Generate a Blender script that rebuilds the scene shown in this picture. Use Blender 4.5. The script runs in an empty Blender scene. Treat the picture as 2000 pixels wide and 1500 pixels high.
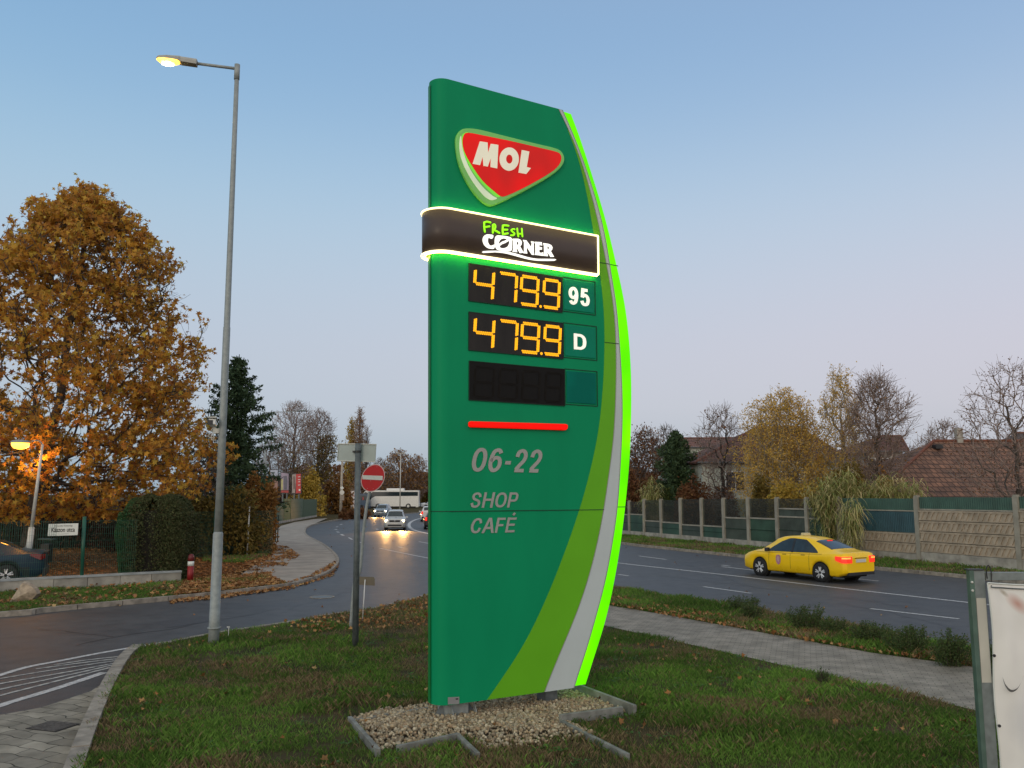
import bpy, math, random
import numpy as np
from mathutils import Vector, Matrix

# ------------------------------------------------------------------ camera, sky, sun, exposure
F_PX, HORIZON, CAM_H = 1650.0, 965.0, 3.0
PITCH = math.atan((HORIZON - 750.0) / F_PX)
sc = bpy.context.scene
cam_data = bpy.data.cameras.new('camera')
cam = bpy.data.objects.new('camera', cam_data)
sc.collection.objects.link(cam)
cam.location = (0, 0, CAM_H)
cam.rotation_euler = (math.pi / 2 + PITCH, 0, 0)
cam_data.sensor_width = 36.0
cam_data.lens = 36.0 * F_PX / 2000.0
cam_data.clip_start = 0.1
cam_data.clip_end = 5000.0
sc.camera = cam
sc.view_settings.view_transform = 'Standard'
sc.view_settings.look = 'None'
sc.view_settings.exposure = 0.0
sc.view_settings.gamma = 1.0
sc.cycles.use_denoising = True
sc.cycles.max_bounces = 6
sc.cycles.sample_clamp_indirect = 4.0

world = bpy.data.worlds.new('World')
sc.world = world
world.use_nodes = True
wn, wl = world.node_tree.nodes, world.node_tree.links
wn.clear()
w_out = wn.new('ShaderNodeOutputWorld')
w_bg = wn.new('ShaderNodeBackground')
w_tc = wn.new('ShaderNodeTexCoord')
w_sep = wn.new('ShaderNodeSeparateXYZ')
wl.new(w_tc.outputs['Generated'], w_sep.inputs[0])

def s2l(c):
    return tuple((x / 255.0 / 12.92) if x / 255.0 <= 0.04045 else ((x / 255.0 + 0.055) / 1.055) ** 2.4 for x in c)

def w_ramp(stops):
    r = wn.new('ShaderNodeValToRGB')
    r.color_ramp.interpolation = 'B_SPLINE'
    e = r.color_ramp.elements
    while len(e) > 1:
        e.remove(e[-1])
    e[0].position = stops[0][0]; e[0].color = (*stops[0][1], 1)
    for p, c in stops[1:]:
        q = e.new(p); q.color = (*c, 1)
    wl.new(w_sep.outputs['Z'], r.inputs[0])
    return r
# anti-twilight sky ahead: blue above, a pink belt over a blue-grey band at the horizon
ahead = w_ramp([(0.0, s2l((152, 172, 190))), (0.05, s2l((166, 180, 198))), (0.10, s2l((184, 190, 206))),
                (0.19, s2l((188, 193, 210))), (0.31, s2l((174, 197, 218))), (0.42, s2l((146, 180, 214))),
                (0.55, s2l((124, 162, 204))), (0.72, s2l((168, 178, 190))), (1.0, s2l((205, 202, 198)))])
behind = w_ramp([(0.0, (3.4, 2.5, 1.6)), (0.10, (3.1, 2.5, 1.8)), (0.30, (2.1, 1.9, 1.6)),
                 (0.60, (1.0, 0.98, 0.95)), (1.0, (0.62, 0.60, 0.57))])
w_az = wn.new('ShaderNodeMapRange')
w_az.inputs['From Min'].default_value = 0.1
w_az.inputs['From Max'].default_value = -0.9
w_az.interpolation_type = 'SMOOTHSTEP'
wl.new(w_sep.outputs['Y'], w_az.inputs['Value'])
w_mix = wn.new('ShaderNodeMixRGB')
wl.new(w_az.outputs[0], w_mix.inputs[0])
wl.new(ahead.outputs[0], w_mix.inputs[1])
wl.new(behind.outputs[0], w_mix.inputs[2])
SUN_EL, SUN_AZ = math.radians(4.0), math.radians(205.0)
w_sky = wn.new('ShaderNodeTexSky')
w_sky.sky_type = 'NISHITA'
w_sky.sun_disc = False
w_sky.sun_elevation = SUN_EL
w_sky.sun_rotation = SUN_AZ
w_skys = wn.new('ShaderNodeMixRGB')
w_skys.blend_type = 'ADD'
w_skys.inputs[0].default_value = 1.0
w_scl = wn.new('ShaderNodeMixRGB')
w_scl.blend_type = 'MULTIPLY'
w_scl.inputs[0].default_value = 1.0
w_scl.inputs[2].default_value = (0.02, 0.02, 0.02, 1)
wl.new(w_sky.outputs[0], w_scl.inputs[1])
wl.new(w_mix.outputs[0], w_skys.inputs[1])
wl.new(w_scl.outputs[0], w_skys.inputs[2])
# the blue belt is paler on the right
w_tint = wn.new('ShaderNodeMixRGB')
w_tint.blend_type = 'MULTIPLY'
w_tint.inputs[2].default_value = (1.20, 1.02, 1.0, 1)
w_tint0 = wn.new('ShaderNodeMixRGB'); w_tint0.blend_type = 'MULTIPLY'; w_tint0.inputs[0].default_value = 1.0; w_tint0.inputs[2].default_value = (0.93, 1.0, 1.0, 1)
wl.new(w_skys.outputs[0], w_tint0.inputs[1])
w_x = wn.new('ShaderNodeMapRange')
w_x.inputs['From Min'].default_value = -0.5
w_x.inputs['From Max'].default_value = 0.55
wl.new(w_sep.outputs['X'], w_x.inputs['Value'])
wl.new(w_x.outputs[0], w_tint.inputs[0])
wl.new(w_tint0.outputs[0], w_tint.inputs[1])
wl.new(w_tint.outputs[0], w_bg.inputs['Color'])
w_bg.inputs['Strength'].default_value = 1.0
wl.new(w_bg.outputs[0], w_out.inputs['Surface'])

sun_data = bpy.data.lights.new('sun', 'SUN')
sun_data.energy = 0.5
sun_data.angle = math.radians(20.0)
sun_data.color = (1.0, 0.80, 0.62)
sun = bpy.data.objects.new('sun', sun_data)
sc.collection.objects.link(sun)
_d = Vector((math.sin(SUN_AZ) * math.cos(SUN_EL), math.cos(SUN_AZ) * math.cos(SUN_EL), math.sin(SUN_EL) + 0.15))
sun.rotation_euler = _d.to_track_quat('Z', 'Y').to_euler()

# ------------------------------------------------------------------ pixel rays (photograph pixels, 2000 x 1500)
CP, SP = math.cos(PITCH), math.sin(PITCH)

def ray(px, py):
    x = (px - 1000.0) / F_PX
    y = (750.0 - py) / F_PX
    return Vector((x, CP - y * SP, SP + y * CP))

def G(px, py, z=0.0):
    d = ray(px, py)
    t = (z - CAM_H) / d.z
    return Vector((d.x * t, d.y * t, z))

def at(px, py, Y):
    d = ray(px, py)
    t = Y / d.y
    return Vector((d.x * t, Y, CAM_H + d.z * t))

def to_px(p):
    p = Vector(p) - Vector((0, 0, CAM_H))
    f = p.y * CP + p.z * SP
    u = -p.y * SP + p.z * CP
    return (1000 + F_PX * p.x / f, 750 - F_PX * u / f)

# ------------------------------------------------------------------ objects and tags
COL = sc.collection

def tag(o, label=None, cat=None, group=None, kind=None):
    if label: o['label'] = label
    if cat: o['category'] = cat
    if group: o['group'] = group
    if kind: o['kind'] = kind
    return o

def empty(name, loc=(0, 0, 0), rz=0.0, label=None, cat=None, group=None):
    o = bpy.data.objects.new(name, None)
    o.location = loc
    o.rotation_euler = (0, 0, rz)
    o.empty_display_size = 0.2
    COL.objects.link(o)
    return tag(o, label, cat, group)

def link(name, me, mat=None, parent=None, smooth=False, world_coords=False):
    o = bpy.data.objects.new(name, me)
    COL.objects.link(o)
    if mat is not None:
        me.materials.append(mat)
    if smooth:
        me.polygons.foreach_set('use_smooth', [len(p.vertices) <= 4 for p in me.polygons])
    if parent is not None:
        o.parent = parent
        if world_coords:
            bpy_update_parent(o, parent)
    return o

def bpy_update_parent(o, parent):
    m = Matrix.Identity(4)
    chain = []
    p = parent
    while p is not None:
        chain.append(p)
        p = p.parent
    for q in reversed(chain):
        m = m @ q.matrix_parent_inverse @ q.matrix_basis
    o.matrix_parent_inverse = m.inverted()

class MB:
    """collects shapes for one mesh"""
    def __init__(self):
        self.v, self.f = [], []
    def add(self, vs, fs):
        b = len(self.v)
        self.v += [tuple(p) for p in vs]
        self.f += [tuple(i + b for i in f) for f in fs]
        return self
    def box(self, c, s, rz=0.0, rx=0.0, ry=0.0):
        m = Matrix.Rotation(rz, 3, 'Z') @ Matrix.Rotation(ry, 3, 'Y') @ Matrix.Rotation(rx, 3, 'X')
        vs = [Vector(c) + m @ Vector((sx * s[0] / 2, sy * s[1] / 2, sz * s[2] / 2)) for sx in (-1, 1) for sy in (-1, 1) for sz in (-1, 1)]
        return self.add(vs, [(0, 1, 3, 2), (4, 6, 7, 5), (0, 4, 5, 1), (2, 3, 7, 6), (0, 2, 6, 4), (1, 5, 7, 3)])
    def prism(self, pts, off):
        """polygon pts extruded by the vector off"""
        n = len(pts); off = Vector(off)
        vs = [Vector(p) for p in pts] + [Vector(p) + off for p in pts]
        fs = [tuple(range(n))[::-1], tuple(range(n, 2 * n))] + [(i, (i + 1) % n, n + (i + 1) % n, n + i) for i in range(n)]
        return self.add(vs, fs)
    def tube(self, path, r, n=8, caps=True):
        path = [Vector(p) for p in path]
        rs = r if isinstance(r, (list, tuple)) else [r] * len(path)
        vs, fs = [], []
        up = None
        for i, p in enumerate(path):
            t = (path[min(i + 1, len(path) - 1)] - path[max(i - 1, 0)]).normalized()
            if up is None or abs(up.dot(t)) > 0.95:
                up = Vector((0, 0, 1)) if abs(t.z) < 0.9 else Vector((0, 1, 0))
            a = t.cross(up).normalized(); b = a.cross(t).normalized(); up = b
            for k in range(n):
                an = 2 * math.pi * k / n
                vs.append(p + (a * math.cos(an) + b * math.sin(an)) * rs[i])
        for i in range(len(path) - 1):
            for k in range(n):
                k2 = (k + 1) % n
                fs.append((i * n + k, i * n + k2, (i + 1) * n + k2, (i + 1) * n + k))
        if caps:
            fs.append(tuple(range(n))[::-1]); fs.append(tuple(range((len(path) - 1) * n, len(path) * n)))
        return self.add(vs, fs)
    def lathe(self, prof, c=(0, 0, 0), n=16, axis='Z'):
        """profile of (radius, height) turned round an axis through c"""
        vs, fs = [], []
        for r, h in prof:
            for k in range(n):
                an = 2 * math.pi * k / n
                q = (r * math.cos(an), r * math.sin(an), h)
                if axis == 'Y': q = (q[0], q[2], q[1])
                vs.append(Vector(c) + Vector(q))
        for i in range(len(prof) - 1):
            for k in range(n):
                k2 = (k + 1) % n
                fs.append((i * n + k, i * n + k2, (i + 1) * n + k2, (i + 1) * n + k))
        fs.append(tuple(range(n))[::-1]); fs.append(tuple(range((len(prof) - 1) * n, len(prof) * n)))
        return self.add(vs, fs)
    def grid(self, rows):
        """rows of equally many points"""
        n = len(rows[0]); vs = [p for r in rows for p in r]
        fs = [(i * n + k, i * n + k + 1, (i + 1) * n + k + 1, (i + 1) * n + k) for i in range(len(rows) - 1) for k in range(n - 1)]
        return self.add(vs, fs)
    def build(self, name, mat, parent=None, smooth=False, world_coords=False, bevel=0.0):
        me = bpy.data.meshes.new(name)
        me.from_pydata(self.v, [], self.f)
        me.validate()
        me.update()
        o = link(name, me, mat, parent, smooth, world_coords)
        if bevel:
            b = o.modifiers.new('bevel', 'BEVEL'); b.width = bevel; b.segments = 2; b.limit_method = 'ANGLE'
        return o

def fast_mesh(name, verts, faces, mat, parent=None, smooth=False, cols=None, world_coords=False):
    """verts (N,3), faces (M,K) numpy arrays; cols (N,3) point colours"""
    me = bpy.data.meshes.new(name)
    verts = np.asarray(verts, dtype=np.float32); faces = np.asarray(faces, dtype=np.int32)
    me.vertices.add(len(verts)); me.vertices.foreach_set('co', verts.ravel())
    k = faces.shape[1]
    me.loops.add(faces.size); me.loops.foreach_set('vertex_index', faces.ravel())
    me.polygons.add(len(faces))
    me.polygons.foreach_set('loop_start', np.arange(0, faces.size, k, dtype=np.int32))
    me.polygons.foreach_set('loop_total', np.full(len(faces), k, dtype=np.int32))
    me.update(calc_edges=True)
    if cols is not None:
        a = me.color_attributes.new('Col', 'FLOAT_COLOR', 'POINT')
        c4 = np.ones((len(verts), 4), dtype=np.float32); c4[:, :3] = cols
        a.data.foreach_set('color', c4.ravel())
    return link(name, me, mat, parent, smooth, world_coords)

def in_poly(x, y, poly):
    poly = np.asarray([(p[0], p[1]) for p in poly]); inside = np.zeros(len(x), bool)
    j = len(poly) - 1
    for i in range(len(poly)):
        xi, yi = poly[i]; xj, yj = poly[j]
        c = ((yi > y) != (yj > y)) & (x < (xj - xi) * (y - yi) / (yj - yi + 1e-12) + xi)
        inside ^= c
        j = i
    return inside

def vnoise(x, y, scale, seed=0):
    """smooth value noise, 0..1"""
    rs = np.random.RandomState(seed); t = rs.rand(256, 256)
    fx, fy = x / scale, y / scale
    ix, iy = np.floor(fx).astype(int), np.floor(fy).astype(int)
    ux, uy = fx - ix, fy - iy
    ux, uy = ux * ux * (3 - 2 * ux), uy * uy * (3 - 2 * uy)
    g = lambda a, b: t[a % 256, b % 256]
    return (g(ix, iy) * (1 - ux) + g(ix + 1, iy) * ux) * (1 - uy) + (g(ix, iy + 1) * (1 - ux) + g(ix + 1, iy + 1) * ux) * uy

# ------------------------------------------------------------------ materials
def new_mat(name):
    m = bpy.data.materials.new(name); m.use_nodes = True
    nt = m.node_tree; b = nt.nodes['Principled BSDF']
    return m, nt, b

def ramp(nt, stops, interp='LINEAR'):
    r = nt.nodes.new('ShaderNodeValToRGB'); e = r.color_ramp.elements
    r.color_ramp.interpolation = interp
    while len(e) > 1: e.remove(e[-1])
    e[0].position = stops[0][0]; e[0].color = (*stops[0][1], 1)
    for p, c in stops[1:]:
        q = e.new(p); q.color = (*c, 1)
    return r

def mat(name, col, rough=0.6, metal=0.0, var=0.15, scale=4.0, bump=0.0, bscale=60.0, col2=None, spec=0.5, coat=0.0, emit=None, estr=0.0, stretch=None, detail=6.0):
    """a painted or plain surface with a little wear: colour noise, roughness noise, fine bump"""
    m, nt, b = new_mat(name)
    tc = nt.nodes.new('ShaderNodeTexCoord'); src = tc.outputs['Object']
    if stretch:
        mp = nt.nodes.new('ShaderNodeMapping'); mp.inputs['Scale'].default_value = stretch
        nt.links.new(src, mp.inputs[0]); src = mp.outputs[0]
    n = nt.nodes.new('ShaderNodeTexNoise'); n.inputs['Scale'].default_value = scale; n.inputs['Detail'].default_value = detail
    nt.links.new(src, n.inputs['Vector'])
    c2 = col2 if col2 else tuple(c * (1 - var) for c in col)
    c1 = col if col2 else tuple(min(1, c * (1 + var * 0.6)) for c in col)
    r = ramp(nt, [(0.35, c2), (0.65, c1)])
    nt.links.new(n.outputs[0], r.inputs[0]); nt.links.new(r.outputs[0], b.inputs['Base Color'])
    rr = nt.nodes.new('ShaderNodeMapRange'); rr.inputs['To Min'].default_value = max(0.02, rough - 0.08); rr.inputs['To Max'].default_value = min(1, rough + 0.08)
    nt.links.new(n.outputs[0], rr.inputs['Value']); nt.links.new(rr.outputs[0], b.inputs['Roughness'])
    b.inputs['Metallic'].default_value = metal
    b.inputs['Specular IOR Level'].default_value = spec
    b.inputs['Coat Weight'].default_value = coat
    if emit:
        b.inputs['Emission Color'].default_value = (*emit, 1); b.inputs['Emission Strength'].default_value = estr
    if bump:
        n2 = nt.nodes.new('ShaderNodeTexNoise'); n2.inputs['Scale'].default_value = bscale; n2.inputs['Detail'].default_value = 4
        nt.links.new(src, n2.inputs['Vector'])
        bp = nt.nodes.new('ShaderNodeBump'); bp.inputs['Strength'].default_value = bump; bp.inputs['Distance'].default_value = 0.02
        nt.links.new(n2.outputs[0], bp.inputs['Height']); nt.links.new(bp.outputs[0], b.inputs['Normal'])
    return m

def leaf_mat(name, cols, rough=0.7, trans=0.25, attr=False):
    """each loose leaf takes its own colour"""
    m, nt, b = new_mat(name)
    if attr:
        a = nt.nodes.new('ShaderNodeAttribute'); a.attribute_name = 'Col'; src = a.outputs['Color']
    else:
        g = nt.nodes.new('ShaderNodeNewGeometry')
        r = ramp(nt, [(i / max(1, len(cols) - 1), c) for i, c in enumerate(cols)])
        nt.links.new(g.outputs['Random Per Island'], r.inputs[0]); src = r.outputs[0]
    nt.links.new(src, b.inputs['Base Color'])
    b.inputs['Roughness'].default_value = rough
    b.inputs['Specular IOR Level'].default_value = 0.25
    t = nt.nodes.new('ShaderNodeBsdfTranslucent'); nt.links.new(src, t.inputs['Color'])
    mx = nt.nodes.new('ShaderNodeMixShader'); mx.inputs[0].default_value = trans
    nt.links.new(b.outputs[0], mx.inputs[1]); nt.links.new(t.outputs[0], mx.inputs[2])
    nt.links.new(mx.outputs[0], nt.nodes['Material Output'].inputs[0])
    return m

def glow(name, col, strength, base=(0.02, 0.02, 0.02)):
    return mat(name, base if base else col, 0.4, var=0.02, emit=col, estr=strength)

def glass(name, col=(0.02, 0.03, 0.035), rough=0.06):
    return mat(name, col, rough, var=0.3, spec=0.6)

# asphalt: aggregate speckle, worn tracks, damp sheen
def asphalt_mat():
    m, nt, b = new_mat('asphalt')
    L = nt.links.new; N = nt.nodes.new
    tc = N('ShaderNodeTexCoord')
    n1 = N('ShaderNodeTexNoise'); n1.inputs['Scale'].default_value = 0.35; n1.inputs['Detail'].default_value = 5
    n2 = N('ShaderNodeTexNoise'); n2.inputs['Scale'].default_value = 45; n2.inputs['Detail'].default_value = 3
    n3 = N('ShaderNodeTexNoise'); n3.inputs['Scale'].default_value = 2.2; n3.inputs['Detail'].default_value = 6
    for n in (n1, n2, n3): L(tc.outputs['Object'], n.inputs['Vector'])
    r1 = ramp(nt, [(0.3, (0.052, 0.053, 0.056)), (0.7, (0.076, 0.077, 0.079))])
    L(n1.outputs[0], r1.inputs[0])
    r2 = ramp(nt, [(0.35, (0.72, 0.72, 0.72)), (0.6, (1.05, 1.05, 1.05)), (0.75, (1.5, 1.5, 1.5))])
    L(n2.outputs[0], r2.inputs[0])
    mu = N('ShaderNodeMixRGB'); mu.blend_type = 'MULTIPLY'; mu.inputs[0].default_value = 1
    L(r1.outputs[0], mu.inputs[1]); L(r2.outputs[0], mu.inputs[2])
    r3 = ramp(nt, [(0.3, (0.72, 0.72, 0.72)), (0.5, (1.0, 1.0, 1.0)), (0.72, (1.18, 1.17, 1.15))])
    L(n3.outputs[0], r3.inputs[0])
    m2 = N('ShaderNodeMixRGB'); m2.blend_type = 'MULTIPLY'; m2.inputs[0].default_value = 1
    L(mu.outputs[0], m2.inputs[1]); L(r3.outputs[0], m2.inputs[2])
    L(m2.outputs[0], b.inputs['Base Color'])
    rr = N('ShaderNodeMapRange'); rr.inputs['To Min'].default_value = 0.44; rr.inputs['To Max'].default_value = 0.64
    L(n1.outputs[0], rr.inputs['Value']); L(rr.outputs[0], b.inputs['Roughness'])
    b.inputs['Specular IOR Level'].default_value = 0.35
    bp = N('ShaderNodeBump'); bp.inputs['Strength'].default_value = 0.25; bp.inputs['Distance'].default_value = 0.01
    L(n2.outputs[0], bp.inputs['Height']); L(bp.outputs[0], b.inputs['Normal'])
    return m

def paver_mat(name, c1, c2, mortar, sx, sy, rot=0.0, bump=0.4, warp=0.02):
    m, nt, b = new_mat(name)
    L = nt.links.new; N = nt.nodes.new
    tc = N('ShaderNodeTexCoord'); mp = N('ShaderNodeMapping'); mp.inputs['Rotation'].default_value = (0, 0, rot)
    nd = N('ShaderNodeTexNoise'); nd.inputs['Scale'].default_value = 2.2; L(tc.outputs['Object'], nd.inputs['Vector'])
    vs_ = N('ShaderNodeVectorMath'); vs_.operation = 'MULTIPLY_ADD'; vs_.inputs[1].default_value = (warp, warp, 0); L(nd.outputs['Color'], vs_.inputs[0]); L(tc.outputs['Object'], vs_.inputs[2])
    L(vs_.outputs[0], mp.inputs[0])
    br = N('ShaderNodeTexBrick'); br.inputs['Scale'].default_value = 1.0
    br.inputs['Brick Width'].default_value = sx; br.inputs['Row Height'].default_value = sy
    br.inputs['Mortar Size'].default_value = 0.006; br.inputs['Mortar Smooth'].default_value = 0.3
    br.inputs['Color1'].default_value = (*c1, 1); br.inputs['Color2'].default_value = (*c2, 1); br.inputs['Mortar'].default_value = (*mortar, 1)
    L(mp.outputs[0], br.inputs['Vector'])
    n = N('ShaderNodeTexNoise'); n.inputs['Scale'].default_value = 3; n.inputs['Detail'].default_value = 8
    L(tc.outputs['Object'], n.inputs['Vector'])
    r = ramp(nt, [(0.3, (0.62, 0.62, 0.6)), (0.65, (1.1, 1.1, 1.1))]); L(n.outputs[0], r.inputs[0])
    mu = N('ShaderNodeMixRGB'); mu.blend_type = 'MULTIPLY'; mu.inputs[0].default_value = 1
    L(br.outputs[0], mu.inputs[1]); L(r.outputs[0], mu.inputs[2]); L(mu.outputs[0], b.inputs['Base Color'])
    b.inputs['Roughness'].default_value = 0.8; b.inputs['Specular IOR Level'].default_value = 0.3
    bp = N('ShaderNodeBump'); bp.inputs['Strength'].default_value = bump; bp.inputs['Distance'].default_value = 0.02; bp.invert = True
    ad = N('ShaderNodeMath'); ad.operation = 'ADD'; L(br.outputs['Fac'], ad.inputs[0])
    n2 = N('ShaderNodeTexNoise'); n2.inputs['Scale'].default_value = 40; L(tc.outputs['Object'], n2.inputs['Vector'])
    ml = N('ShaderNodeMath'); ml.operation = 'MULTIPLY'; ml.inputs[1].default_value = 0.4; L(n2.outputs[0], ml.inputs[0]); L(ml.outputs[0], ad.inputs[1])
    L(ad.outputs[0], bp.inputs['Height']); L(bp.outputs[0], b.inputs['Normal'])
    return m

def soil_mat(name, stops, scale=1.5):
    m, nt, b = new_mat(name)
    L = nt.links.new; N = nt.nodes.new
    tc = N('ShaderNodeTexCoord')
    n = N('ShaderNodeTexNoise'); n.inputs['Scale'].default_value = scale; n.inputs['Detail'].default_value = 10; n.inputs['Roughness'].default_value = 0.7
    L(tc.outputs['Object'], n.inputs['Vector'])
    r = ramp(nt, stops); L(n.outputs[0], r.inputs[0]); L(r.outputs[0], b.inputs['Base Color'])
    b.inputs['Roughness'].default_value = 0.95; b.inputs['Specular IOR Level'].default_value = 0.1
    n2 = N('ShaderNodeTexNoise'); n2.inputs['Scale'].default_value = 25; n2.inputs['Detail'].default_value = 6; L(tc.outputs['Object'], n2.inputs['Vector'])
    bp = N('ShaderNodeBump'); bp.inputs['Strength'].default_value = 0.8; bp.inputs['Distance'].default_value = 0.04
    L(n2.outputs[0], bp.inputs['Height']); L(bp.outputs[0], b.inputs['Normal'])
    return m

M = {}
M['asphalt'] = asphalt_mat()
M['soil'] = soil_mat('soil', [(0.3, (0.030, 0.034, 0.014)), (0.5, (0.062, 0.052, 0.026)), (0.7, (0.11, 0.080, 0.048))])
M['ground'] = soil_mat('ground_grass', [(0.3, (0.035, 0.040, 0.014)), (0.5, (0.070, 0.055, 0.022)), (0.7, (0.11, 0.07, 0.03))], 0.6)
M['litter'] = soil_mat('leaf_litter', [(0.3, (0.04, 0.035, 0.012)), (0.5, (0.13, 0.055, 0.016)), (0.7, (0.20, 0.09, 0.025))], 2.5)
M['path'] = paver_mat('path_pavers', (0.31, 0.275, 0.225), (0.26, 0.235, 0.195), (0.14, 0.125, 0.095), 0.20, 0.10, 0.33)
M['paving'] = paver_mat('old_paving', (0.33, 0.30, 0.24), (0.17, 0.155, 0.125), (0.035, 0.035, 0.022), 0.46, 0.24, 0.42, 1.0, 0.28)
M['pave_plain'] = mat('old_concrete_path', (0.31, 0.275, 0.23), 0.85, var=0.22, scale=1.3, bump=0.3)
M['kerb'] = mat('kerb_concrete', (0.28, 0.25, 0.205), 0.85, var=0.35, scale=5, bump=0.5)
M['concrete'] = mat('concrete', (0.30, 0.29, 0.25), 0.85, var=0.25, scale=2.5, bump=0.4)
M['concrete_pale'] = mat('pale_concrete', (0.36, 0.34, 0.29), 0.85, var=0.3, scale=2.5, bump=0.4)
M['line'] = mat('road_paint', (0.60, 0.60, 0.58), 0.6, scale=14, col2=(0.30, 0.30, 0.30), detail=10)
M['line_worn'] = mat('worn_road_paint', (0.50, 0.50, 0.46), 0.6, scale=9, col2=(0.16, 0.16, 0.16), detail=10)
M['galv'] = mat('galvanised_steel', (0.27, 0.30, 0.295), 0.55, metal=0.15, scale=12, var=0.14, bump=0.05)
M['galv_dark'] = mat('dull_steel', (0.12, 0.14, 0.145), 0.55, metal=0.2, scale=10, var=0.25)
M['galv_pale'] = mat('pale_steel', (0.55, 0.55, 0.50), 0.55, metal=0.1, scale=6, var=0.12)
M['black'] = mat('black_rubber', (0.012, 0.012, 0.013), 0.75, var=0.3)
M['dark'] = mat('dark_plastic', (0.02, 0.02, 0.022), 0.5, var=0.3)
M['white'] = mat('white_paint', (0.72, 0.72, 0.70), 0.4, var=0.06)
M['rim'] = mat('alloy', (0.60, 0.61, 0.62), 0.35, metal=0.35, var=0.1)
M['bark'] = mat('bark', (0.085, 0.068, 0.055), 0.95, scale=9, var=0.45, bump=0.8, bscale=25)
M['bark_dark'] = mat('dark_bark', (0.035, 0.028, 0.024), 0.95, scale=9, var=0.45)
M['bark_grey'] = mat('grey_bark', (0.13, 0.105, 0.09), 0.95, scale=9, var=0.4)
M['bark_birch'] = mat('birch_bark', (0.32, 0.28, 0.22), 0.9, scale=6, var=0.5)
M['green_metal'] = mat('green_powder_coat', (0.012, 0.10, 0.062), 0.45, var=0.15)
# ------------------------------------------------------------------ ground, roads, paths
def struct(o, label=None, cat=None):
    return tag(o, label, cat, None, 'structure')

def sheet(name, pts, mat_, thick=0.0, z=None):
    b = MB(); pts = [Vector(p) for p in pts]
    b.add(pts, [tuple(range(len(pts)))])
    o = b.build(name, mat_)
    # normals up
    if o.data.polygons[0].normal.z < 0: o.data.flip_normals()
    return struct(o)

LAWN_Z = 0.11
b = MB(); b.add([(-2500, -60, -0.012), (2500, -60, -0.012), (2500, 3500, -0.012), (-2500, 3500, -0.012)], [(0, 1, 2, 3)])
struct(b.build('ground', M['ground']))

far_left_kerb = [(0, 1205), (80, 1197), (150, 1190), (300, 1176), (430, 1163), (560, 1147), (610, 1134), (642, 1120), (658, 1103), (654, 1087), (630, 1066), (604, 1052), (595, 1043), (597, 1033), (612, 1026), (650, 1018), (700, 1011), (760, 1006), (835, 1001)]
far_right_kerb = [(950, 1012), (1080, 1040), (1215, 1063), (1300, 1073), (1460, 1090), (1700, 1112), (1900, 1131), (2100, 1151)]
near_kerb = [(1900, 1275), (1700, 1238), (1500, 1202), (1300, 1168), (1200, 1151), (1100, 1143), (1000, 1147), (900, 1157), (835, 1168), (790, 1180), (720, 1197), (640, 1208), (560, 1223), (430, 1243), (330, 1263), (262, 1277)]
left_near = [(240, 1300), (205, 1332), (178, 1350), (82, 1382), (0, 1397)]
road_pts = [G(-900, 1252)] + [G(*p) for p in far_left_kerb + far_right_kerb] + [G(2600, 1200), G(2700, 1430), G(2200, 1330)] + [G(*p) for p in near_kerb + left_near] + [G(-300, 1440), G(-1500, 1500)]
sheet('road', road_pts, M['asphalt'])

# old paving where the camera's side begins
pav = [(p.x, p.y, 0.004) for p in [G(-300, 1440), G(0, 1397), G(82, 1382), G(178, 1350), G(205, 1332), G(190, 1400), G(140, 1500), G(100, 1620), G(-600, 1620)]]
sheet('old_pavement', pav, M['paving'])

def ribbon(pts, w, z0, z1=None):
    """flat or raised band along a polyline of ground points; returns MB"""
    pts = [Vector((p[0], p[1], 0)) for p in pts]
    b = MB(); L_, R_ = [], []
    for i, p in enumerate(pts):
        t = (pts[min(i + 1, len(pts) - 1)] - pts[max(0, i - 1)]).normalized()
        n = Vector((-t.y, t.x, 0))
        L_.append(p + n * w / 2); R_.append(p - n * w / 2)
    if z1 is None:
        b.grid([[Vector((q.x, q.y, z0)) for q in r] for r in (R_, L_)])
    else:
        rows = [[Vector((q.x, q.y, z)) for q in r] for r, z in ((R_, z0), (R_, z1), (L_, z1), (L_, z0))]
        b.grid(rows)
        n = len(pts)
        b.add([rows[k][i] for k in range(4) for i in (0, -1)], [(0, 2, 4, 6), (1, 7, 5, 3)])
    return b

def smooth_line(pts, n=6):
    """Catmull-Rom through world points"""
    pts = [Vector(p) for p in pts]; out = []
    for i in range(len(pts) - 1):
        p0, p1, p2, p3 = pts[max(0, i - 1)], pts[i], pts[i + 1], pts[min(len(pts) - 1, i + 2)]
        for k in range(n):
            t = k / n
            out.append(0.5 * ((2 * p1) + (p2 - p0) * t + (2 * p0 - 5 * p1 + 4 * p2 - p3) * t * t + (3 * p1 - p0 - 3 * p2 + p3) * t ** 3))
    out.append(pts[-1]); return out

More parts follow.
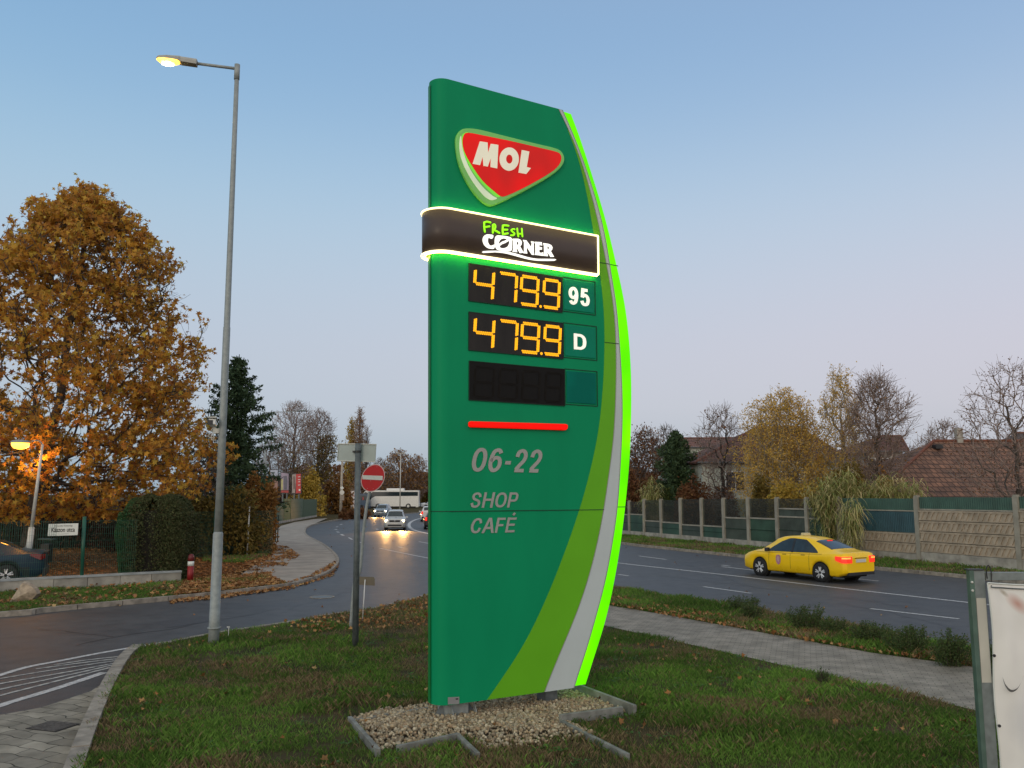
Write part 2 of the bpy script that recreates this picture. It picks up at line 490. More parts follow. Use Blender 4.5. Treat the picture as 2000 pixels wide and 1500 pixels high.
def kerb(name, px, w=0.14, z1=0.13, mat_=None):
    pts = smooth_line([G(*p) for p in px], 5)
    # single kerb stones about a metre long with dark joints between them
    b = MB(); acc = []; run = 0.0
    dense = [pts[0]]
    for i in range(len(pts) - 1):
        L_ = (pts[i + 1] - pts[i]).length; m = max(1, int(L_ / 0.25))
        dense += [pts[i].lerp(pts[i + 1], (k + 1) / m) for k in range(m)]
    acc = [dense[0]]; rz = random.Random(len(dense))
    for i in range(1, len(dense)):
        acc.append(dense[i]); run += (dense[i] - dense[i - 1]).length
        if run >= 1.0 or i == len(dense) - 1:
            q = [p.copy() for p in acc]
            if len(q) > 1:
                q[-1] = q[-1] - (q[-1] - q[-2]).normalized() * 0.022
                r = ribbon(q, w, -0.01, z1 + rz.uniform(-.004, .004)); b.add(r.v, r.f)
            acc = [dense[i]]; run = 0.0
    struct(ribbon(pts, w - 0.03, -0.01, z1 - 0.02).build('kerb_joint', M['bark_dark']))
    return struct(b.build(name, mat_ or M['kerb']))

kerb('kerb_street', [(-500, 1232)] + far_left_kerb[:14])
kerb('kerb_street_far', far_left_kerb[13:])
kerb('kerb_road', far_right_kerb + [(2600, 1199)])
kerb('kerb_road_near', [(2350, 1362), (2100, 1312)] + near_kerb[:8], 0.12, 0.10)
kerb('kerb_lawn', near_kerb[7:], 0.12, 0.10)
kerb('kerb_lawn_corner', [(268, 1274), (250, 1288), (232, 1312), (210, 1352), (190, 1396), (172, 1440), (150, 1500), (110, 1620)], 0.19, 0.15, M['kerb'])

# lawn round the price sign, its two parts and the brick path across it
path_far = [(1000, 1160), (1100, 1174), (1190, 1189), (1300, 1208), (1500, 1246), (1700, 1284), (1900, 1313), (2100, 1350), (2500, 1425)]
path_near = [(2500, 1560), (2100, 1452), (1950, 1412), (1800, 1374), (1600, 1327), (1450, 1291), (1300, 1257), (1185, 1231), (1080, 1212), (1000, 1200), (950, 1178)]
zz = lambda p, z: (p.x, p.y, z)
lawn_poly = [G(*p) for p in near_kerb[::-1]]
lawn_a = [G(262, 1277), G(240, 1302), G(215, 1345), G(190, 1398), G(172, 1440), G(150, 1500), G(110, 1620), G(0, 1900), G(2700, 1900), G(2500, 1560)] + [G(*p) for p in path_near] + [G(*p) for p in near_kerb[8:]]
lawn_b = [G(*p) for p in path_far] + [G(2700, 1430), G(2200, 1330)] + [G(*p) for p in near_kerb[:8]]
sheet('lawn', [zz(p, LAWN_Z - 0.03) for p in lawn_a], M['soil'])
sheet('lawn_verge', [zz(p, LAWN_Z - 0.03) for p in lawn_b], M['soil'])
sheet('brick_path', [zz(G(*p), LAWN_Z - 0.02) for p in path_far + path_near], M['path'])

# far side of the main road: grass strip up to the noise wall
fence_px = [(1150, 1041), (1230, 1048.5), (1800, 1101), (2000, 1120), (2600, 1176)]
verge_c = [G(*p) for p in far_right_kerb[1:] + [(2600, 1199)]] + [G(*p) for p in fence_px[::-1]]
sheet('roadside_verge', [zz(p, 0.10) for p in verge_c], M['soil'])

# left of the side street: grass strip, old path, littered park ground
wall_px = [(-400, 1193), (0, 1162), (150, 1153), (352, 1141)]
strip_poly = [G(-500, 1232)] + [G(*p) for p in far_left_kerb[:6]] + [G(520, 1130), G(470, 1128), G(352, 1141)] + [G(*p) for p in wall_px[::-1][1:]]
sheet('grass_strip', [zz(p, 0.09) for p in strip_poly], M['soil'])
park_poly = [G(*p) for p in wall_px] + [G(450, 1128), G(480, 1118), G(530, 1094), G(540, 1074), G(521, 1060), G(545, 1032), G(540, 1024), G(300, 1040), G(-400, 1040)]
sheet('park_ground', [zz(p, 0.085) for p in park_poly], M['litter'])
old_path = [(1, 1), ] and [(470, 1129), (490, 1114), (530, 1094), (540, 1074), (521, 1060), (548, 1030), (575, 1022), (612, 1016), (640, 1014), (612, 1026), (597, 1033), (595, 1043), (604, 1052), (630, 1066), (654, 1087), (658, 1103), (642, 1120), (610, 1134), (560, 1147), (500, 1153)]
sheet('footpath', [zz(G(*p), 0.12) for p in old_path], M['pave_plain'])

# ------------------------------------------------------------------ road markings
def marking(lines, w=0.12, mat_=None, name='road_marking', z=0.006):
    for ln in lines:
        pts = smooth_line([G(*p) for p in ln], 5) if len(ln) > 2 else [G(*p) for p in ln]
        struct(ribbon(pts, w, z).build(name, mat_ or M['line']))
marking([[(1080, 1083), (1210, 1100), (1400, 1121), (1650, 1150), (1900, 1178), (2000, 1190), (2300, 1226)]], 0.16)
marking([[(1248, 1086), (1302, 1093)], [(1410, 1104), (1426, 1106)], [(1410, 1107), (1500, 1117)], [(1676, 1131), (1716, 1135)], [(1374, 1146), (1467, 1159)], [(1700, 1189), (1873, 1209)], [(1207, 1122), (1228, 1125)],
         [(742, 1071), (790, 1081), (840, 1091)], [(818, 1058), (840, 1062)], [(681, 1050), (688, 1054)], [(702, 1059), (708, 1061)], [(1950, 1225), (2100, 1247)], [(2060, 1173), (2180, 1186)], [(1080, 1062), (1130, 1070)]], 0.13)
marking([[(664, 1025), (668, 1024)], [(656.5, 1029.5), (660, 1028.5)], [(654.5, 1034), (658, 1035)], [(658, 1038.5), (662, 1040)], [(666, 1043.5), (671, 1046)],
         [(735, 1033), (738, 1034.5)], [(746, 1039), (751, 1041)], [(759, 1044), (765, 1046)], [(784, 1050), (792, 1053)], [(779, 1068), (786, 1070)]], 0.2)
marking([[(850, 1010), (833, 1011), (815, 1014), (802, 1020), (799, 1027), (808, 1035), (835, 1042), (880, 1053)]], 0.3)
marking([[(575, 1219), (640, 1203.5), (720, 1191), (785, 1176)]], 0.10, M['line_worn'])
# hatched nose at the mouth of the station exit
marking([[(-100, 1352), (0, 1319), (55, 1303), (112, 1292), (190, 1277), (264, 1264), (340, 1252), (430, 1240)]], 0.13, M['line'])
marking([[(105, 1299), (175, 1289), (248, 1281)], [(70, 1307), (160, 1295), (238, 1286)], [(-60, 1340), (0, 1326), (110, 1308), (232, 1290)], [(-60, 1350), (0, 1336), (120, 1315), (228, 1295)],
         [(-60, 1363), (0, 1347), (110, 1324), (222, 1299)], [(-60, 1376), (0, 1359), (110, 1331), (216, 1304)]], 0.075, M['line_worn'])
marking([[(-100, 1412), (0, 1379), (20, 1372), (110, 1345), (203, 1314)]], 0.15, M['line'])

# cracks sealed with tar and two darker patches
rk = random.Random(8)
M['tar'] = mat('tar_seal', (0.022, 0.023, 0.026), 0.45, var=0.3, scale=8)
def crack(p, q, n=26, amp=0.16, w=0.028):
    a, c_ = G(*p), G(*q); d = c_ - a; nn = Vector((-d.y, d.x, 0)).normalized(); o = 0; pts = []
    for i in range(n + 1):
        o += rk.gauss(0, amp * .35); o *= .9; pts.append(a + d * (i / n) + nn * o)
    struct(ribbon(pts, w, 0.0045).build('road_crack', M['tar']))
crack((150, 1262), (560, 1190)); crack((1260, 1120), (1800, 1190)); crack((1330, 1100), (1480, 1150)); crack((560, 1190), (700, 1150)); crack((1650, 1180), (1880, 1230)); crack((60, 1225), (210, 1245)); crack((700, 1100), (830, 1120))
M['patch'] = mat('asphalt_patch', (0.045, 0.046, 0.050), 0.55, var=0.25, scale=20, bump=0.2)
sheet('asphalt_patch', [zz(G(*p), 0.0035) for p in [(1420, 1168), (1560, 1186), (1610, 1176), (1475, 1159)]], M['patch'])
sheet('asphalt_patch', [zz(G(*p), 0.0035) for p in [(300, 1215), (395, 1203), (420, 1212), (330, 1226)]], M['patch'])

# manhole in the side street, drain grate in the paving
def manhole(px, py, r, label):
    c = G(px, py, 0.0)
    t = empty('manhole_cover', c, 0, label, 'manhole cover')
    b = MB(); b.lathe([(r * 0.86, 0.004), (r * 0.86, 0.012), (0.02, 0.013)], n=28); b.build('cover', M['galv_dark'], t)
    b = MB()
    for k in range(28):
        a0, a1 = 2 * math.pi * k / 28, 2 * math.pi * (k + 1) / 28
        b.prism([(r * q * math.cos(a), r * q * math.sin(a), 0.004) for q, a in ((0.88, a0), (1, a0), (1, a1), (0.88, a1))], (0, 0, 0.011))
    b.build('frame', M['kerb'], t)
manhole(629, 1166.5, 0.36, 'round iron manhole cover flush in the side street asphalt')
c = G(104, 1419, 0.004)
t = empty('drain_grate', c, -0.32, 'rusty rectangular drain grate in the broken paving beside the kerb', 'drain grate')
b = MB(); b.box((0, 0, 0.004), (0.50, 0.40, 0.006)); b.build('frame', M['black'], t)
b = MB()
for k in range(11): b.box((0, -0.18 + k * 0.036, 0.009), (0.46, 0.018, 0.006))
b.build('grate_bars', mat('rusty_iron', (0.09, 0.082, 0.075), 0.7, scale=20, var=0.5), t)

# ------------------------------------------------------------------ grass blades
def blades(name, poly, n, h, w, seed, holes=(), zbase=LAWN_Z - 0.035, near=None, dry=0.0, label=None, hvar=0.5):
    rs = np.random.RandomState(seed)
    P = np.array([(p.x, p.y) for p in poly])
    lo, hi = P.min(0), P.max(0)
    hi[1] = min(hi[1], 75)
    xs, ys = [], []
    got = 0
    while got < n:
        m = n * 2
        x = lo[0] + rs.rand(m) * (hi[0] - lo[0]); y = lo[1] + rs.rand(m) * (hi[1] - lo[1])
        k = in_poly(x, y, poly)
        for hpoly in holes: k &= ~in_poly(x, y, hpoly)
        k &= (np.abs(x) < 0.64 * y + 1.0) & (y > 7.5)
        if near: k &= rs.rand(m) < np.clip((near / np.maximum(y, 1)) ** 2, 0, 1)
        dens = vnoise(x, y, 0.55, seed + 3) * 0.6 + vnoise(x, y, 0.17, seed + 4) * 0.4
        k &= rs.rand(m) < np.clip((dens - 0.18) * 2.2, 0.06, 1)
        xs.append(x[k]); ys.append(y[k]); got += k.sum()
    x = np.concatenate(xs)[:n]; y = np.concatenate(ys)[:n]
    hgt = h * (1 - hvar + 2 * hvar * rs.rand(n) ** 1.5) * (0.55 + 0.9 * vnoise(x, y, 0.8, seed + 5))
    far = np.clip(y / 14.0, 1, 4)
    ww = w * (0.7 + 0.6 * rs.rand(n)) * far ** 0.7
    a = rs.rand(n) * 2 * math.pi
    bx, by = np.cos(a), np.sin(a)
    lean = rs.rand(n) * 0.9 * hgt; la = rs.rand(n) * 2 * math.pi
    z0 = np.full(n, zbase)
    V = np.empty((n, 4, 3))
    V[:, 0] = np.stack([x - bx * ww / 2, y - by * ww / 2, z0], 1)
    V[:, 1] = np.stack([x + bx * ww / 2, y + by * ww / 2, z0], 1)
    mx, my = x + np.cos(la) * lean * 0.35, y + np.sin(la) * lean * 0.35
    V[:, 2] = np.stack([mx + bx * ww * 0.35, my + by * ww * 0.35, z0 + hgt * 0.62], 1)
    V[:, 3] = np.stack([x + np.cos(la) * lean, y + np.sin(la) * lean, z0 + hgt], 1)
    f = np.arange(n)[:, None] * 4
    faces = np.concatenate([f + [0, 1, 2], f + [0, 2, 3]], 0)
    patch = np.clip((vnoise(x, y, 1.5, seed + 7) * 0.6 + vnoise(x, y, 0.35, seed + 8) * 0.4 - 0.45 + dry) * 4.0, 0, 1)
    bright = np.clip((vnoise(x, y, 1.1, seed + 17) - 0.35) * 2.2, 0, 1)[:, None] * 0.55 + 0.75
    isdry = rs.rand(n) < patch * 0.75 + 0.08
    g1, g2 = np.array((0.055, 0.125, 0.018)), np.array((0.170, 0.295, 0.048))
    d1, d2 = np.array((0.13, 0.095, 0.045)), np.array((0.32, 0.235, 0.125))
    q = rs.rand(n)[:, None]
    c = np.where(isdry[:, None], d1 + (d2 - d1) * q, (g1 + (g2 - g1) * q) * bright)
    o = fast_mesh(name, V.reshape(-1, 3), faces, M['blade'], cols=np.repeat(c, 4, 0))
    return tag(o, label, 'grass', None, 'stuff')
M['blade'] = leaf_mat('grass_blade', None, 0.7, 0.3, attr=True)

bed_px = [(690, 1403), (747, 1384), (838, 1376), (1121, 1339), (1242, 1386), (1100, 1404), (1160, 1434), (1060, 1452), (950, 1462), (897, 1434), (790, 1456), (738, 1464)]
bed_poly = [G(p[0], p[1], LAWN_Z) for p in bed_px]
bed_hole = [G(p[0], p[1] - (13 if p[1] > 1445 and p[0] > 900 else 0), LAWN_Z) for p in bed_px]
blades('grass', lawn_a, 300000, 0.070, 0.0055, 11, [bed_hole], near=13.0, label='patchy green and dry grass on the lawn round the price sign')
blades('grass', lawn_b, 60000, 0.10, 0.008, 12, (), near=22.0, dry=-0.04, label='grass on the verge between the brick path and the main road')
blades('grass', strip_poly, 45000, 0.075, 0.010, 13, (), label='short grass on the strip below the low concrete wall', dry=-0.08)
blades('grass', verge_c, 45000, 0.11, 0.016, 14, (), label='dull grass strip at the foot of the noise wall', dry=0.03)
park_grass = [G(395, 1100), G(400, 1075), G(520, 1066), G(528, 1088), G(470, 1104)]
blades('grass', park_grass, 14000, 0.09, 0.012, 15, (), zbase=0.085, dry=0.02, label='worn grass patch beside the old footpath')

# ------------------------------------------------------------------ fallen leaves
def leaf_shape(kind='maple'):
    if kind == 'maple':
        pts = []
        for k in range(10):
            a = math.pi / 2 + 2 * math.pi * k / 10
            r = (1.0, 0.42, 0.92, 0.40, 0.72, 0.22, 0.72, 0.40, 0.92, 0.42)[k]
            pts.append((r * math.cos(a), r * math.sin(a)))
        return np.array(pts)
    if kind == 'dry':
        return np.array([(0, 1.0), (0.42, 0.5), (0.8, 0.62), (0.55, 0.0), (0.7, -0.55), (0.15, -0.6), (0, -1), (-0.35, -0.45), (-0.8, -0.35), (-0.5, 0.15), (-0.6, 0.7), (-0.2, 0.5)])
    if kind == 'oval':
        return np.array([(0, 1), (0.45, 0.3), (0.4, -0.4), (0, -1), (-0.4, -0.4), (-0.45, 0.3)])
    if kind == 'blade':
        return np.array([(0, 1), (0.13, 0.2), (0.09, -1), (-0.09, -1), (-0.13, 0.2)])
    return np.array([(-0.6, -0.6), (0.6, -0.6), (0.6, 0.6), (-0.6, 0.6)])

def rand_frames(n, rs, flat=0.0):
    """random leaf frames; flat=1 keeps them lying"""
    nrm = rs.normal(size=(n, 3)); nrm[:, 2] += flat * 6 * np.sign(flat + 1e-9)
    nrm /= np.linalg.norm(nrm, axis=1)[:, None]
    t = rs.normal(size=(n, 3)); t -= (t * nrm).sum(1)[:, None] * nrm; t /= np.linalg.norm(t, axis=1)[:, None]
    return t, np.cross(nrm, t), nrm

def scatter_leaves(name, P, size, mat_, seed, shape='oval', flat=0.0, cup=0.25, parent=None, world_coords=False, down=None, cols=None):
    rs = np.random.RandomState(seed); n = len(P); S = leaf_shape(shape); k = len(S)
    t, b_, nn = rand_frames(n, rs, flat)
    if down is not None:
        d = np.array((0, 0, -1.0)); b_ = b_ * (1 - down) + d * down; b_ /= np.linalg.norm(b_, axis=1)[:, None]
        t = np.cross(b_, nn); t /= np.linalg.norm(t, axis=1)[:, None] + 1e-9
    s = size * (0.6 + 0.8 * rs.rand(n))
    V = P[:, None, :] + (t[:, None, :] * S[None, :, :1] + b_[:, None, :] * S[None, :, 1:]) * s[:, None, None]
    V += nn[:, None, :] * (cup * s[:, None, None] * (S[:, 0] ** 2)[None, :, None])
    F = np.arange(n * k).reshape(n, k)
    return fast_mesh(name, V.reshape(-1, 3), F, mat_, parent, world_coords=world_coords, cols=None if cols is None else np.repeat(cols, k, 0))

def ground_points(poly, n, rs, z, yr=None, dens=None):
    P = np.array([(p.x, p.y) for p in poly]); lo, hi = P.min(0), P.max(0)
    X, Y, got = [], [], 0
    while got < n:
        x = lo[0] + rs.rand(n * 3) * (hi[0] - lo[0]); y = lo[1] + rs.rand(n * 3) * (hi[1] - lo[1])
        k = in_poly(x, y, poly) & (y > 7) & (np.abs(x) < 0.64 * y + 1)
        if dens is not None: k &= rs.rand(n * 3) < dens(x, y)
        X.append(x[k]); Y.append(y[k]); got += k.sum()
    return np.stack([np.concatenate(X)[:n], np.concatenate(Y)[:n], np.full(n, z)], 1)

M['dead_leaf'] = leaf_mat('dead_leaf', [(0.18, 0.08, 0.025), (0.34, 0.15, 0.05), (0.42, 0.24, 0.09), (0.24, 0.10, 0.045), (0.48, 0.33, 0.15)], 0.8, 0.1)
M['dead_leaf_red'] = leaf_mat('dead_leaf_brown', [(0.16, 0.06, 0.016), (0.32, 0.12, 0.03), (0.42, 0.19, 0.05), (0.22, 0.085, 0.03)], 0.8, 0.1)
rs = np.random.RandomState(5)
P = ground_points(park_poly, 26000, rs, 0.10); P[:, 2] += rs.rand(len(P)) * 0.05
tag(scatter_leaves('fallen_leaves', P, 0.075, M['dead_leaf_red'], 51, 'maple', 0.7), 'thick carpet of orange brown leaves under the big tree', 'leaves', None, 'stuff')
P = ground_points(strip_poly, 700, rs, 0.14); P[:, 2] += rs.rand(len(P)) * 0.03
Q = np.concatenate([ground_points([G(*p) for p in [(360, 1140), (440, 1130), (520, 1128), (560, 1146), (560, 1151), (440, 1169), (330, 1180), (340, 1172)]], 3400, rs, 0.13), ground_points([G(*p) for p in [(560, 1146), (600, 1134), (655, 1102), (662, 1104), (650, 1126), (560, 1154)]], 420, rs, 0.13)])
R = ground_points([G(*p) for p in [(400, 1150), (470, 1112), (530, 1090), (530, 1070), (560, 1072), (585, 1090), (560, 1110), (530, 1130), (500, 1150)]], 1900, rs, 0.14, dens=lambda x, y: np.clip(vnoise(x, y, .7, 3) * 2.2 - 0.75, 0.03, 1))
Q[:, 2] = np.where(in_poly(Q[:, 0], Q[:, 1], road_pts), 0.03, 0.14)
tag(scatter_leaves('fallen_leaves', np.concatenate([P, Q, R]), 0.06, M['dead_leaf'], 52, 'dry', 0.5, cup=0.7), 'pale brown leaves gathered along the side street kerb and footpath', 'leaves', None, 'stuff')
lawnleaf = ground_points(lawn_a, 210, rs, LAWN_Z + 0.02, dens=lambda x, y: np.clip(vnoise(x, y, 1.6, 9) * 2 - 0.7, 0.05, 1))
edge = ground_points([G(*p) for p in [(560, 1226), (720, 1199), (835, 1170), (836, 1232), (700, 1240), (600, 1250)]], 420, rs, LAWN_Z + 0.02)
edge2 = ground_points([G(*p) for p in [(1195, 1170), (1300, 1192), (1500, 1226), (1700, 1262), (1900, 1300), (1900, 1316), (1700, 1287), (1500, 1249), (1300, 1212), (1195, 1192)]], 800, rs, LAWN_Z + 0.03)
roadl = ground_points(road_pts, 130, rs, 0.02)
tag(scatter_leaves('fallen_leaves', np.concatenate([lawnleaf, edge, edge2, roadl]), 0.044, M['dead_leaf'], 53, 'dry', 0.30, cup=1.2), 'scattered dry leaves on the lawn, verge and asphalt near the price sign', 'leaves', None, 'stuff')

# trampled bare spot in the lawn
bp_ = [(G(582, 1318, 0)).to_2d() + Vector((0.55 * math.cos(a) * (1 + .18 * math.sin(3 * a)), 0.42 * math.sin(a))) for a in [2 * math.pi * k / 18 for k in range(18)]]
sheet('bare_soil', [(p.x, p.y, LAWN_Z - .012) for p in bp_], soil_mat('bare_soil', [(0.3, (0.022, 0.018, 0.012)), (0.7, (0.085, 0.062, 0.042))], 9))
# low rosettes of broad weeds in the lawn
M['weed'] = leaf_mat('weed_leaf', [(0.03, 0.09, 0.015), (0.06, 0.14, 0.02), (0.09, 0.18, 0.04)], 0.6, 0.25)
P = ground_points(lawn_a, 170, rs, LAWN_Z)
P = P[~in_poly(P[:, 0], P[:, 1], bed_poly)]
P = (P[:, None, :] + rs.normal(size=(len(P), 16, 3)) * (0.07, 0.07, 0.012) + (0, 0, 0.02)).reshape(-1, 3)
tag(scatter_leaves('broadleaf_weeds', P, 0.028, M['weed'], 54, 'oval', 0.5), 'broad leaved weeds scattered through the lawn', 'weeds', None, 'stuff')
# ------------------------------------------------------------------ the price sign
SU = Vector((math.sin(math.radians(60)), math.cos(math.radians(60)), 0))     # along the face, to the right
SN = Vector((math.cos(math.radians(60)), -math.sin(math.radians(60)), 0))    # out of the face, to the viewer
S0 = G(870, 1404, 0.12)                                                     # a point of the face plane

def uz(px, py, off=0.0):
    d = ray(px, py); o = Vector((0, 0, CAM_H)); p0 = S0 + SN * off
    t = (p0 - o).dot(SN) / d.dot(SN)
    p = o + d * t
    return ((p - S0).dot(SU), p.z)

def sp(u, z, n=0.0):
    return Vector((S0.x, S0.y, 0)) + SU * u + SN * n + Vector((0, 0, z))

bB = [(1089, 209), (1106, 243), (1124, 282), (1140, 328), (1153, 373), (1167, 427), (1180, 493), (1189, 540), (1200, 607), (1203, 671), (1203.5, 740), (1200.5, 820), (1197, 873), (1192, 903), (1180, 991), (1167, 1060), (1148, 1135), (1122, 1210), (1095, 1270), (1063, 1350)]
bA = [(1088, 208), (1105, 243), (1122, 284), (1137, 335), (1148, 387), (1159, 453), (1173, 540), (1180, 607), (1181, 671), (1179, 740), (1171, 833), (1160, 890), (1141, 967), (1124, 1020), (1100, 1087), (1072, 1159), (1046, 1215), (1024, 1262), (975, 1333), (951, 1367)]
bC = [(1097, 212), (1114, 248), (1132, 293), (1147, 335), (1159, 373), (1175, 427), (1188, 493), (1191.5, 527), (1204, 593), (1209, 660), (1214.5, 740), (1216, 820), (1212, 900), (1206.5, 993), (1196, 1060), (1183, 1135), (1160, 1217), (1147, 1265), (1121, 1341)]
bD = [(1115, 217), (1128, 248), (1142, 290), (1164, 360), (1177, 400), (1188, 440), (1207, 521), (1223, 593), (1231, 660), (1235.5, 740), (1235, 820), (1232, 900), (1223, 993), (1215, 1060), (1202, 1138), (1184, 1220), (1167, 1268), (1146, 1336)]
def curve_uz(px, off=0.0):
    a = sorted((uz(*p, off) for p in px), key=lambda q: q[1])
    zs = np.array([q[1] for q in a]); us = np.array([q[0] for q in a])
    zf = np.linspace(zs[0], zs[-1], 200); uf = np.interp(zf, zs, us)
    for _ in range(60): uf[1:-1] = (uf[:-2] + 2 * uf[1:-1] + uf[2:]) / 4
    return lambda z: float(np.interp(z, zf, uf))
uA, uB, uC, uD = curve_uz(bA), curve_uz(bB), curve_uz(bC), curve_uz(bD)
Z_TOP = (uz(900, 163)[1] + uz(1088, 210)[1]) / 2
Z_BOT = (uz(870, 1381)[1] + uz(952, 1367)[1] + uz(1063, 1349)[1]) / 3
R_END = 0.19
def end_u(zz_, px_target, off=0.0):
    """where the round end's axis stands for its outline to fall on a given pixel"""
    u = uz(px_target, 700)[0] + 0.2
    for _ in range(25):
        m = min(to_px(sp(u + (R_END + off) * math.cos(a), zz_, -R_END + (R_END + off) * math.sin(a)))[0] for a in [math.pi * (0.5 + k / 24) for k in range(25)])
        u += (px_target - m) / 110.0
    return u
eu0, eu1 = end_u(Z_BOT, 838), end_u(Z_TOP, 838)
uL = lambda z: eu0 + (eu1 - eu0) * (z - Z_BOT) / (Z_TOP - Z_BOT)

M['sign_green'] = mat('sign_green', (0.006, 0.262, 0.112), 0.42, var=0.05, scale=1.2, spec=0.05, stretch=(2, 2, 0.5), bump=0.012, bscale=3)
M['sign_green_back'] = mat('sign_green_back', (0.004, 0.20, 0.045), 0.4, var=0.10, scale=0.8)
M['sign_lightgreen'] = mat('sign_light_green', (0.13, 0.43, 0.016), 0.42, var=0.05, scale=1.2, spec=0.15)
M['sign_white'] = mat('sign_silver_white', (0.50, 0.56, 0.56), 0.42, var=0.05, scale=1.2, spec=0.2)
M['groove'] = mat('panel_gap', (0.004, 0.03, 0.015), 0.8, var=0.2)
M['trim'] = mat('silver_trim', (0.30, 0.30, 0.24), 0.4, metal=0.3, var=0.1)

pylon = empty('price_sign', sp(0, 0), 0, 'tall green fuel price sign with a curved glowing lime edge, standing in gravel', 'price sign')
pylon.matrix_world = Matrix.Translation(sp(0.6, 0))
def sbuild(b, name, mat_, parent=None, smooth=False, bevel=0.0):
    o = b.build(name, mat_, None, smooth, False, bevel)
    o.parent = parent or pylon
    o.matrix_parent_inverse = Matrix.Translation(sp(0.6, 0)).inverted()
    if parent is not None and parent is not pylon:
        bpy_update_parent(o, parent)
    return o

def loop_at(z, off=0.0, ur=None, n=16, back=-2 * R_END):
    """front right -> round the left end -> back right"""
    c = uL(z); r = R_END + off
    pts = [sp(ur if ur is not None else uC(z), z, off)]
    pts += [sp(c + r * math.cos(a), z, -R_END + r * math.sin(a)) for a in [math.pi * (0.5 + k / n) for k in range(n + 1)]]
    pts.append(sp(ur if ur is not None else uC(z), z, back - off))
    return pts
rows = [loop_at(Z_BOT + (Z_TOP - Z_BOT) * k / 60) for k in range(61)]
b = MB(); nn_ = len(rows[0])
b.grid([r + [r[0]] for r in rows])
b.add(rows[0], [tuple(range(nn_))]); b.add(rows[-1], [tuple(range(nn_))[::-1]])
body = sbuild(b, 'body', M['sign_green'])
for p in body.data.polygons:
    p.use_smooth = len(p.vertices) == 4
# back half of the shell stands a little proud behind the round end
b = MB()
rws = []
for k in range(31):
    z = Z_BOT + 0.01 + (Z_TOP - 0.07 - Z_BOT) * k / 30; c_ = uL(z)
    rws.append([sp(c_ + (R_END + 0.014) * math.cos(a), z, -R_END + (R_END + 0.014) * math.sin(a)) for a in [math.pi * (0.955 + 0.4 * q / 8) for q in range(9)]])
b.grid(rws); sbuild(b, 'back_shell', M['sign_green_back'], smooth=True)

def band(f0, f1, z0, z1, n, off, name, mat_, thick=0.003):
    b = MB()
    zs = [z0 + (z1 - z0) * k / n for k in range(n + 1)]
    A_ = [(sp(f0(z), z, off), sp(f1(z), z, off)) for z in zs]
    B_ = [(sp(f0(z), z, off - thick), sp(f1(z), z, off - thick)) for z in zs]
    b.grid([(q[0], p[0], p[1], q[1]) for p, q in zip(A_, B_)])
    return sbuild(b, name, mat_)
band(uA, uB, Z_BOT + 0.002, Z_TOP - 0.3, 60, 0.0035, 'light_green_stripe', M['sign_lightgreen'])
band(uB, uC, Z_BOT + 0.002, Z_TOP - 0.005, 60, 0.0035, 'silver_stripe', M['sign_white'])
band(lambda z: uB(z) - 0.006, lambda z: uB(z) + 0.006, Z_BOT + 0.002, Z_TOP - 0.005, 60, 0.0065, 'trim_strip', M['trim'])
band(lambda z: uC(z) - 0.010, lambda z: uC(z) + 0.004, Z_BOT + 0.002, Z_TOP - 0.005, 60, 0.0065, 'trim_strip', M['trim'])
# panel joints
for pl in ([(836, 1001), (1180, 994)], [(1181, 669), (1209, 671)], [(1170, 512), (1190, 516)]):
    (ua, za), (ub, zb) = uz(*pl[0], 0.007), uz(*pl[1], 0.007)
    zm = (za + zb) / 2
    if pl[0][0] < 900: ua = uL(zm)
    b = MB(); b.prism([sp(ua, zm - 0.005, 0.004), sp(ub, zm - 0.005, 0.004), sp(ub, zm + 0.005, 0.004), sp(ua, zm + 0.005, 0.004)], SN * 0.004)
    if pl[0][0] < 900:
        b.grid([[sp(uL(zm) + (R_END + .004) * math.cos(a), z_, -R_END + (R_END + .004) * math.sin(a)) for a in [math.pi * (.5 + k / 16) for k in range(17)]] for z_ in (zm - .005, zm + .005)])
    sbuild(b, 'panel_joint', M['groove'])

# glowing lime edge
def lime_mat():
    m, nt, bs = new_mat('lit_lime_acrylic')
    L, N = nt.links.new, nt.nodes.new
    tc = N('ShaderNodeTexCoord'); n = N('ShaderNodeTexNoise'); n.inputs['Scale'].default_value = 1.3; n.inputs['Detail'].default_value = 1
    L(tc.outputs['Object'], n.inputs['Vector'])
    r = ramp(nt, [(0.35, (0.07, 0.80, 0.0)), (0.6, (0.14, 0.92, 0.0)), (0.75, (0.27, 1.0, 0.0))])
    L(n.outputs[0], r.inputs[0]); L(r.outputs[0], bs.inputs['Emission Color'])
    bs.inputs['Base Color'].default_value = (0.10, 0.5, 0.0, 1); bs.inputs['Emission Strength'].default_value = 0.85
    bs.inputs['Roughness'].default_value = 0.5; bs.inputs['Specular IOR Level'].default_value = 0.05
    return m
M['lime'] = lime_mat()
zs = [Z_BOT + 0.03 + (Z_TOP - 0.03 - Z_BOT - 0.03) * k / 60 for k in range(61)]
b = MB(); lr = []
for z in zs:
    lr.append([sp(uC(z) + 0.004, z, 0.004), sp(uC(z) + 0.02, z, 0.012), sp(uD(z) - 0.02, z, 0.0), sp(uD(z), z, -0.03), sp(uD(z), z, .02 - 2 * R_END), sp(uD(z) - 0.02, z, -2 * R_END), sp(uC(z) + 0.004, z, -2 * R_END)])
b.grid([r + [r[0]] for r in lr]); b.add(lr[0], [tuple(range(7))]); b.add(lr[-1], [tuple(range(7))[::-1]])
lime = sbuild(b, 'light_strip', M['lime'])
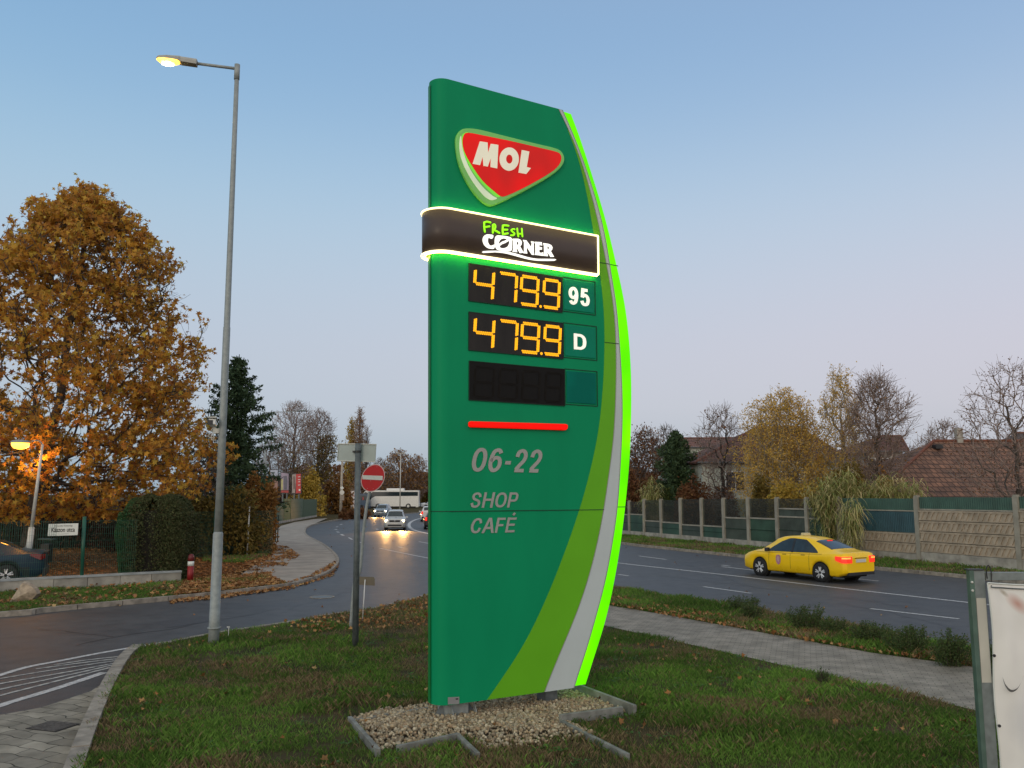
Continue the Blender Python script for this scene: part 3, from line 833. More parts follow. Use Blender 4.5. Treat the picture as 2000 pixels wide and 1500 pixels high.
for pl in ((1215, 521), (1224, 990)):
    zj = uz(*pl)[1]
    b = MB(); b.prism([sp(uC(zj) + 0.003, zj - 0.006, 0.010), sp(uD(zj) + 0.003, zj - 0.006, 0.002), sp(uD(zj) + 0.003, zj + 0.006, 0.002), sp(uC(zj) + 0.003, zj + 0.006, 0.010)], SN * 0.006)
    o = sbuild(b, 'strip_joint', mat('strip_gap', (0.02, 0.14, 0.0), 0.7), lime)

def plate(px, off0, off1, name, mat_, parent=None, bevel=0.0, inset=None):
    b = MB(); pts = [sp(*uz(*p, off1), off1) for p in px]
    b.prism(pts, -SN * (off1 - off0))
    return sbuild(b, name, mat_, parent, bevel=bevel)

def smooth_px(px, n=5, closed=True):
    P = [np.array(p, float) for p in px]; out = []; m = len(P)
    for i in range(m if closed else m - 1):
        p0, p1, p2, p3 = (P[(i - 1) % m] if closed or i else P[0]), P[i], P[(i + 1) % m], (P[(i + 2) % m] if closed or i + 2 < m else P[-1])
        for k in range(n):
            t = k / n
            out.append(tuple(0.5 * ((2 * p1) + (p2 - p0) * t + (2 * p0 - 5 * p1 + 4 * p2 - p3) * t * t + (3 * p1 - p0 - 3 * p2 + p3) * t ** 3)))
    if not closed: out.append(tuple(P[-1]))
    return out

# shield emblem: pale green frame, white crescent, red field, three white letters
Z6 = lambda pts: [(880 + x / 4.839, 230 + y / 4.839) for x, y in pts]
outer = Z6([(50, 230), (62, 160), (98, 115), (150, 97), (260, 105), (430, 146), (620, 194), (820, 243), (975, 280), (1045, 312), (1078, 375), (1062, 445), (990, 520), (880, 592), (720, 682), (580, 752), (470, 805), (395, 832), (330, 815), (250, 742), (170, 630), (105, 500), (66, 370)])
def frame_mat():
    return mat('shield_frame', (0.13, 0.42, 0.09), 0.35, var=0.1, scale=2, emit=(0.16, 0.5, 0.06), estr=0.22, coat=0.3)
emblem = plate(smooth_px(outer, 3), 0.002, 0.055, 'emblem', frame_mat(), bevel=0.018)
cres = Z6([(88, 200), (84, 290), (100, 380), (140, 480), (195, 580), (262, 675), (325, 745), (385, 778), (440, 762), (400, 738), (330, 680), (260, 600), (200, 510), (150, 410), (118, 310), (104, 220), (100, 170)])
plate(smooth_px(cres, 3), 0.055, 0.061, 'crescent', mat('crescent_white', (0.5, 0.6, 0.42), 0.4, emit=(0.8, 0.9, 0.6), estr=0.35), emblem)
ring_g = Z6([(108, 200), (120, 160), (165, 135), (330, 150), (1005, 305), (1060, 360), (1058, 420), (1010, 488), (900, 562), (700, 672), (530, 748), (470, 752), (410, 712), (290, 600), (170, 420), (112, 290)])
plate(smooth_px(Z6([(100, 215), (112, 160), (140, 140), (165, 138), (150, 160), (125, 200), (124, 280), (150, 360), (200, 440), (300, 585), (420, 700), (470, 735), (452, 752), (400, 722), (285, 608), (190, 478), (130, 350), (104, 270)]), 2), 0.055, 0.058, 'rim_line', mat('rim_lime', (0.12, 0.5, 0.03), 0.4, emit=(0.2, 0.85, 0.04), estr=0.5), emblem)
red = Z6([(114, 232), (124, 168), (165, 141), (330, 170), (600, 226), (830, 280), (990, 318), (1038, 345), (1046, 400), (1005, 470), (900, 547), (700, 658), (540, 732), (480, 741), (425, 704), (300, 590), (190, 430), (132, 320)])
def red_mat():
    m, nt, bs = new_mat('lit_red_field')
    L, N = nt.links.new, nt.nodes.new
    tc = N('ShaderNodeTexCoord'); n = N('ShaderNodeTexNoise'); n.inputs['Scale'].default_value = 1.6; n.inputs['Detail'].default_value = 1
    L(tc.outputs['Object'], n.inputs['Vector'])
    r = ramp(nt, [(0.35, (0.55, 0.015, 0.010)), (0.65, (1.0, 0.006, 0.004))]); L(n.outputs[0], r.inputs[0])
    bs.inputs['Base Color'].default_value = (0.38, 0.010, 0.010, 1); L(r.outputs[0], bs.inputs['Emission Color'])
    bs.inputs['Emission Strength'].default_value = 0.55; bs.inputs['Roughness'].default_value = 0.4; bs.inputs['Specular IOR Level'].default_value = 0.12
    return m
field = plate(smooth_px(red, 3), 0.055, 0.064, 'red_field', red_mat(), emblem)
M['lit_cream'] = mat('lit_cream', (0.6, 0.6, 0.5), 0.4, var=0.05, emit=(0.8, 0.72, 0.5), estr=0.42)
ZM = lambda pts: [(915 + x / 15.385, 270 + y / 15.385) for x, y in pts]
plate(ZM([(128, 765), (345, 92), (575, 128), (592, 440), (672, 165), (900, 200), (865, 905), (665, 865), (672, 590), (582, 850), (452, 825), (428, 550), (350, 805)]), 0.064, 0.070, 'letter', M['lit_cream'], field)
oc = [(1225 + 290 * math.cos(a) , 625 + 350 * math.sin(a)) for a in [2 * math.pi * k / 40 for k in range(40)]]
ic = [(1230 + 98 * math.cos(a), 625 + 135 * math.sin(a)) for a in [2 * math.pi * k / 40 for k in range(40)]]
b = MB()
OO = [sp(*uz(*p, 0.070), 0.070) for p in ZM(oc)]; II = [sp(*uz(*p, 0.070), 0.070) for p in ZM(ic)]
b.grid([[p - SN * 0.006 for p in OO + OO[:1]], OO + OO[:1], II + II[:1], [p - SN * 0.006 for p in II + II[:1]]])
sbuild(b, 'letter', M['lit_cream'], field)
plate(ZM([(1605, 352), (1830, 400), (1752, 865), (1878, 895), (1740, 1072), (1505, 1030)]), 0.064, 0.070, 'letter', M['lit_cream'], field)

# ---- wrap-round shop banner with lit tubes
OFFB = 0.10
zb_t = (uz(895, 414, OFFB)[1] + uz(1168, 459, OFFB)[1]) / 2
zb_b = (uz(887, 495.5, OFFB)[1] + uz(1168, 532, OFFB)[1]) / 2
u_br = uz(1168, 495, OFFB)[0]
def bloop(z, off, n=20, a1=1.5):
    c = uL(z); r = R_END + off
    return [sp(u_br, z, off)] + [sp(u_br + (c - u_br) * k / 8, z, off) for k in range(1, 8)] + [sp(c + r * math.cos(a), z, -R_END + r * math.sin(a)) for a in [math.pi * (0.5 + (a1 - 0.5) * k / n) for k in range(n + 1)]] + [sp(u_br, z, -2 * R_END - off)]
M['banner_brown'] = mat('dark_brown_acrylic', (0.072, 0.054, 0.046), 0.38, var=0.05, spec=0.25)
b = MB(); o1, o2, i1, i2 = bloop(zb_b, OFFB), bloop(zb_t, OFFB), bloop(zb_b, 0.03), bloop(zb_t, 0.03)
b.grid([i1, o1, o2, i2])
b.add([i1[0], o1[0], o2[0], i2[0]], [(0, 1, 2, 3)])
shop = sbuild(b, 'shop_banner', M['banner_brown'])
for p in shop.data.polygons: p.use_smooth = abs(p.normal.z) < 0.5
M['tube'] = mat('lit_tube', (0.9, 0.9, 0.8), 0.4, emit=(1.0, 0.80, 0.34), estr=2.4)
fr = bloop(zb_t, OFFB + 0.004)
b = MB(); b.tube([p + Vector((0, 0, 0.006)) for p in fr], 0.0145, 8); sbuild(b, 'light_tube', M['tube'], shop, True)
fr2 = bloop(zb_b, OFFB + 0.004)
b = MB(); b.tube([p - Vector((0, 0, 0.006)) for p in fr2], 0.0145, 8); sbuild(b, 'light_tube', M['tube'], shop, True)
b = MB(); b.tube([fr[0] + Vector((0, 0, 0.006)), fr2[0] - Vector((0, 0, 0.006))], 0.0145, 8); sbuild(b, 'light_tube', M['tube'], shop, True)
# hidden inner light line washing the panel below and above the banner
M['wash'] = mat('edge_light', (0.9, 0.9, 0.6), 0.4, emit=(1.0, 0.92, 0.15), estr=18.0)
M['wash_top'] = mat('edge_light_top', (0.9, 0.9, 0.6), 0.4, emit=(1.0, 0.9, 0.2), estr=8.0)
for z, wm in ((zb_b - 0.013, 'wash'), (zb_t + 0.013, 'wash_top')):
    b = MB(); lp = bloop(z, 0.065)[:-4]
    b.tube(lp, 0.012, 6); sbuild(b, 'edge_light', M[wm], shop, True)

# handwritten and flared lettering on the banner
ZF = lambda pts: [(935 + x / 12.5, 425 + y / 12.5) for x, y in pts]
M['lit_lime'] = mat('lit_lime', (0.3, 0.8, 0.02), 0.4, emit=(0.30, 1.0, 0.0), estr=0.95)
M['lit_white'] = mat('lit_white', (0.9, 0.9, 0.85), 0.4, emit=(1.0, 1.0, 0.88), estr=1.0)
def stroke_letter(strokes, r=0.0135):
    b = MB()
    for s in strokes:
        pts = [sp(*uz(*p, OFFB + 0.012), OFFB + 0.012) for p in ZF(s)]
        b.tube(smooth_line(pts, 4) if len(pts) > 2 else pts, r, 6)
        for q in (pts[0], pts[-1]):
            b.lathe([(0.001, -r), (r * .8, -r * .6), (r, 0), (r * .8, r * .6), (0.001, r)], q, 8)
    sbuild(b, 'letter', M['lit_lime'], shop, True)
stroke_letter([[(150, 345), (135, 240), (135, 115)], [(135, 120), (200, 100), (285, 120)], [(140, 235), (200, 225), (262, 215)]])
stroke_letter([[(345, 370), (345, 270), (345, 180)], [(345, 180), (375, 165), (405, 195), (400, 260), (350, 310)], [(360, 300), (430, 330), (505, 375)]])
stroke_letter([[(725, 200), (650, 190), (590, 195)], [(590, 195), (582, 300), (590, 400)], [(590, 295), (700, 295)], [(590, 400), (650, 395), (710, 385)]])
stroke_letter([[(875, 285), (830, 280), (795, 310), (830, 350), (872, 390), (850, 430), (785, 432)]], 0.012)
stroke_letter([[(940, 265), (950, 370), (968, 460)], [(1052, 270), (1060, 380), (1068, 460)], [(950, 395), (1060, 395)]], 0.012)
def fc_letter(poly, sm=0, holes=()):
    plate(smooth_px(ZF(poly), sm) if sm else ZF(poly), OFFB, OFFB + 0.012, 'letter', M['lit_white'], shop)
    for h in holes:
        plate(smooth_px(ZF(h), 4), OFFB + 0.0125, OFFB + 0.0135, 'letter_counter', M['banner_brown'], shop)
fc_letter([(355, 430), (340, 505), (285, 505), (250, 480), (225, 540), (235, 620), (280, 680), (330, 680), (385, 660), (380, 750), (310, 758), (220, 735), (140, 660), (103, 560), (120, 470), (180, 415), (270, 412)], 3)
fc_letter([(405, 500), (440, 440), (520, 436), (680, 455), (790, 490), (812, 560), (812, 720), (800, 800), (740, 820), (600, 805), (460, 780), (410, 700), (398, 600)], 3,
          [[(492, 640), (510, 570), (560, 520), (620, 510), (685, 525), (640, 560), (560, 590)], [(515, 700), (570, 650), (650, 620), (740, 570), (738, 640), (700, 710), (620, 745), (545, 740)]])
fc_letter([(828, 515), (960, 515), (1030, 545), (1055, 600), (1045, 660), (1010, 700), (1055, 780), (1095, 855), (1010, 862), (960, 770), (925, 730), (925, 790), (945, 840), (830, 830), (848, 780), (845, 580)], 0, [[(935, 590), (965, 605), (968, 650), (938, 660)]])
fc_letter([(1085, 545), (1165, 555), (1290, 730), (1300, 620), (1280, 578), (1360, 590), (1345, 650), (1350, 910), (1300, 900), (1175, 700), (1170, 800), (1190, 875), (1100, 865), (1115, 800), (1115, 600)])
fc_letter([(1375, 590), (1540, 600), (1550, 680), (1500, 665), (1480, 668), (1480, 715), (1545, 725), (1545, 780), (1480, 775), (1480, 850), (1530, 860), (1580, 845), (1575, 930), (1375, 905), (1393, 850), (1393, 640)])
fc_letter([(1580, 622), (1700, 640), (1770, 670), (1803, 725), (1795, 780), (1760, 815), (1800, 890), (1840, 955), (1760, 955), (1700, 860), (1675, 830), (1675, 880), (1695, 940), (1590, 930), (1605, 870), (1600, 680)], 0, [[(1680, 700), (1708, 715), (1710, 760), (1682, 765)]])
fc_letter([(115, 820), (400, 808), (650, 825), (900, 875), (1200, 965), (1450, 1005), (1855, 1010), (1850, 1050), (1500, 1052), (1250, 1025), (980, 955), (760, 895), (600, 862), (400, 845), (120, 858)], 2)

# ---- text
def text_mesh(txt, shear=0.0, bold=0.0, depth=0.0):
    cu = bpy.data.curves.new('t', 'FONT'); cu.body = txt; cu.shear = shear; cu.offset = bold; cu.extrude = depth; cu.resolution_u = 6
    o = bpy.data.objects.new('t', cu); COL.objects.link(o)
    dg = bpy.context.evaluated_depsgraph_get(); dg.update()
    me = bpy.data.meshes.new_from_object(o.evaluated_get(dg))
    bpy.data.objects.remove(o); bpy.data.curves.remove(cu)
    v = np.array([q.co[:] for q in me.vertices]); f = [tuple(p.vertices) for p in me.polygons]
    bpy.data.meshes.remove(me)
    return v, f
def sign_text(txt, box, name, mat_, shear=0.0, bold=0.0, off=0.004, th=0.004, parent=None):
    """box: left, right, top, bottom in pixels of its left edge; laid out on the face plane"""
    l, r, t, bt, tr = box
    v, f = text_mesh(txt, shear, bold, 0.01)
    lo, hi = v.min(0), v.max(0)
    u0, z1 = uz(l, t, off); _, z0 = uz(l, bt, off); u1, _ = uz(r, tr, off)
    b = MB()
    q = (v - lo) / (hi - lo)
    b.add([sp(u0 + (u1 - u0) * p[0], z0 + (z1 - z0) * p[1], off + th * p[2]) for p in q], f)
    return sbuild(b, name, mat_, parent)
GL = {
 '0': (.60, [('o', .5)]), 'O': (.74, [('o', .5)]),
 '6': (.58, [('c', [(.93, .84), (.78, .97), (.50, 1.0), (.18, .88), (.02, .52), (.06, .20), (.30, .01), (.60, 0), (.88, .12), (.98, .33), (.86, .55), (.56, .62), (.28, .56), (.08, .42)])]),
 '9': (.56, [('c', [(.07, .16), (.22, .03), (.50, 0), (.82, .12), (.98, .48), (.94, .80), (.70, .99), (.40, 1.0), (.12, .88), (.02, .67), (.14, .45), (.44, .38), (.72, .44), (.92, .58)])]),
 '2': (.57, [('c', [(.04, .68), (.14, .90), (.45, 1.0), (.80, .93), (.94, .72), (.82, .50), (.45, .27), (.12, .05)]), ('l', [(.0, .0), (1.0, .0)])]),
 '5': (.56, [('l', [(.92, 1.0), (.20, 1.0)]), ('l', [(.20, 1.08), (.09, .47)]), ('c', [(.09, .50), (.30, .62), (.58, .64), (.88, .52), (.98, .30), (.82, .06), (.48, 0), (.18, .05), (.02, .24)])]),
 '-': (.34, [('l', [(-.2, .38), (1.2, .38)])]),
 'S': (.66, [('c', [(.94, .72), (.84, .92), (.50, 1.0), (.18, .94), (.07, .75), (.22, .59), (.52, .51), (.84, .41), (.95, .22), (.80, .05), (.48, 0), (.16, .06), (.02, .28)])]),
 'H': (.70, [('l', [(0, -.1), (0, 1.1)]), ('l', [(1, -.1), (1, 1.1)]), ('l', [(0, .52), (1, .52)])]),
 'P': (.64, [('l', [(0, -.1), (0, 1.1)]), ('c', [(0, 1.0), (.35, 1.0), (.70, 1.0), (.94, .90), (.98, .72), (.92, .54), (.70, .45), (.35, .45), (0, .45)])]),
 'C': (.70, [('c', [(.98, .68), (.86, .92), (.55, 1.0), (.20, .90), (.02, .60), (.02, .38), (.18, .10), (.52, 0), (.84, .07), (.98, .32)])]),
 'A': (.76, [('l', [(-.04, -.1), (.47, 1.1)]), ('l', [(1.04, -.1), (.53, 1.1)]), ('l', [(.18, .30), (.82, .30)])]),
 'F': (.60, [('l', [(0, -.1), (0, 1.1)]), ('l', [(0, 1.0), (1.1, 1.0)]), ('l', [(0, .50), (.92, .50)])]),
 'É': (.64, [('l', [(0, -.1), (0, 1.1)]), ('l', [(0, 1.0), (1.1, 1.0)]), ('l', [(0, .52), (1.0, .52)]), ('l', [(0, 0), (1.14, 0)]), ('l', [(.50, 1.28), (.72, 1.46)])]),
 'D': (.70, [('l', [(0, -.1), (0, 1.1)]), ('c', [(0, 1.0), (.30, 1.0), (.60, .99), (.90, .82), (.98, .50), (.90, .18), (.60, .01), (.30, 0), (0, 0)])]),
}
def glyph_text(txt, box, name, mat_, slant=0.2, st=0.17, off=0.004, th=0.004, parent=None, gap=0.10):
    """box: left, right, cap top, baseline px at the left; cap top px at the right"""
    l, r, t, bt, tr = box
    u0, z1 = uz(l, t, off); _, z0 = uz(l, bt, off); u1, _ = uz(r, tr, off); h = z1 - z0
    tot = sum(GL[c][0] for c in txt) + gap * (len(txt) - 1) + slant; kx = (u1 - u0) / tot; x = 0.0
    for c in txt:
        w, strokes = GL[c]; b = MB(); s = st; si = 0
        M_ = lambda p: ((x + s / 2 + p[0] * (w - s)), (s / 2 + p[1] * (1 - s)))
        for kind, data in strokes:
            o = off + 0.0006 * si; si += 1
            if kind == 'o':
                pts = [M_((.5 + .5 * math.copysign(abs(math.cos(a)) ** .88, math.cos(a)), .5 + .5 * math.copysign(abs(math.sin(a)) ** .88, math.sin(a)))) for a in [2 * math.pi * k / 40 for k in range(41)]]; closed = True
            elif kind == 'c':
                pts = [tuple(q) for q in smooth_px([M_(p) for p in data], 4, False)]; closed = False
            else:
                pts = [M_(p) for p in data]; closed = False
                if c in 'HPFÉD' and abs(data[0][0] - data[1][0]) < .01: pts = [(pts[0][0], 0), (pts[1][0], 1)]
                if c == '5' and data[0][1] > 1.01: pts[0] = (pts[0][0], 1.0)
                if c == 'A' and data[1][1] > 1: 
                    dx = (pts[1][0] - pts[0][0]) / (pts[1][1] - pts[0][1]); pts = [(pts[0][0] - dx * pts[0][1], 0), (pts[0][0] + dx * (1 - pts[0][1]), 1)]
            Lr, Rr = [], []
            for i, p in enumerate(pts):
                if closed: a_, b2 = pts[(i - 1) % 40], pts[(i + 1) % 40]
                else: a_, b2 = pts[max(0, i - 1)], pts[min(len(pts) - 1, i + 1)]
                dx, dy = b2[0] - a_[0], b2[1] - a_[1]; q = math.hypot(dx, dy); nx, ny = -dy / q, dx / q; hw_ = s / 2 * (1 - .10 * abs(ny) ** 2)
                if kind == 'l' and abs(dx) > abs(dy) * .2 and abs(dy) > 1e-6 and c == 'A': nx, ny, hw_ = -1, 0, s / 2 * 1.06
                Lr.append((p[0] + nx * hw_, p[1] + ny * hw_)); Rr.append((p[0] - nx * hw_, p[1] - ny * hw_))
            f = lambda p, oo: sp(u0 + (p[0] + slant * p[1]) * kx, z0 + p[1] * h, oo)
            n_ = len(Lr)
            b.grid([[f(p, o) for p in Rr], [f(p, o + th) for p in Rr], [f(p, o + th) for p in Lr], [f(p, o) for p in Lr]])
            if not closed:
                for e in (0, n_ - 1): b.add([f(Rr[e], o), f(Rr[e], o + th), f(Lr[e], o + th), f(Lr[e], o)], [(0, 1, 2, 3)])
        sbuild(b, name, mat_, parent); x += w + gap
M['letters_grey'] = mat('grey_lettering', (0.34, 0.34, 0.31), 0.45, var=0.05)
glyph_text('06-22', (918, 1062.5, 873.5, 921.5, 876), 'lettering', M['letters_grey'], 0.20, 0.165, gap=.09)
glyph_text('SHOP', (917, 1014, 961.5, 992, 961), 'lettering', M['letters_grey'], 0.20, 0.16, gap=.12)
glyph_text('CAFÉ', (917, 1010, 1012, 1042, 1010), 'lettering', M['letters_grey'], 0.20, 0.16, gap=.10)

# ---- price displays
M['screen'] = mat('led_screen', (0.014, 0.012, 0.010), 0.25, scale=6, var=0.5, spec=0.2, stretch=(1, 1, 0.25))
M['screen_off'] = mat('led_screen_dusty', (0.012, 0.011, 0.010), 0.4, scale=9, spec=0.08, col2=(0.009, 0.009, 0.009), stretch=(4, 4, 0.3))
M['led'] = mat('amber_led', (0.5, 0.2, 0.0), 0.5, emit=(1.0, 0.43, 0.0), estr=1.15)
M['led_off'] = mat('dead_segment', (0.017, 0.0155, 0.014), 0.6, spec=0.05)
M['label_green'] = mat('label_green', (0.006, 0.15, 0.085), 0.35, emit=(0.0, 0.10, 0.06), estr=0.4, var=0.12, scale=1.5, spec=0.05)
M['label_off'] = mat('label_teal', (0.002, 0.16, 0.115), 0.4, var=0.15, scale=1.5, spec=0.05)
SEGS = {'4': 'fgbc', '7': 'abc', '9': 'abfgcd', '8': 'abcdefg'}
def hexdots(b, p, q, w, n):
    """double row of LED dots from p to q (plane uv)"""
    d = (q[0] - p[0], q[1] - p[1]); L_ = math.hypot(*d); d = (d[0] / L_, d[1] / L_); nrm = (-d[1], d[0])
    for row in (-1, 1):
        for k in range(n):
            t = (k + (0.25 if row > 0 else 0.75)) / n * L_
            cu_, cz = p[0] + d[0] * t + nrm[0] * row * w * 0.24, p[1] + d[1] * t + nrm[1] * row * w * 0.24
            r = w * 0.27
            ring = [sp(cu_ + r * math.cos(a), cz + r * math.sin(a), 0.018) for a in [math.pi / 3 * m for m in range(6)]]
            base = [x - SN * 0.004 for x in ring]
            b.add(ring + base, [(0, 1, 2, 3, 4, 5)] + [(i, (i + 1) % 6, 6 + (i + 1) % 6, 6 + i) for i in range(6)])
def display(tl, tr, br, bl, digits, lab, lab_box, lit=True):
    off = 0.012
    u0, z1 = uz(*tl, off); u1, z1b = uz(*tr, off); _, z0 = uz(*bl, off); _, z0b = uz(*br, off)
    z1, z0 = (z1 + z1b) / 2, (z0 + z0b) / 2
    b = MB(); b.prism([sp(u0, z0, off), sp(u1, z0, off), sp(u1, z1, off), sp(u0, z1, off)], -SN * 0.010)
    scr = sbuild(b, 'price_display', M['screen'] if lit else M['screen_off'])
    b = MB(); e = 0.008
    for (a0, c0, a1, c1) in ((u0 - e, z0 - e, u1 + e, z0), (u0 - e, z1, u1 + e, z1 + e), (u0 - e, z0, u0, z1), (u1, z0, u1 + e, z1)):
        b.prism([sp(a0, c0, off + 0.005), sp(a1, c0, off + 0.005), sp(a1, c1, off + 0.005), sp(a0, c1, off + 0.005)], -SN * 0.015)
    sbuild(b, 'display_frame', M['groove'], scr)
    W_, H_ = u1 - u0, z1 - z0
    slots = [(0.055, 0.245), (0.305, 0.49), (0.545, 0.725), (0.795, 0.965)]
    for (s0, s1), dgt in zip(slots, digits):
        b = MB()
        x0, x1 = u0 + W_ * s0, u0 + W_ * s1; yt, yb = z1 - H_ * 0.13, z0 + H_ * 0.09; ym = (yt + yb) / 2
        sl = 0.06 * (yt - yb)
        X = lambda x, y: (x + sl * ((y - yb) / (yt - yb)) - sl * 0.5, y)
        w = H_ * 0.095; g = w * 0.28
        seg = {'a': (X(x0 + g, yt), X(x1 - g, yt)), 'g': (X(x0 + g, ym), X(x1 - g, ym)), 'd': (X(x0 + g, yb), X(x1 - g, yb)),
               'f': (X(x0, yt - g), X(x0, ym + g)), 'b': (X(x1, yt - g), X(x1, ym + g)), 'e': (X(x0, ym - g), X(x0, yb + g)), 'c': (X(x1, ym - g), X(x1, yb + g))}
        for s in SEGS[dgt]:
            hexdots(b, seg[s][0], seg[s][1], w * (1.0 if lit else 0.8), 9 if s in 'agd' else 8)
        sbuild(b, 'digit_dots', M['led'] if lit else M['led_off'], scr)
    if lit:
        b = MB(); p = (u0 + W_ * 0.758, z0 + H_ * 0.085)
        ring = [sp(p[0] + 0.021 * math.cos(a), p[1] + 0.021 * math.sin(a), 0.018) for a in [math.pi / 5 * m for m in range(10)]]
        b.prism(ring, -SN * 0.004); sbuild(b, 'decimal_point', M['led'], scr)
    # label box right of the display
    (lu0, lz1), (lu1, _), (_, lz0) = uz(*lab_box[0], off), uz(*lab_box[1], off), uz(*lab_box[3], off)
    lz1 = (lz1 + uz(*lab_box[1], off)[1]) / 2; lz0 = (lz0 + uz(*lab_box[2], off)[1]) / 2
    lu0 = u1 + e + 0.004
    b = MB()
    for (a0, c0, a1, c1) in ((lu0, lz0, lu1, lz0 + 0.010), (lu0, lz1 - 0.010, lu1, lz1), (lu0, lz0 + 0.01, lu0 + 0.01, lz1 - 0.01), (lu1 - 0.01, lz0 + 0.01, lu1, lz1 - 0.01)):
        b.prism([sp(a0, c0, 0.008), sp(a1, c0, 0.008), sp(a1, c1, 0.008), sp(a0, c1, 0.008)], -SN * 0.006)
    fr_ = sbuild(b, 'label_frame', M['groove'])
    b = MB(); ins = 0.032
    b.prism([sp(lu0 + ins, lz0 + ins, 0.013), sp(lu1 - ins, lz0 + ins, 0.013), sp(lu1 - ins, lz1 - ins, 0.013), sp(lu0 + ins, lz1 - ins, 0.013)], -SN * 0.010)
    panel = sbuild(b, 'label_panel', M['label_green'] if lit else M['label_off'], bevel=0.004)
    if lab:
        glyph_text(lab[0], lab[1], 'lettering', M['lit_white2'], 0.0, 0.185, 0.014, 0.004, panel, gap=.10)
M['lit_white2'] = mat('lit_white_letters', (0.85, 0.85, 0.78), 0.4, emit=(1.0, 0.96, 0.80), estr=0.55)
display((916.5, 516), (1097, 541), (1099, 608), (916.5, 589), '4799', ('95', (1110, 1151.5, 559, 594, 562), 0.03), [(1098, 541), (1163, 548.5), (1164.5, 616), (1099, 608)])
display((916.5, 610), (1099, 631), (1100, 699), (918, 685), '4799', ('D', (1120.5, 1145, 651, 682, 652.5), 0.02), [(1100, 631), (1166, 635.5), (1167, 704), (1101, 699)])
display((917, 707), (1102, 720), (1103, 790), (918, 783), '8888', None, [(1103, 720), (1167, 724.5), (1168, 794), (1104, 790)], False)

# red light bar
M['red_bar'] = mat('lit_red_bar', (0.45, 0.004, 0.002), 0.4, emit=(1.0, 0.004, 0.001), estr=0.75, scale=2.0, spec=0.1)
plate([(917.5, 824.5), (921, 822.5), (1106, 828), (1110, 830), (1109.5, 837), (1106, 840), (921, 834), (917.5, 832)], 0.002, 0.06, 'red_light_bar', M['red_bar'], bevel=0.012)
# rating plate
tp = plate([(875, 1362), (897, 1361), (897, 1374.5), (875, 1376)], 0.003, 0.006, 'rating_plate', mat('plate_alu', (0.3, 0.3, 0.3), 0.5, metal=0.3))
plate([(890, 1364), (895, 1363.7), (895, 1366.5), (890, 1366.8)], 0.006, 0.007, 'plate_mark', M['dark'], tp)
# steel feet
for (px, py), w in (((887, 1392), 0.34), ((1071, 1358), 0.20)):
    u, _ = uz(px, py, -0.2)
    b = MB()
    b.prism([sp(u - w / 2, -0.05, -0.35), sp(u + w / 2, -0.05, -0.35), sp(u + w / 2, -0.05, -0.12), sp(u - w / 2, -0.05, -0.12)], (0, 0, Z_BOT + 0.05))
    foot = sbuild(b, 'foot', M['galv_dark'] if w < 0.3 else M['galv'])
    if w > 0.3:
        for du in (-0.10, 0.24):
            b = MB(); b.prism([sp(u + du, 0.02, -0.12), sp(u + du, 0.02, 0.04), sp(u + du, Z_BOT * 0.5, -0.02), sp(u + du, Z_BOT, -0.12)], SU * 0.012)
            sbuild(b, 'gusset', M['galv'], foot)
        b = MB(); b.prism([sp(u - w / 2, 0.02, -0.12), sp(u - w / 2 - 0.2, 0.02, -0.2), sp(u - w / 2, Z_BOT, -0.2)], SN * 0.012); sbuild(b, 'gusset', M['galv_dark'], foot)
        b = MB(); b.prism([sp(u + w / 2, 0.02, -0.12), sp(u + w / 2 + 0.2, 0.02, -0.2), sp(u + w / 2, Z_BOT, -0.2)], SN * 0.012); sbuild(b, 'gusset', M['galv_dark'], foot)

# ------------------------------------------------------------------ gravel bed with concrete edging
rs = np.random.RandomState(77)
n = 10500
P = np.array([(p.x, p.y) for p in bed_poly]); lo, hi = P.min(0), P.max(0)
X, Y = [], []
while sum(map(len, X)) < n:
    x = lo[0] + rs.rand(n) * (hi[0] - lo[0]); y = lo[1] + rs.rand(n) * (hi[1] - lo[1])
    k = in_poly(x, y, bed_poly)
    k &= (y > P[:, 1].min() + 0.55 + 0.5 * vnoise(x, y, 0.3, 4)) | (rs.rand(n) < 0.35)
    X.append(x[k]); Y.append(y[k])
X, Y = np.concatenate(X)[:n], np.concatenate(Y)[:n]
t_ = (1 + 5 ** 0.5) / 2
IC = np.array([(-1, t_, 0), (1, t_, 0), (-1, -t_, 0), (1, -t_, 0), (0, -1, t_), (0, 1, t_), (0, -1, -t_), (0, 1, -t_), (t_, 0, -1), (t_, 0, 1), (-t_, 0, -1), (-t_, 0, 1)]) / math.sqrt(1 + t_ * t_)
IF = np.array([(0, 11, 5), (0, 5, 1), (0, 1, 7), (0, 7, 10), (0, 10, 11), (1, 5, 9), (5, 11, 4), (11, 10, 2), (10, 7, 6), (7, 1, 8), (3, 9, 4), (3, 4, 2), (3, 2, 6), (3, 6, 8), (3, 8, 9), (4, 9, 5), (2, 4, 11), (6, 2, 10), (8, 6, 7), (9, 8, 1)])
sz = 0.012 + 0.021 * rs.rand(n) ** 1.8
sc3 = sz[:, None] * (0.65 + 0.7 * rs.rand(n, 3)); sc3[:, 2] *= 0.75
tt, bb, nn = rand_frames(n, rs)
jit = 1 + 0.28 * (rs.rand(n, 12, 1) - 0.5)
Vv = IC[None] * jit * sc3[:, None, :]
Vv = tt[:, None] * Vv[..., :1] + bb[:, None] * Vv[..., 1:2] + nn[:, None] * Vv[..., 2:]
Zz = LAWN_Z - 0.03 + rs.rand(n) * 0.038 + 0.02 * vnoise(X + 9, Y, 0.5, 3)
Vv += np.stack([X, Y, Zz], 1)[:, None, :]
Ff = (IF[None] + np.arange(n)[:, None, None] * 12).reshape(-1, 3)
m, nt, bs = new_mat('pebble')
g = nt.nodes.new('ShaderNodeNewGeometry')
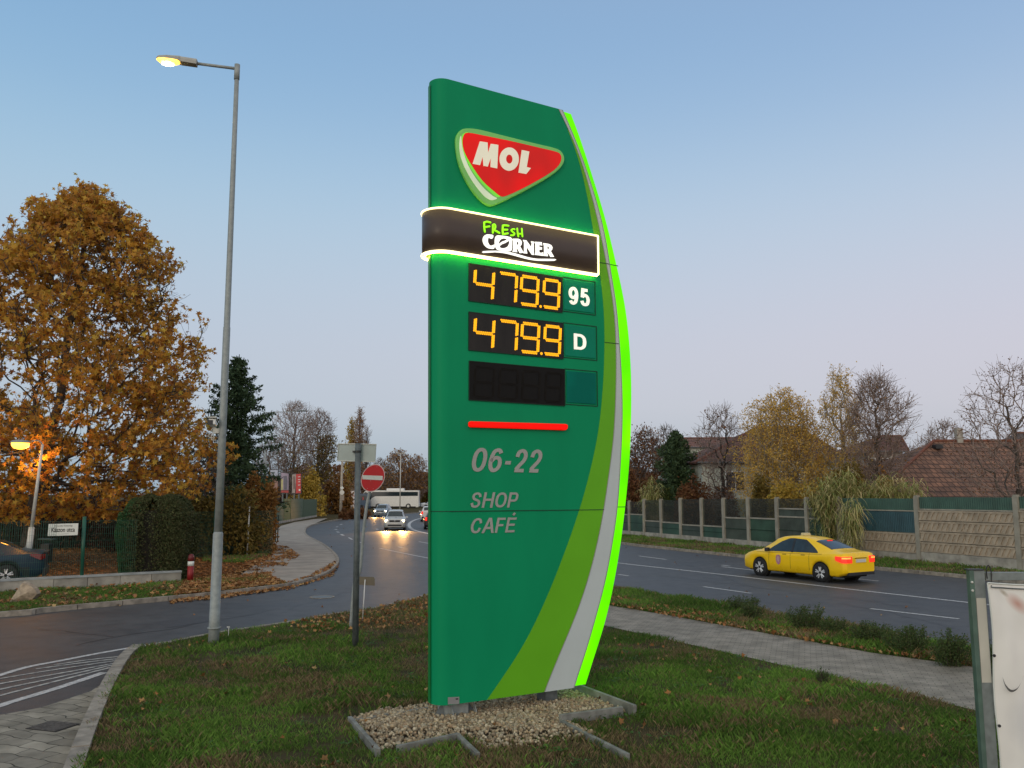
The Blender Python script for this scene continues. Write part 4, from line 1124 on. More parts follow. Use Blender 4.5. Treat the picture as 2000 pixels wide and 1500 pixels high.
r = ramp(nt, [(0, (0.33, 0.28, 0.19)), (0.2, (0.46, 0.38, 0.25)), (0.4, (0.24, 0.20, 0.14)), (0.55, (0.56, 0.51, 0.38)), (0.7, (0.36, 0.27, 0.17)), (0.85, (0.42, 0.39, 0.30)), (1, (0.60, 0.51, 0.36))], 'CONSTANT')
nt.links.new(g.outputs['Random Per Island'], r.inputs[0])
nz = nt.nodes.new('ShaderNodeTexNoise'); nz.inputs['Scale'].default_value = 60; tc = nt.nodes.new('ShaderNodeTexCoord'); nt.links.new(tc.outputs['Object'], nz.inputs['Vector'])
r2 = ramp(nt, [(0.3, (0.62, 0.58, 0.52)), (0.7, (1.06, 1.0, 0.93))]); nt.links.new(nz.outputs[0], r2.inputs[0])
mu = nt.nodes.new('ShaderNodeMixRGB'); mu.blend_type = 'MULTIPLY'; mu.inputs[0].default_value = 1
nt.links.new(r.outputs[0], mu.inputs[1]); nt.links.new(r2.outputs[0], mu.inputs[2]); nt.links.new(mu.outputs[0], bs.inputs['Base Color'])
bs.inputs['Roughness'].default_value = 0.75
M['pebble'] = m
go = fast_mesh('gravel', Vv.reshape(-1, 3), Ff, M['pebble'], smooth=True)
tag(go, 'tan and cream river pebbles in the bed under the price sign', 'gravel', None, 'stuff')
M['bed'] = soil_mat('bed_soil', [(0.3, (0.03, 0.025, 0.018)), (0.7, (0.09, 0.07, 0.05))], 12)
sheet('gravel_bed', [zz(p, LAWN_Z - 0.022) for p in bed_poly], M['bed'])
M['edging'] = mat('edging_concrete', (0.20, 0.205, 0.185), 0.85, var=0.35, scale=6, bump=0.4)
edg = empty('concrete_edging', G(960, 1400, 0), 0, 'grey concrete edging slabs framing the stepped pebble bed of the price sign', 'edging')
def slab(a, b_, z1=0.20, w=0.055):
    pa, pb = G(*a, 0.18), G(*b_, 0.18)
    d = (pb - pa); L_ = d.length; ang = math.atan2(d.y, d.x); c = (pa + pb) / 2
    mb = MB(); mb.box((c.x, c.y, (z1 - 0.05) / 2), (L_ + w, w, z1 + 0.05), ang)
    o = mb.build('edging_slab', M['edging'], None, bevel=0.006); o.parent = edg; bpy_update_parent(o, edg)
slab((684, 1398), (738, 1459), 0.17); slab((780, 1453), (893, 1430), 0.17); slab((896, 1431), (932, 1465), 0.16)
slab((1121, 1338), (1238, 1382), 0.22); slab((1097, 1398), (1212, 1383), 0.20); slab((1098, 1402), (1224, 1465), 0.15)
slab((690, 1397), (838, 1373), 0.13)
# ------------------------------------------------------------------ main street lamp with camera
def wp(o, parent):
    o.parent = parent; bpy_update_parent(o, parent); return o
def part(b, name, mat_, parent, smooth=False, bevel=0.0):
    return wp(b.build(name, mat_, None, smooth, False, bevel), parent)

base = G(417, 1256, 0.1)
LY = base.y
lamp = empty('street_lamp', base, 0, 'tall galvanised street lamp with a lit amber head beside the lawn kerb', 'street lamp')
col = at(426, 1043, LY); top = at(463.5, 128, LY)
lerp = lambda a, b_, t: a + (b_ - a) * t
b = MB()
b.tube([base + Vector((0, 0, -0.1)), lerp(base, col, 0.28), lerp(base, col, 0.281), col, col + Vector((0, 0, 0.05))], [0.103, 0.101, 0.099, 0.097, 0.076], 20)
part(b, 'pole_foot', M['galv'], lamp, True)
mid = at(443, 640, LY)
b = MB(); b.tube([col, lerp(col, mid, .5), mid, mid + Vector((0, 0, .02)), lerp(mid, top, .3), lerp(mid, top, .6), top], [0.079, .075, 0.071, .063, .058, .053, 0.046], 20); part(b, 'pole', M['galv'], lamp, True)
b = MB(); b.tube([top + Vector((0, 0, -0.32)), top + Vector((0, 0, 0.02))], 0.058, 16); part(b, 'arm_socket', M['galv'], lamp, True)
b = MB(); b.tube([lerp(base, col, 0.13), lerp(base, col, 0.145)], 0.128, 20); part(b, 'collar', M['galv'], lamp, True)
p1 = at(461, 134, LY); p2 = at(384, 124, LY)
b = MB(); b.tube([p1, p2], 0.032, 12); part(b, 'arm', M['galv'], lamp, True)
b = MB()
h0, h1 = at(386, 122, LY), at(306, 114, LY - 0.15)
ax = (h1 - h0).normalized(); sd = ax.cross(Vector((0, 0, 1))).normalized(); upv = sd.cross(ax).normalized()
def head_sec(t, w, zt, zb):
    c = h0 + (h1 - h0) * t
    return [c + sd * (w * s) + upv * z for s, z in ((-1, zb), (-1, zb + (zt - zb) * .55), (-0.6, zt), (0.6, zt), (1, zb + (zt - zb) * .55), (1, zb))]
secs = [head_sec(t, w, zt, zb) for t, w, zt, zb in ((0, .05, .03, -.04), (.02, .09, .055, -.075), (.40, .10, .07, -.055), (.44, .12, .075, -.035), (.75, .14, .06, -.03), (.95, .10, .045, -.02), (1, .04, .02, -.015))]
b.grid([s + [s[0]] for s in secs]); b.add(secs[0], [(0, 1, 2, 3, 4, 5)]); b.add(secs[-1], [(5, 4, 3, 2, 1, 0)])
part(b, 'lamp_head', mat('lamp_housing', (0.36, 0.36, 0.32), 0.5, var=0.1), lamp)
b = MB()
gs = []
for t, w, d in ((.42, .05, .0), (.48, .11, .045), (.60, .13, .075), (.78, .13, .075), (.93, .10, .045), (1.0, .04, .0)):
    c = h0 + (h1 - h0) * t - upv * 0.028
    gs.append([c + sd * (w * math.cos(a)) - upv * (d * math.sin(a)) for a in [math.pi * k / 8 for k in range(9)]])
b.grid(gs)
M['sodium'] = mat('lit_lamp_glass', (0.9, 0.8, 0.6), 0.3, emit=(1.0, 0.52, 0.06), estr=3.0)
lg_ = part(b, 'lamp_glass', M['sodium'], lamp, True)
b = MB(); cI = h0 + (h1 - h0) * .72 - upv * 0.112
for q_ in range(1): b.grid([[cI + (h1 - h0) * (.15 * math.cos(a)) * s_ + sd * (.085 * math.sin(a)) * s_ - upv * .006 * (1 - s_) for a in [2 * math.pi * k / 16 for k in range(17)]] for s_ in (1, .5, .02)])
part(b, 'lamp_core', mat('lit_lamp_core', (1, .9, .7), .3, emit=(1.0, 0.90, 0.60), estr=14.0), lg_, True)
# CCTV camera clamped to the pole
c = at(425, 842, LY)
cc = empty('security_camera', c, 0, 'small white security camera with hanging cables on the street lamp pole', 'camera')
b = MB(); q = at(416, 826, LY - 0.15)
b.box(q, (0.13, 0.30, 0.12), 0.25, -0.12); part(b, 'camera_body', M['white'], cc, bevel=0.015)
b = MB(); b.box(q + Vector((0, -0.16, 0.0)), (0.10, 0.01, 0.09), 0.25, -0.12); part(b, 'lens_window', M['dark'], cc)
b = MB(); b.box(q + Vector((0, -0.02, 0.08)), (0.17, 0.36, 0.02), 0.25, -0.12); part(b, 'sun_shield', M['galv_pale'], cc)
b = MB(); b.tube(smooth_line([q + Vector((0, 0.1, -0.05)), q + Vector((0.05, 0.1, -0.18)), c + Vector((0, -0.02, -0.02))]), 0.018, 8)
b.tube([c + Vector((0, 0, -0.05)), c + Vector((0, 0, 0.05))], 0.086, 18); part(b, 'bracket', M['galv_pale'], cc)
b = MB()
for dx, dz in ((-0.11, -0.26), (-0.06, -0.3), (-0.02, -0.24)):
    b = MB(); b.tube(smooth_line([q + Vector((dx * 0.2, 0.12, -0.05)), q + Vector((dx, 0.1, dz)), c + Vector((-0.03, -0.07, dz - 0.05 + 0.16))]), 0.008, 5)
    part(b, 'cable', M['galv_pale'], cc)

# ------------------------------------------------------------------ signs between lawn and street
# tall grey pole, plate seen from behind
bp_ = G(694, 1259, 0.1); Yp = bp_.y
s1 = empty('plate_sign', bp_, 0, 'blank grey back of a rectangular sign plate on a thick dark pole', 'sign')
b = MB(); b.tube([bp_ + Vector((0, 0, -0.05)), at(699.5, 866, Yp)], [0.062, 0.058], 16); part(b, 'pole', M['galv_dark'], s1, True)
def plate_px(px, Y, th, name, mat_, parent, bevel=0.0):
    b = MB(); b.prism([at(*p, Y) for p in px], (0, th, 0)); return part(b, name, mat_, parent, bevel=bevel)
pl = plate_px([(661, 867), (735, 868), (733, 902), (659, 900)], Yp + 0.07, 0.012, 'sign_plate', mat('plate_back', (0.36, 0.42, 0.41), 0.5, var=0.08), s1)
b = MB(); pc = [at(*p, Yp + 0.066) for p in [(661, 867), (735, 868), (733, 902), (659, 900)]]
b.tube(pc + [pc[0]], 0.013, 6); part(b, 'plate_rim', M['galv_pale'], pl)
b = MB(); cl = at(699, 882, Yp); b.tube([cl + Vector((0, 0, -0.02)), cl + Vector((0, 0, 0.02))], 0.068, 16)
b.box(cl + Vector((-0.06, 0.03, 0)), (0.10, 0.05, 0.035)); part(b, 'clamp', M['dark'], s1)
# no-entry sign on a crooked pole
b0 = G(684.5, 1226, 0.1); Yn = b0.y
s2 = empty('no_entry_sign', b0, 0, 'red round no entry sign with white bar on a crooked leaning pole', 'road sign')
b = MB(); b.tube(smooth_line([b0 + Vector((0, 0, -0.05)), at(692, 1140, Yn), at(703, 1115, Yn), at(709, 1050, Yn), at(716, 990, Yn), at(727, 940, Yn + 0.03)], 4), 0.036, 12)
part(b, 'pole', M['galv'], s2, True)
cN = at(728.5, 933.5, Yn - 0.05)
ang_v = math.radians(-3)
def disc_pt(r, a, d):
    # disc turned away: narrower than tall and leaning
    x, y = r * math.cos(a) * 0.80, r * math.sin(a) * 1.03
    x, y = x + 0.16 * y, y
    return cN + Vector((x, d + x * 0.55, y))
def disc(r0, r1, d, name, mat_, parent, n=36):
    b = MB()
    f_ = [disc_pt(r1, 2 * math.pi * k / n, d) for k in range(n)]
    b.prism(f_, (0, 0.006, 0)); return part(b, name, mat_, parent)
M['sign_red'] = mat('sign_red', (0.50, 0.006, 0.010), 0.35, var=0.06, scale=6)
M['sign_whiteface'] = mat('sign_white_face', (0.62, 0.66, 0.62), 0.4, var=0.06)
M['sign_pink'] = mat('reflective_rim', (0.62, 0.45, 0.44), 0.4, var=0.06)
rim = disc(0, 0.300, 0.0, 'sign_disc', M['sign_pink'], s2)
disc(0, 0.280, -0.005, 'red_face', M['sign_red'], rim)
b = MB()
bar = [(735 - 1000, 0)]
q4 = [(707.5, 928), (747.5, 929.5), (747, 938), (708, 936)]
b.prism([at(*p, Yn - 0.065 + (p[0] - 728) * 0.0055) for p in q4], (0, 0.008, 0)); part(b, 'white_bar', M['sign_whiteface'], rim)
b = MB()
for p in ((724.5, 911.5), (736, 912), (717.5, 954), (729, 954.5), (724, 939)):
    b = MB(); b.lathe([(0.006, 0), (0.001, -0.004)], at(*p, Yn - 0.070 + (p[0] - 728) * 0.0055), 6, 'Y'); part(b, 'rivet', M['sign_pink'], rim)
# low thin post with small plate
b1 = G(708, 1212, 0.1)
s3 = empty('marker_plate', b1, 0, 'small dull brown marker plate on a thin white post at the lawn edge', 'marker')
b = MB(); b.tube([b1, at(713, 1132, b1.y)], 0.011, 8); part(b, 'post', M['white'], s3, True)
plate_px([(701, 1126), (730, 1127), (732, 1131), (732, 1144), (701, 1142)], b1.y + 0.03, 0.006, 'plate', mat('dull_plate', (0.14, 0.12, 0.085), 0.7), s3)
# tiny markers by the lamp foot
b2 = G(446, 1242, 0.1)
s4 = empty('marker_stick', b2, 0, 'tiny white T shaped stick standing in the grass beside the street lamp', 'marker')
b = MB(); b.tube([b2, at(447, 1226, b2.y)], 0.006, 6); b.box(at(446, 1224.5, b2.y), (0.06, 0.01, 0.016)); part(b, 'stick', M['white'], s4)

# ------------------------------------------------------------------ banner frame on the right
bY = 6.4
fb = at(1903, 1113, bY)
frm = empty('banner_frame', (fb.x, bY, 0), 0, 'green and grey steel frame with a white tape strip holding the banner', 'frame')
gl = mat('frame_green', (0.07, 0.125, 0.098), 0.5, var=0.2, scale=8)
gg = mat('frame_grey', (0.19, 0.22, 0.215), 0.5, var=0.2, scale=14, metal=0.2)
zt = fb.z
ctr = Vector((at(1905, 1300, bY).x, bY, 0))
xl = at(1887, 1116, bY).x
b = MB(); W1 = 0.060
b.box((xl + 0.017, bY - 0.02, zt / 2), (0.034, 0.05, zt)); part(b, 'post', gl, frm, bevel=0.003)
b = MB(); b.box((xl + 0.034 + 0.042, bY - 0.012, zt / 2), (0.084, 0.045, zt)); part(b, 'post', gg, frm, bevel=0.003)
b = MB(); b.box((xl + 0.05, bY - 0.015, zt + 0.004), (0.12, 0.062, 0.008)); part(b, 'post_cap', M['dark'], frm)
zt1 = at(1900, 1167, bY).z; zt0 = at(1918, 1331, bY).z
b = MB(); b.box((xl + 0.034 + 0.042, bY - 0.036, (zt0 + zt1) / 2), (0.070, 0.003, zt1 - zt0)); part(b, 'tape', mat('masking_tape', (0.50, 0.49, 0.42), 0.8, var=0.1), frm)
b = MB(); xr = at(2140, 1125, bY).x
b.box(((xl + 0.13 + xr) / 2, bY, zt - 0.045), (xr - xl - 0.13, 0.05, 0.058)); part(b, 'crossbar', gg, frm, bevel=0.003)
b = MB()
for zq in (zt - 0.085, zt - 0.145):
    b = MB(); b.lathe([(0.009, 0), (0.009, -0.008), (0.004, -0.012)], (xl + 0.012, bY - 0.045, zq), 8, 'Y'); part(b, 'bolt', M['galv_pale'], frm)
b = MB(); xr2 = xr - 0.03; b.box((xr2, bY, zt / 2), (0.07, 0.05, zt)); part(b, 'post', gg, frm)
# the banner
yb_ = bY - 0.05
ban_x0, ban_z1 = at(1928, 1140, yb_).x, at(1928, 1138, yb_).z
ban = empty('advertising_banner', (ban_x0 + 0.4, yb_, 0.3), 0, 'off white vinyl banner with a faded face print hanging from the steel frame', 'banner')
rowsb = []
for j in range(41):
    z = ban_z1 - (ban_z1 - 0.35) * j / 40; row = []
    for i in range(31):
        u = i / 30; x = ban_x0 + u * (xr - 0.08 - ban_x0)
        sag = 0.012 * math.sin(u * 9 + z * 2) + 0.02 * math.sin(z * 3.1 + u * 2.5) * u + 0.015 * math.exp(-((u - 0.15) / 0.06) ** 2) * math.sin(z * 6)
        row.append(Vector((x + 0.008 * math.sin(z * 7) * (1 - u), yb_ + sag, z - 0.02 * math.sin(u * math.pi))))
    rowsb.append(row)
m, nt, bs = new_mat('banner_vinyl')
L, N = nt.links.new, nt.nodes.new
tc = N('ShaderNodeTexCoord'); sx = N('ShaderNodeSeparateXYZ'); L(tc.outputs['Object'], sx.inputs[0])
def smear(cx, cz, rx, rz, col_, src):
    mp = N('ShaderNodeMapping'); mp.vector_type = 'TEXTURE'; mp.inputs['Location'].default_value = (cx, 0, cz); mp.inputs['Scale'].default_value = (rx, 50, rz)
    mp.inputs['Rotation'].default_value = (0, 0.7, 0)
    L(tc.outputs['Object'], mp.inputs[0]); gr = N('ShaderNodeTexGradient'); gr.gradient_type = 'SPHERICAL'; L(mp.outputs[0], gr.inputs[0])
    mx = N('ShaderNodeMixRGB'); L(gr.outputs['Fac'], mx.inputs[0]); L(src, mx.inputs[1]); mx.inputs[2].default_value = (*col_, 1); return mx.outputs[0]
nz = N('ShaderNodeTexNoise'); nz.inputs['Scale'].default_value = 3; L(tc.outputs['Object'], nz.inputs['Vector'])
rr_ = ramp(nt, [(0.3, (0.70, 0.70, 0.66)), (0.7, (0.80, 0.80, 0.76))]); L(nz.outputs[0], rr_.inputs[0])
s_ = smear(at(1990, 1180, yb_).x, at(1990, 1180, yb_).z, 0.12, 0.06, (0.50, 0.26, 0.20), rr_.outputs[0])
s_ = smear(at(1962, 1158, yb_).x, at(1962, 1158, yb_).z, 0.05, 0.02, (0.34, 0.30, 0.22), s_)
s_ = smear(at(2050, 1420, yb_).x, at(2050, 1420, yb_).z, 0.35, 0.30, (0.45, 0.47, 0.52), s_)
L(s_, bs.inputs['Base Color']); bs.inputs['Roughness'].default_value = 0.45
b = MB(); b.grid(rowsb); part(b, 'vinyl_sheet', m, ban, True)
b = MB(); b.tube([r[0] + Vector((0, -0.004, 0)) for r in rowsb], 0.006, 5); b.tube([p + Vector((0, -0.004, 0)) for p in rowsb[0]], 0.006, 5); part(b, 'hem', M['sign_whiteface'], ban)
b = MB(); b.tube([p + Vector((0.02 if i == 0 else 0, -0.012, -0.028)) for i, p in enumerate(rowsb[0])], 0.005, 5); part(b, 'cord', M['galv_dark'], ban)
for py_ in (1280, 1417):
    b = MB(); zc = at(1941, py_, yb_ - 0.02).z; b.lathe([(0.011, 0), (0.011, -0.006), (0.005, -0.006)], (at(1941 if py_ < 1300 else 1951, py_, yb_ - 0.025).x, yb_ - 0.028, zc), 10, 'Y'); part(b, 'grommet', M['dark'], ban)
# printed grey arc (part of the face print)
arc = [(1958, 1322), (1964, 1338), (1975, 1349), (1987, 1345), (1996, 1330), (2000, 1318)]
ap = smooth_line([at(*p, yb_ - 0.05) for p in arc], 5)
b = MB(); na = len(ap) - 1
b.grid([[p + Vector((-0.006, 0, -0.009)) * math.sin(math.pi * i / na) for i, p in enumerate(ap)], [p + Vector((0.002, 0, 0.006)) * math.sin(math.pi * i / na) for i, p in enumerate(ap)]])
part(b, 'printed_arc', mat('grey_print', (0.09, 0.09, 0.085), 0.6), ban)
# loops of wire tying it on
b = MB(); t0 = at(1926, 1116, bY)
b.tube(smooth_line([t0 + Vector((-0.012, -0.03, -0.05)), t0 + Vector((-0.014, -0.03, 0.02)), t0 + Vector((0.006, -0.03, 0.045)), t0 + Vector((0.022, -0.03, -0.01)), t0 + Vector((0.012, -0.035, -0.09)), Vector((ban_x0 + 0.02, yb_ - 0.02, ban_z1 - 0.02))]), 0.004, 5)
part(b, 'tie_wire', M['dark'], ban)

# ------------------------------------------------------------------ left side of the side street
# low concrete wall
wl_top = [(-400, 1176), (0, 1147), (100, 1138.5), (170, 1130), (260, 1126), (352, 1120)]
wpts = smooth_line([G(*p) for p in wall_px], 6)
low = empty('low_wall', wpts[len(wpts) // 2], 0, 'low wall of stained concrete blocks with a grey coping below the mesh fence', 'wall')
def along(path, step):
    out = []; acc = 0.0
    for i in range(len(path) - 1):
        L_ = (path[i + 1] - path[i]).length
        while acc <= L_:
            out.append(path[i].lerp(path[i + 1], acc / L_)); acc += step
        acc -= L_
    return out
wb = along(wpts[::-1], 0.95)
for i in range(len(wb) - 1):
    p, q = wb[i], wb[i + 1]; d = q - p
    ang = math.atan2(d.y, d.x); mb = MB(); h = 0.40
    mb.box(((p.x + q.x) / 2, (p.y + q.y) / 2, h / 2), (d.length - 0.012, 0.20, h), ang)
    o = part(mb, 'block', M['concrete_pale'] if i % 3 else M['concrete'], low, bevel=0.006)
b = ribbon([Vector((p.x, p.y, 0)) for p in wpts], 0.26, 0.40, 0.46); part(b, 'coping', mat('coping', (0.30, 0.33, 0.33), 0.7, var=0.15), low)
# boulder
cb = G(50, 1176, 0.1)
mb = MB()
sil = [(-0.40, 0.0), (-0.30, 0.16), (-0.16, 0.40), (-0.08, 0.52), (0.10, 0.47), (0.26, 0.36), (0.33, 0.22), (0.20, 0.08), (0.02, 0.02), (-0.2, 0.0)]
rr2 = random.Random(4)
front = [cb + Vector((x, -0.10 + 0.05 * rr2.random(), z)) for x, z in sil]
midd = [cb + Vector((x * 1.08 - 0.02, 0.08, z * 1.04)) for x, z in sil]; back = [cb + Vector((x * 0.8, 0.25, z * 0.85)) for x, z in sil]
cen = cb + Vector((-0.02, -0.2, 0.2)); cen2 = cb + Vector((0.12, -0.17, 0.27))
n_ = len(sil); mb.add(front + midd + back + [cen, cen2], [(i, (i + 1) % n_, n_ + (i + 1) % n_, n_ + i) for i in range(n_)] + [(n_ + i, n_ + (i + 1) % n_, 2 * n_ + (i + 1) % n_, 2 * n_ + i) for i in range(n_)] + [tuple(range(2 * n_, 3 * n_))[::-1]] + [((i + 1) % n_, i, 3 * n_ + (1 if 3 <= i < 7 else 0)) for i in range(n_)] + [(3, 3 * n_, 3 * n_ + 1), (7, 3 * n_ + 1, 3 * n_)])
tag(mb.build('boulder', mat('boulder_stone', (0.36, 0.29, 0.21), 0.9, scale=9, var=0.3, bump=0.8, bscale=14)), 'pale tan angular boulder on the grass strip below the low wall', 'boulder')
# bollard
cbp = G(371, 1138, 0.08)
bo = empty('bollard', cbp, 0, 'red bollard with a white reflective band beside the hedge', 'bollard')
b = MB(); b.lathe([(0.10, 0), (0.10, 0.55)], cbp, 16); part(b, 'shaft', mat('bollard_red', (0.22, 0.008, 0.010), 0.5, var=0.15), bo, True)
b = MB(); b.lathe([(0.102, 0.55), (0.102, 0.70)], cbp, 16); part(b, 'band', M['sign_whiteface'], bo, True)
b = MB(); b.lathe([(0.10, 0.70), (0.10, 0.84), (0.07, 0.92), (0.01, 0.94)], cbp, 16); part(b, 'cap', mat('bollard_dark_red', (0.12, 0.008, 0.010), 0.5), bo, True)
# mesh fence on the wall
mf = empty('mesh_fence', wpts[8], 0, 'green welded mesh fence with a street name plate, standing on the low wall', 'fence')
fence_path = [Vector((p.x, p.y, 0)) for p in wpts[:-3]]
zfe = 1.75 + 0.42
def along(path, step):
    out = []; acc = 0.0
    for i in range(len(path) - 1):
        L_ = (path[i + 1] - path[i]).length
        while acc <= L_:
            out.append(path[i].lerp(path[i + 1], acc / L_)); acc += step
        acc -= L_
    return out
b = MB()
for p in along(fence_path, 0.06): b.box((p.x, p.y + 0.03, (0.46 + zfe) / 2), (0.005, 0.005, zfe - 0.46))
for k in range(9):
    z = 0.50 + (zfe - 0.52) * k / 8
    b.tube([Vector((p.x, p.y + 0.035, z)) for p in fence_path], 0.003, 3, caps=False)
part(b, 'mesh_panel', M['green_metal'], mf)
for pxp in (158, -70, -300):
    g0 = G(pxp, np.interp(pxp, [p[0] for p in wall_px], [p[1] for p in wall_px]))
    b = MB(); tp_ = at(165 if pxp == 158 else pxp + 3, 1013, g0.y)
    b.tube([g0 + Vector((0, 0, 0.4)), Vector((tp_.x, g0.y, zfe + 0.12))], 0.055, 10); part(b, 'post', M['green_metal'], mf, True)
# street name plate
Yq = G(123, 1155).y - 0.06
sn = empty('street_name_plate', at(123, 1035, Yq), 0, 'white street name plate reading Kászon utca on the mesh fence', 'sign')
q4 = [(95, 1023.5), (153, 1022), (151.5, 1045), (93, 1047)]
b = MB(); b.prism([at(*p, Yq) for p in q4], (0, 0.012, 0)); pn = part(b, 'plate', mat('enamel_white', (0.62, 0.66, 0.62), 0.4, var=0.05), sn)
ltr = mat('plate_lettering', (0.015, 0.016, 0.015), 0.6, spec=.1)
def px_text(txt, quad, Y, name, mat_, parent, bold=0.0, shear=0.0, th=0.004):
    """quad: left-top, right-top, right-bottom, left-bottom pixels"""
    v, f = text_mesh(txt, shear, bold, 0.01); lo, hi = v.min(0), v.max(0); q = (v - lo) / (hi - lo)
    A, B, C_, D_ = [at(*p, Y) for p in quad]
    b = MB(); b.add([(D_ * (1 - s[0]) + C_ * s[0]) * (1 - s[1]) + (A * (1 - s[0]) + B * s[0]) * s[1] + Vector((0, -th * s[2], 0)) for s in q], f)
    return part(b, name, mat_, parent)
px_text('Kászon utca', [(101, 1030.5), (146.5, 1029.5), (146, 1038.5), (100, 1039.5)], Yq - 0.002, 'lettering', ltr, pn, 0.008)
px_text('XI. kerület Kelenvölgy', [(106.5, 1025.8), (142, 1025), (142, 1028.8), (106.3, 1029.5)], Yq - 0.002, 'lettering', mat('plate_small_lettering', (0.16, 0.17, 0.16), 0.5), pn)
b = MB(); b.tube([at(112, 1042.6, Yq - 0.004), at(118, 1043.3, Yq - 0.004), at(124, 1042.8, Yq - 0.004), at(134, 1042.2, Yq - 0.004)], 0.003, 4); part(b, 'flourish', mat('plate_small_lettering_line', (0.2, 0.2, 0.2), 0.5), pn)

# dark picket fence behind
def picket_fence(a, b_, h, step, mat_, label, w=0.07):
    d = (b_ - a); L_ = d.length; ang = math.atan2(d.y, d.x); d.normalize()
    t = empty('picket_fence', a, 0, label, 'fence')
    b = MB(); k = 0.0
    while k < L_:
        p = a + d * k; b.box((p.x, p.y, h / 2), (w, 0.02, h), ang); k += step
    part(b, 'picket_row', mat_, t)
    b = MB(); c = (a + b_) / 2
    for z in (h * 0.25, h * 0.82): b.box((c.x, c.y + 0.035, z), (L_, 0.04, 0.06), ang)
    part(b, 'rail', mat_, t)
    return t
M['picket'] = mat('dark_green_pickets', (0.010, 0.028, 0.020), 0.6, var=0.4, scale=3)
picket_fence(at(-120, 1080, 43), at(545, 1062, 52), 1.75, 0.13, M['picket'], 'dark green picket fence behind the leaf covered park ground')
# litter bin
lb = G(52, 1096, 0.08); lb = Vector((at(51, 1080, 36).x + 0.9, 36, 0.08))
lbn = at(90, 1090, 36); 
bt = empty('litter_bin', (lbn.x, 36, 0.08), 0, 'dark litter bin with a flat green lid in front of the picket fence', 'litter bin')
b = MB(); b.box((lbn.x, 36, 0.55), (0.34, 0.34, 0.75)); part(b, 'bin_body', M['dark'], bt)
b = MB(); b.box((lbn.x, 36, 1.12), (0.62, 0.4, 0.05), 0, 0, 0.05); part(b, 'lid', mat('bin_lid', (0.05, 0.10, 0.08), 0.5), bt)
b = MB(); b.tube([(lbn.x - 0.15, 36, 0.08), (lbn.x - 0.15, 36, 1.1)], 0.02, 6); b.tube([(lbn.x + 0.15, 36, 0.08), (lbn.x + 0.15, 36, 1.1)], 0.02, 6); part(b, 'stand', M['dark'], bt)

# park lamp among the leaves, lit amber
pb = G(57, 1066, 0.08); YL = 29.5
pb = Vector((at(57, 1063, YL).x, YL, 0.08))
pk = empty('park_lamp', pb, 0, 'slim silver park lamp with a glowing amber globe among the orange leaves', 'park lamp')
b = MB(); tp_ = at(83, 868, YL); m1 = at(62, 1030, YL); m0 = at(56, 1075, YL)
b.tube([m0 - Vector((0.05, 0, 0.7)), m1], [0.105, 0.095], 12); b.tube([m1, tp_], [0.062, 0.042], 12); part(b, 'pole', M['galv_pale'], pk, True)
b = MB(); b.tube(smooth_line([tp_, tp_ + Vector((-0.1, -0.1, 0.12)), at(62, 862, YL - 0.3)]), 0.028, 8); part(b, 'arm', M['galv'], pk, True)
lh = at(40, 864, YL - 0.5)
b = MB(); b.lathe([(0.05, 0.10), (0.26, 0.06), (0.32, 0.0), (0.31, -0.02)], lh, 20); part(b, 'lamp_shade', M['galv'], pk, True)
b = MB(); b.lathe([(0.28, -0.02), (0.27, -0.12), (0.20, -0.20), (0.07, -0.24)], lh, 20)
part(b, 'lamp_glass', mat('lit_amber_glass', (0.9, 0.6, 0.2), 0.3, emit=(1.0, 0.40, 0.04), estr=5.0), pk, True)
ld = bpy.data.lights.new('leaf_glow_light', 'POINT'); ld.energy = 150; ld.color = (1.0, 0.42, 0.06); ld.shadow_soft_size = 0.3  # added light, set behind the lamp in the foliage to brighten the leaves
lo_ = bpy.data.objects.new('leaf_glow', ld); COL.objects.link(lo_); lo_.location = lh + Vector((0.0, 1.1, -0.35)); lo_.parent = pk; bpy_update_parent(lo_, pk)
# ------------------------------------------------------------------ trees
def tube_array(P0, P1, R0, R1, n=3):
    P0, P1 = np.asarray(P0, float), np.asarray(P1, float); R0, R1 = np.asarray(R0, float), np.asarray(R1, float)
    d = P1 - P0; d /= np.linalg.norm(d, axis=1)[:, None] + 1e-9
    ref = np.where(np.abs(d[:, 2:]) < 0.9, np.array([[0, 0, 1.0]]), np.array([[1.0, 0, 0]]))
    a = np.cross(d, ref); a /= np.linalg.norm(a, axis=1)[:, None] + 1e-9
    b_ = np.cross(d, a); m = len(P0)
    V = np.empty((m, 2, n, 3))
    for k in range(n):
        an = 2 * math.pi * k / n; o = a * math.cos(an) + b_ * math.sin(an)
        V[:, 0, k] = P0 + o * R0[:, None]; V[:, 1, k] = P1 + o * R1[:, None]
    F = []
    base_ = np.arange(m)[:, None] * (2 * n)
    for k in range(n):
        k2 = (k + 1) % n
        F.append(base_ + np.array([[k, k2, n + k2, n + k]]))
    return V.reshape(-1, 3), np.concatenate(F, 0)

def env(prof, h):
    return np.interp(h, [p[0] for p in prof], [p[1] for p in prof], left=0, right=0)

ENV = dict(
    round=[(.16, .3), (.3, .8), (.5, 1), (.7, .95), (.86, .68), (.96, .36), (1.0, .1)],
    fan=[(.14, .12), (.3, .45), (.5, .85), (.68, 1), (.84, .88), (.94, .62), (1.0, .22)],
    poplar=[(.06, .5), (.2, .9), (.5, 1), (.8, .7), (.95, .35), (1.0, .08)],
    weep=[(.12, .7), (.3, .95), (.55, 1), (.75, .88), (.9, .62), (1.0, .15)])

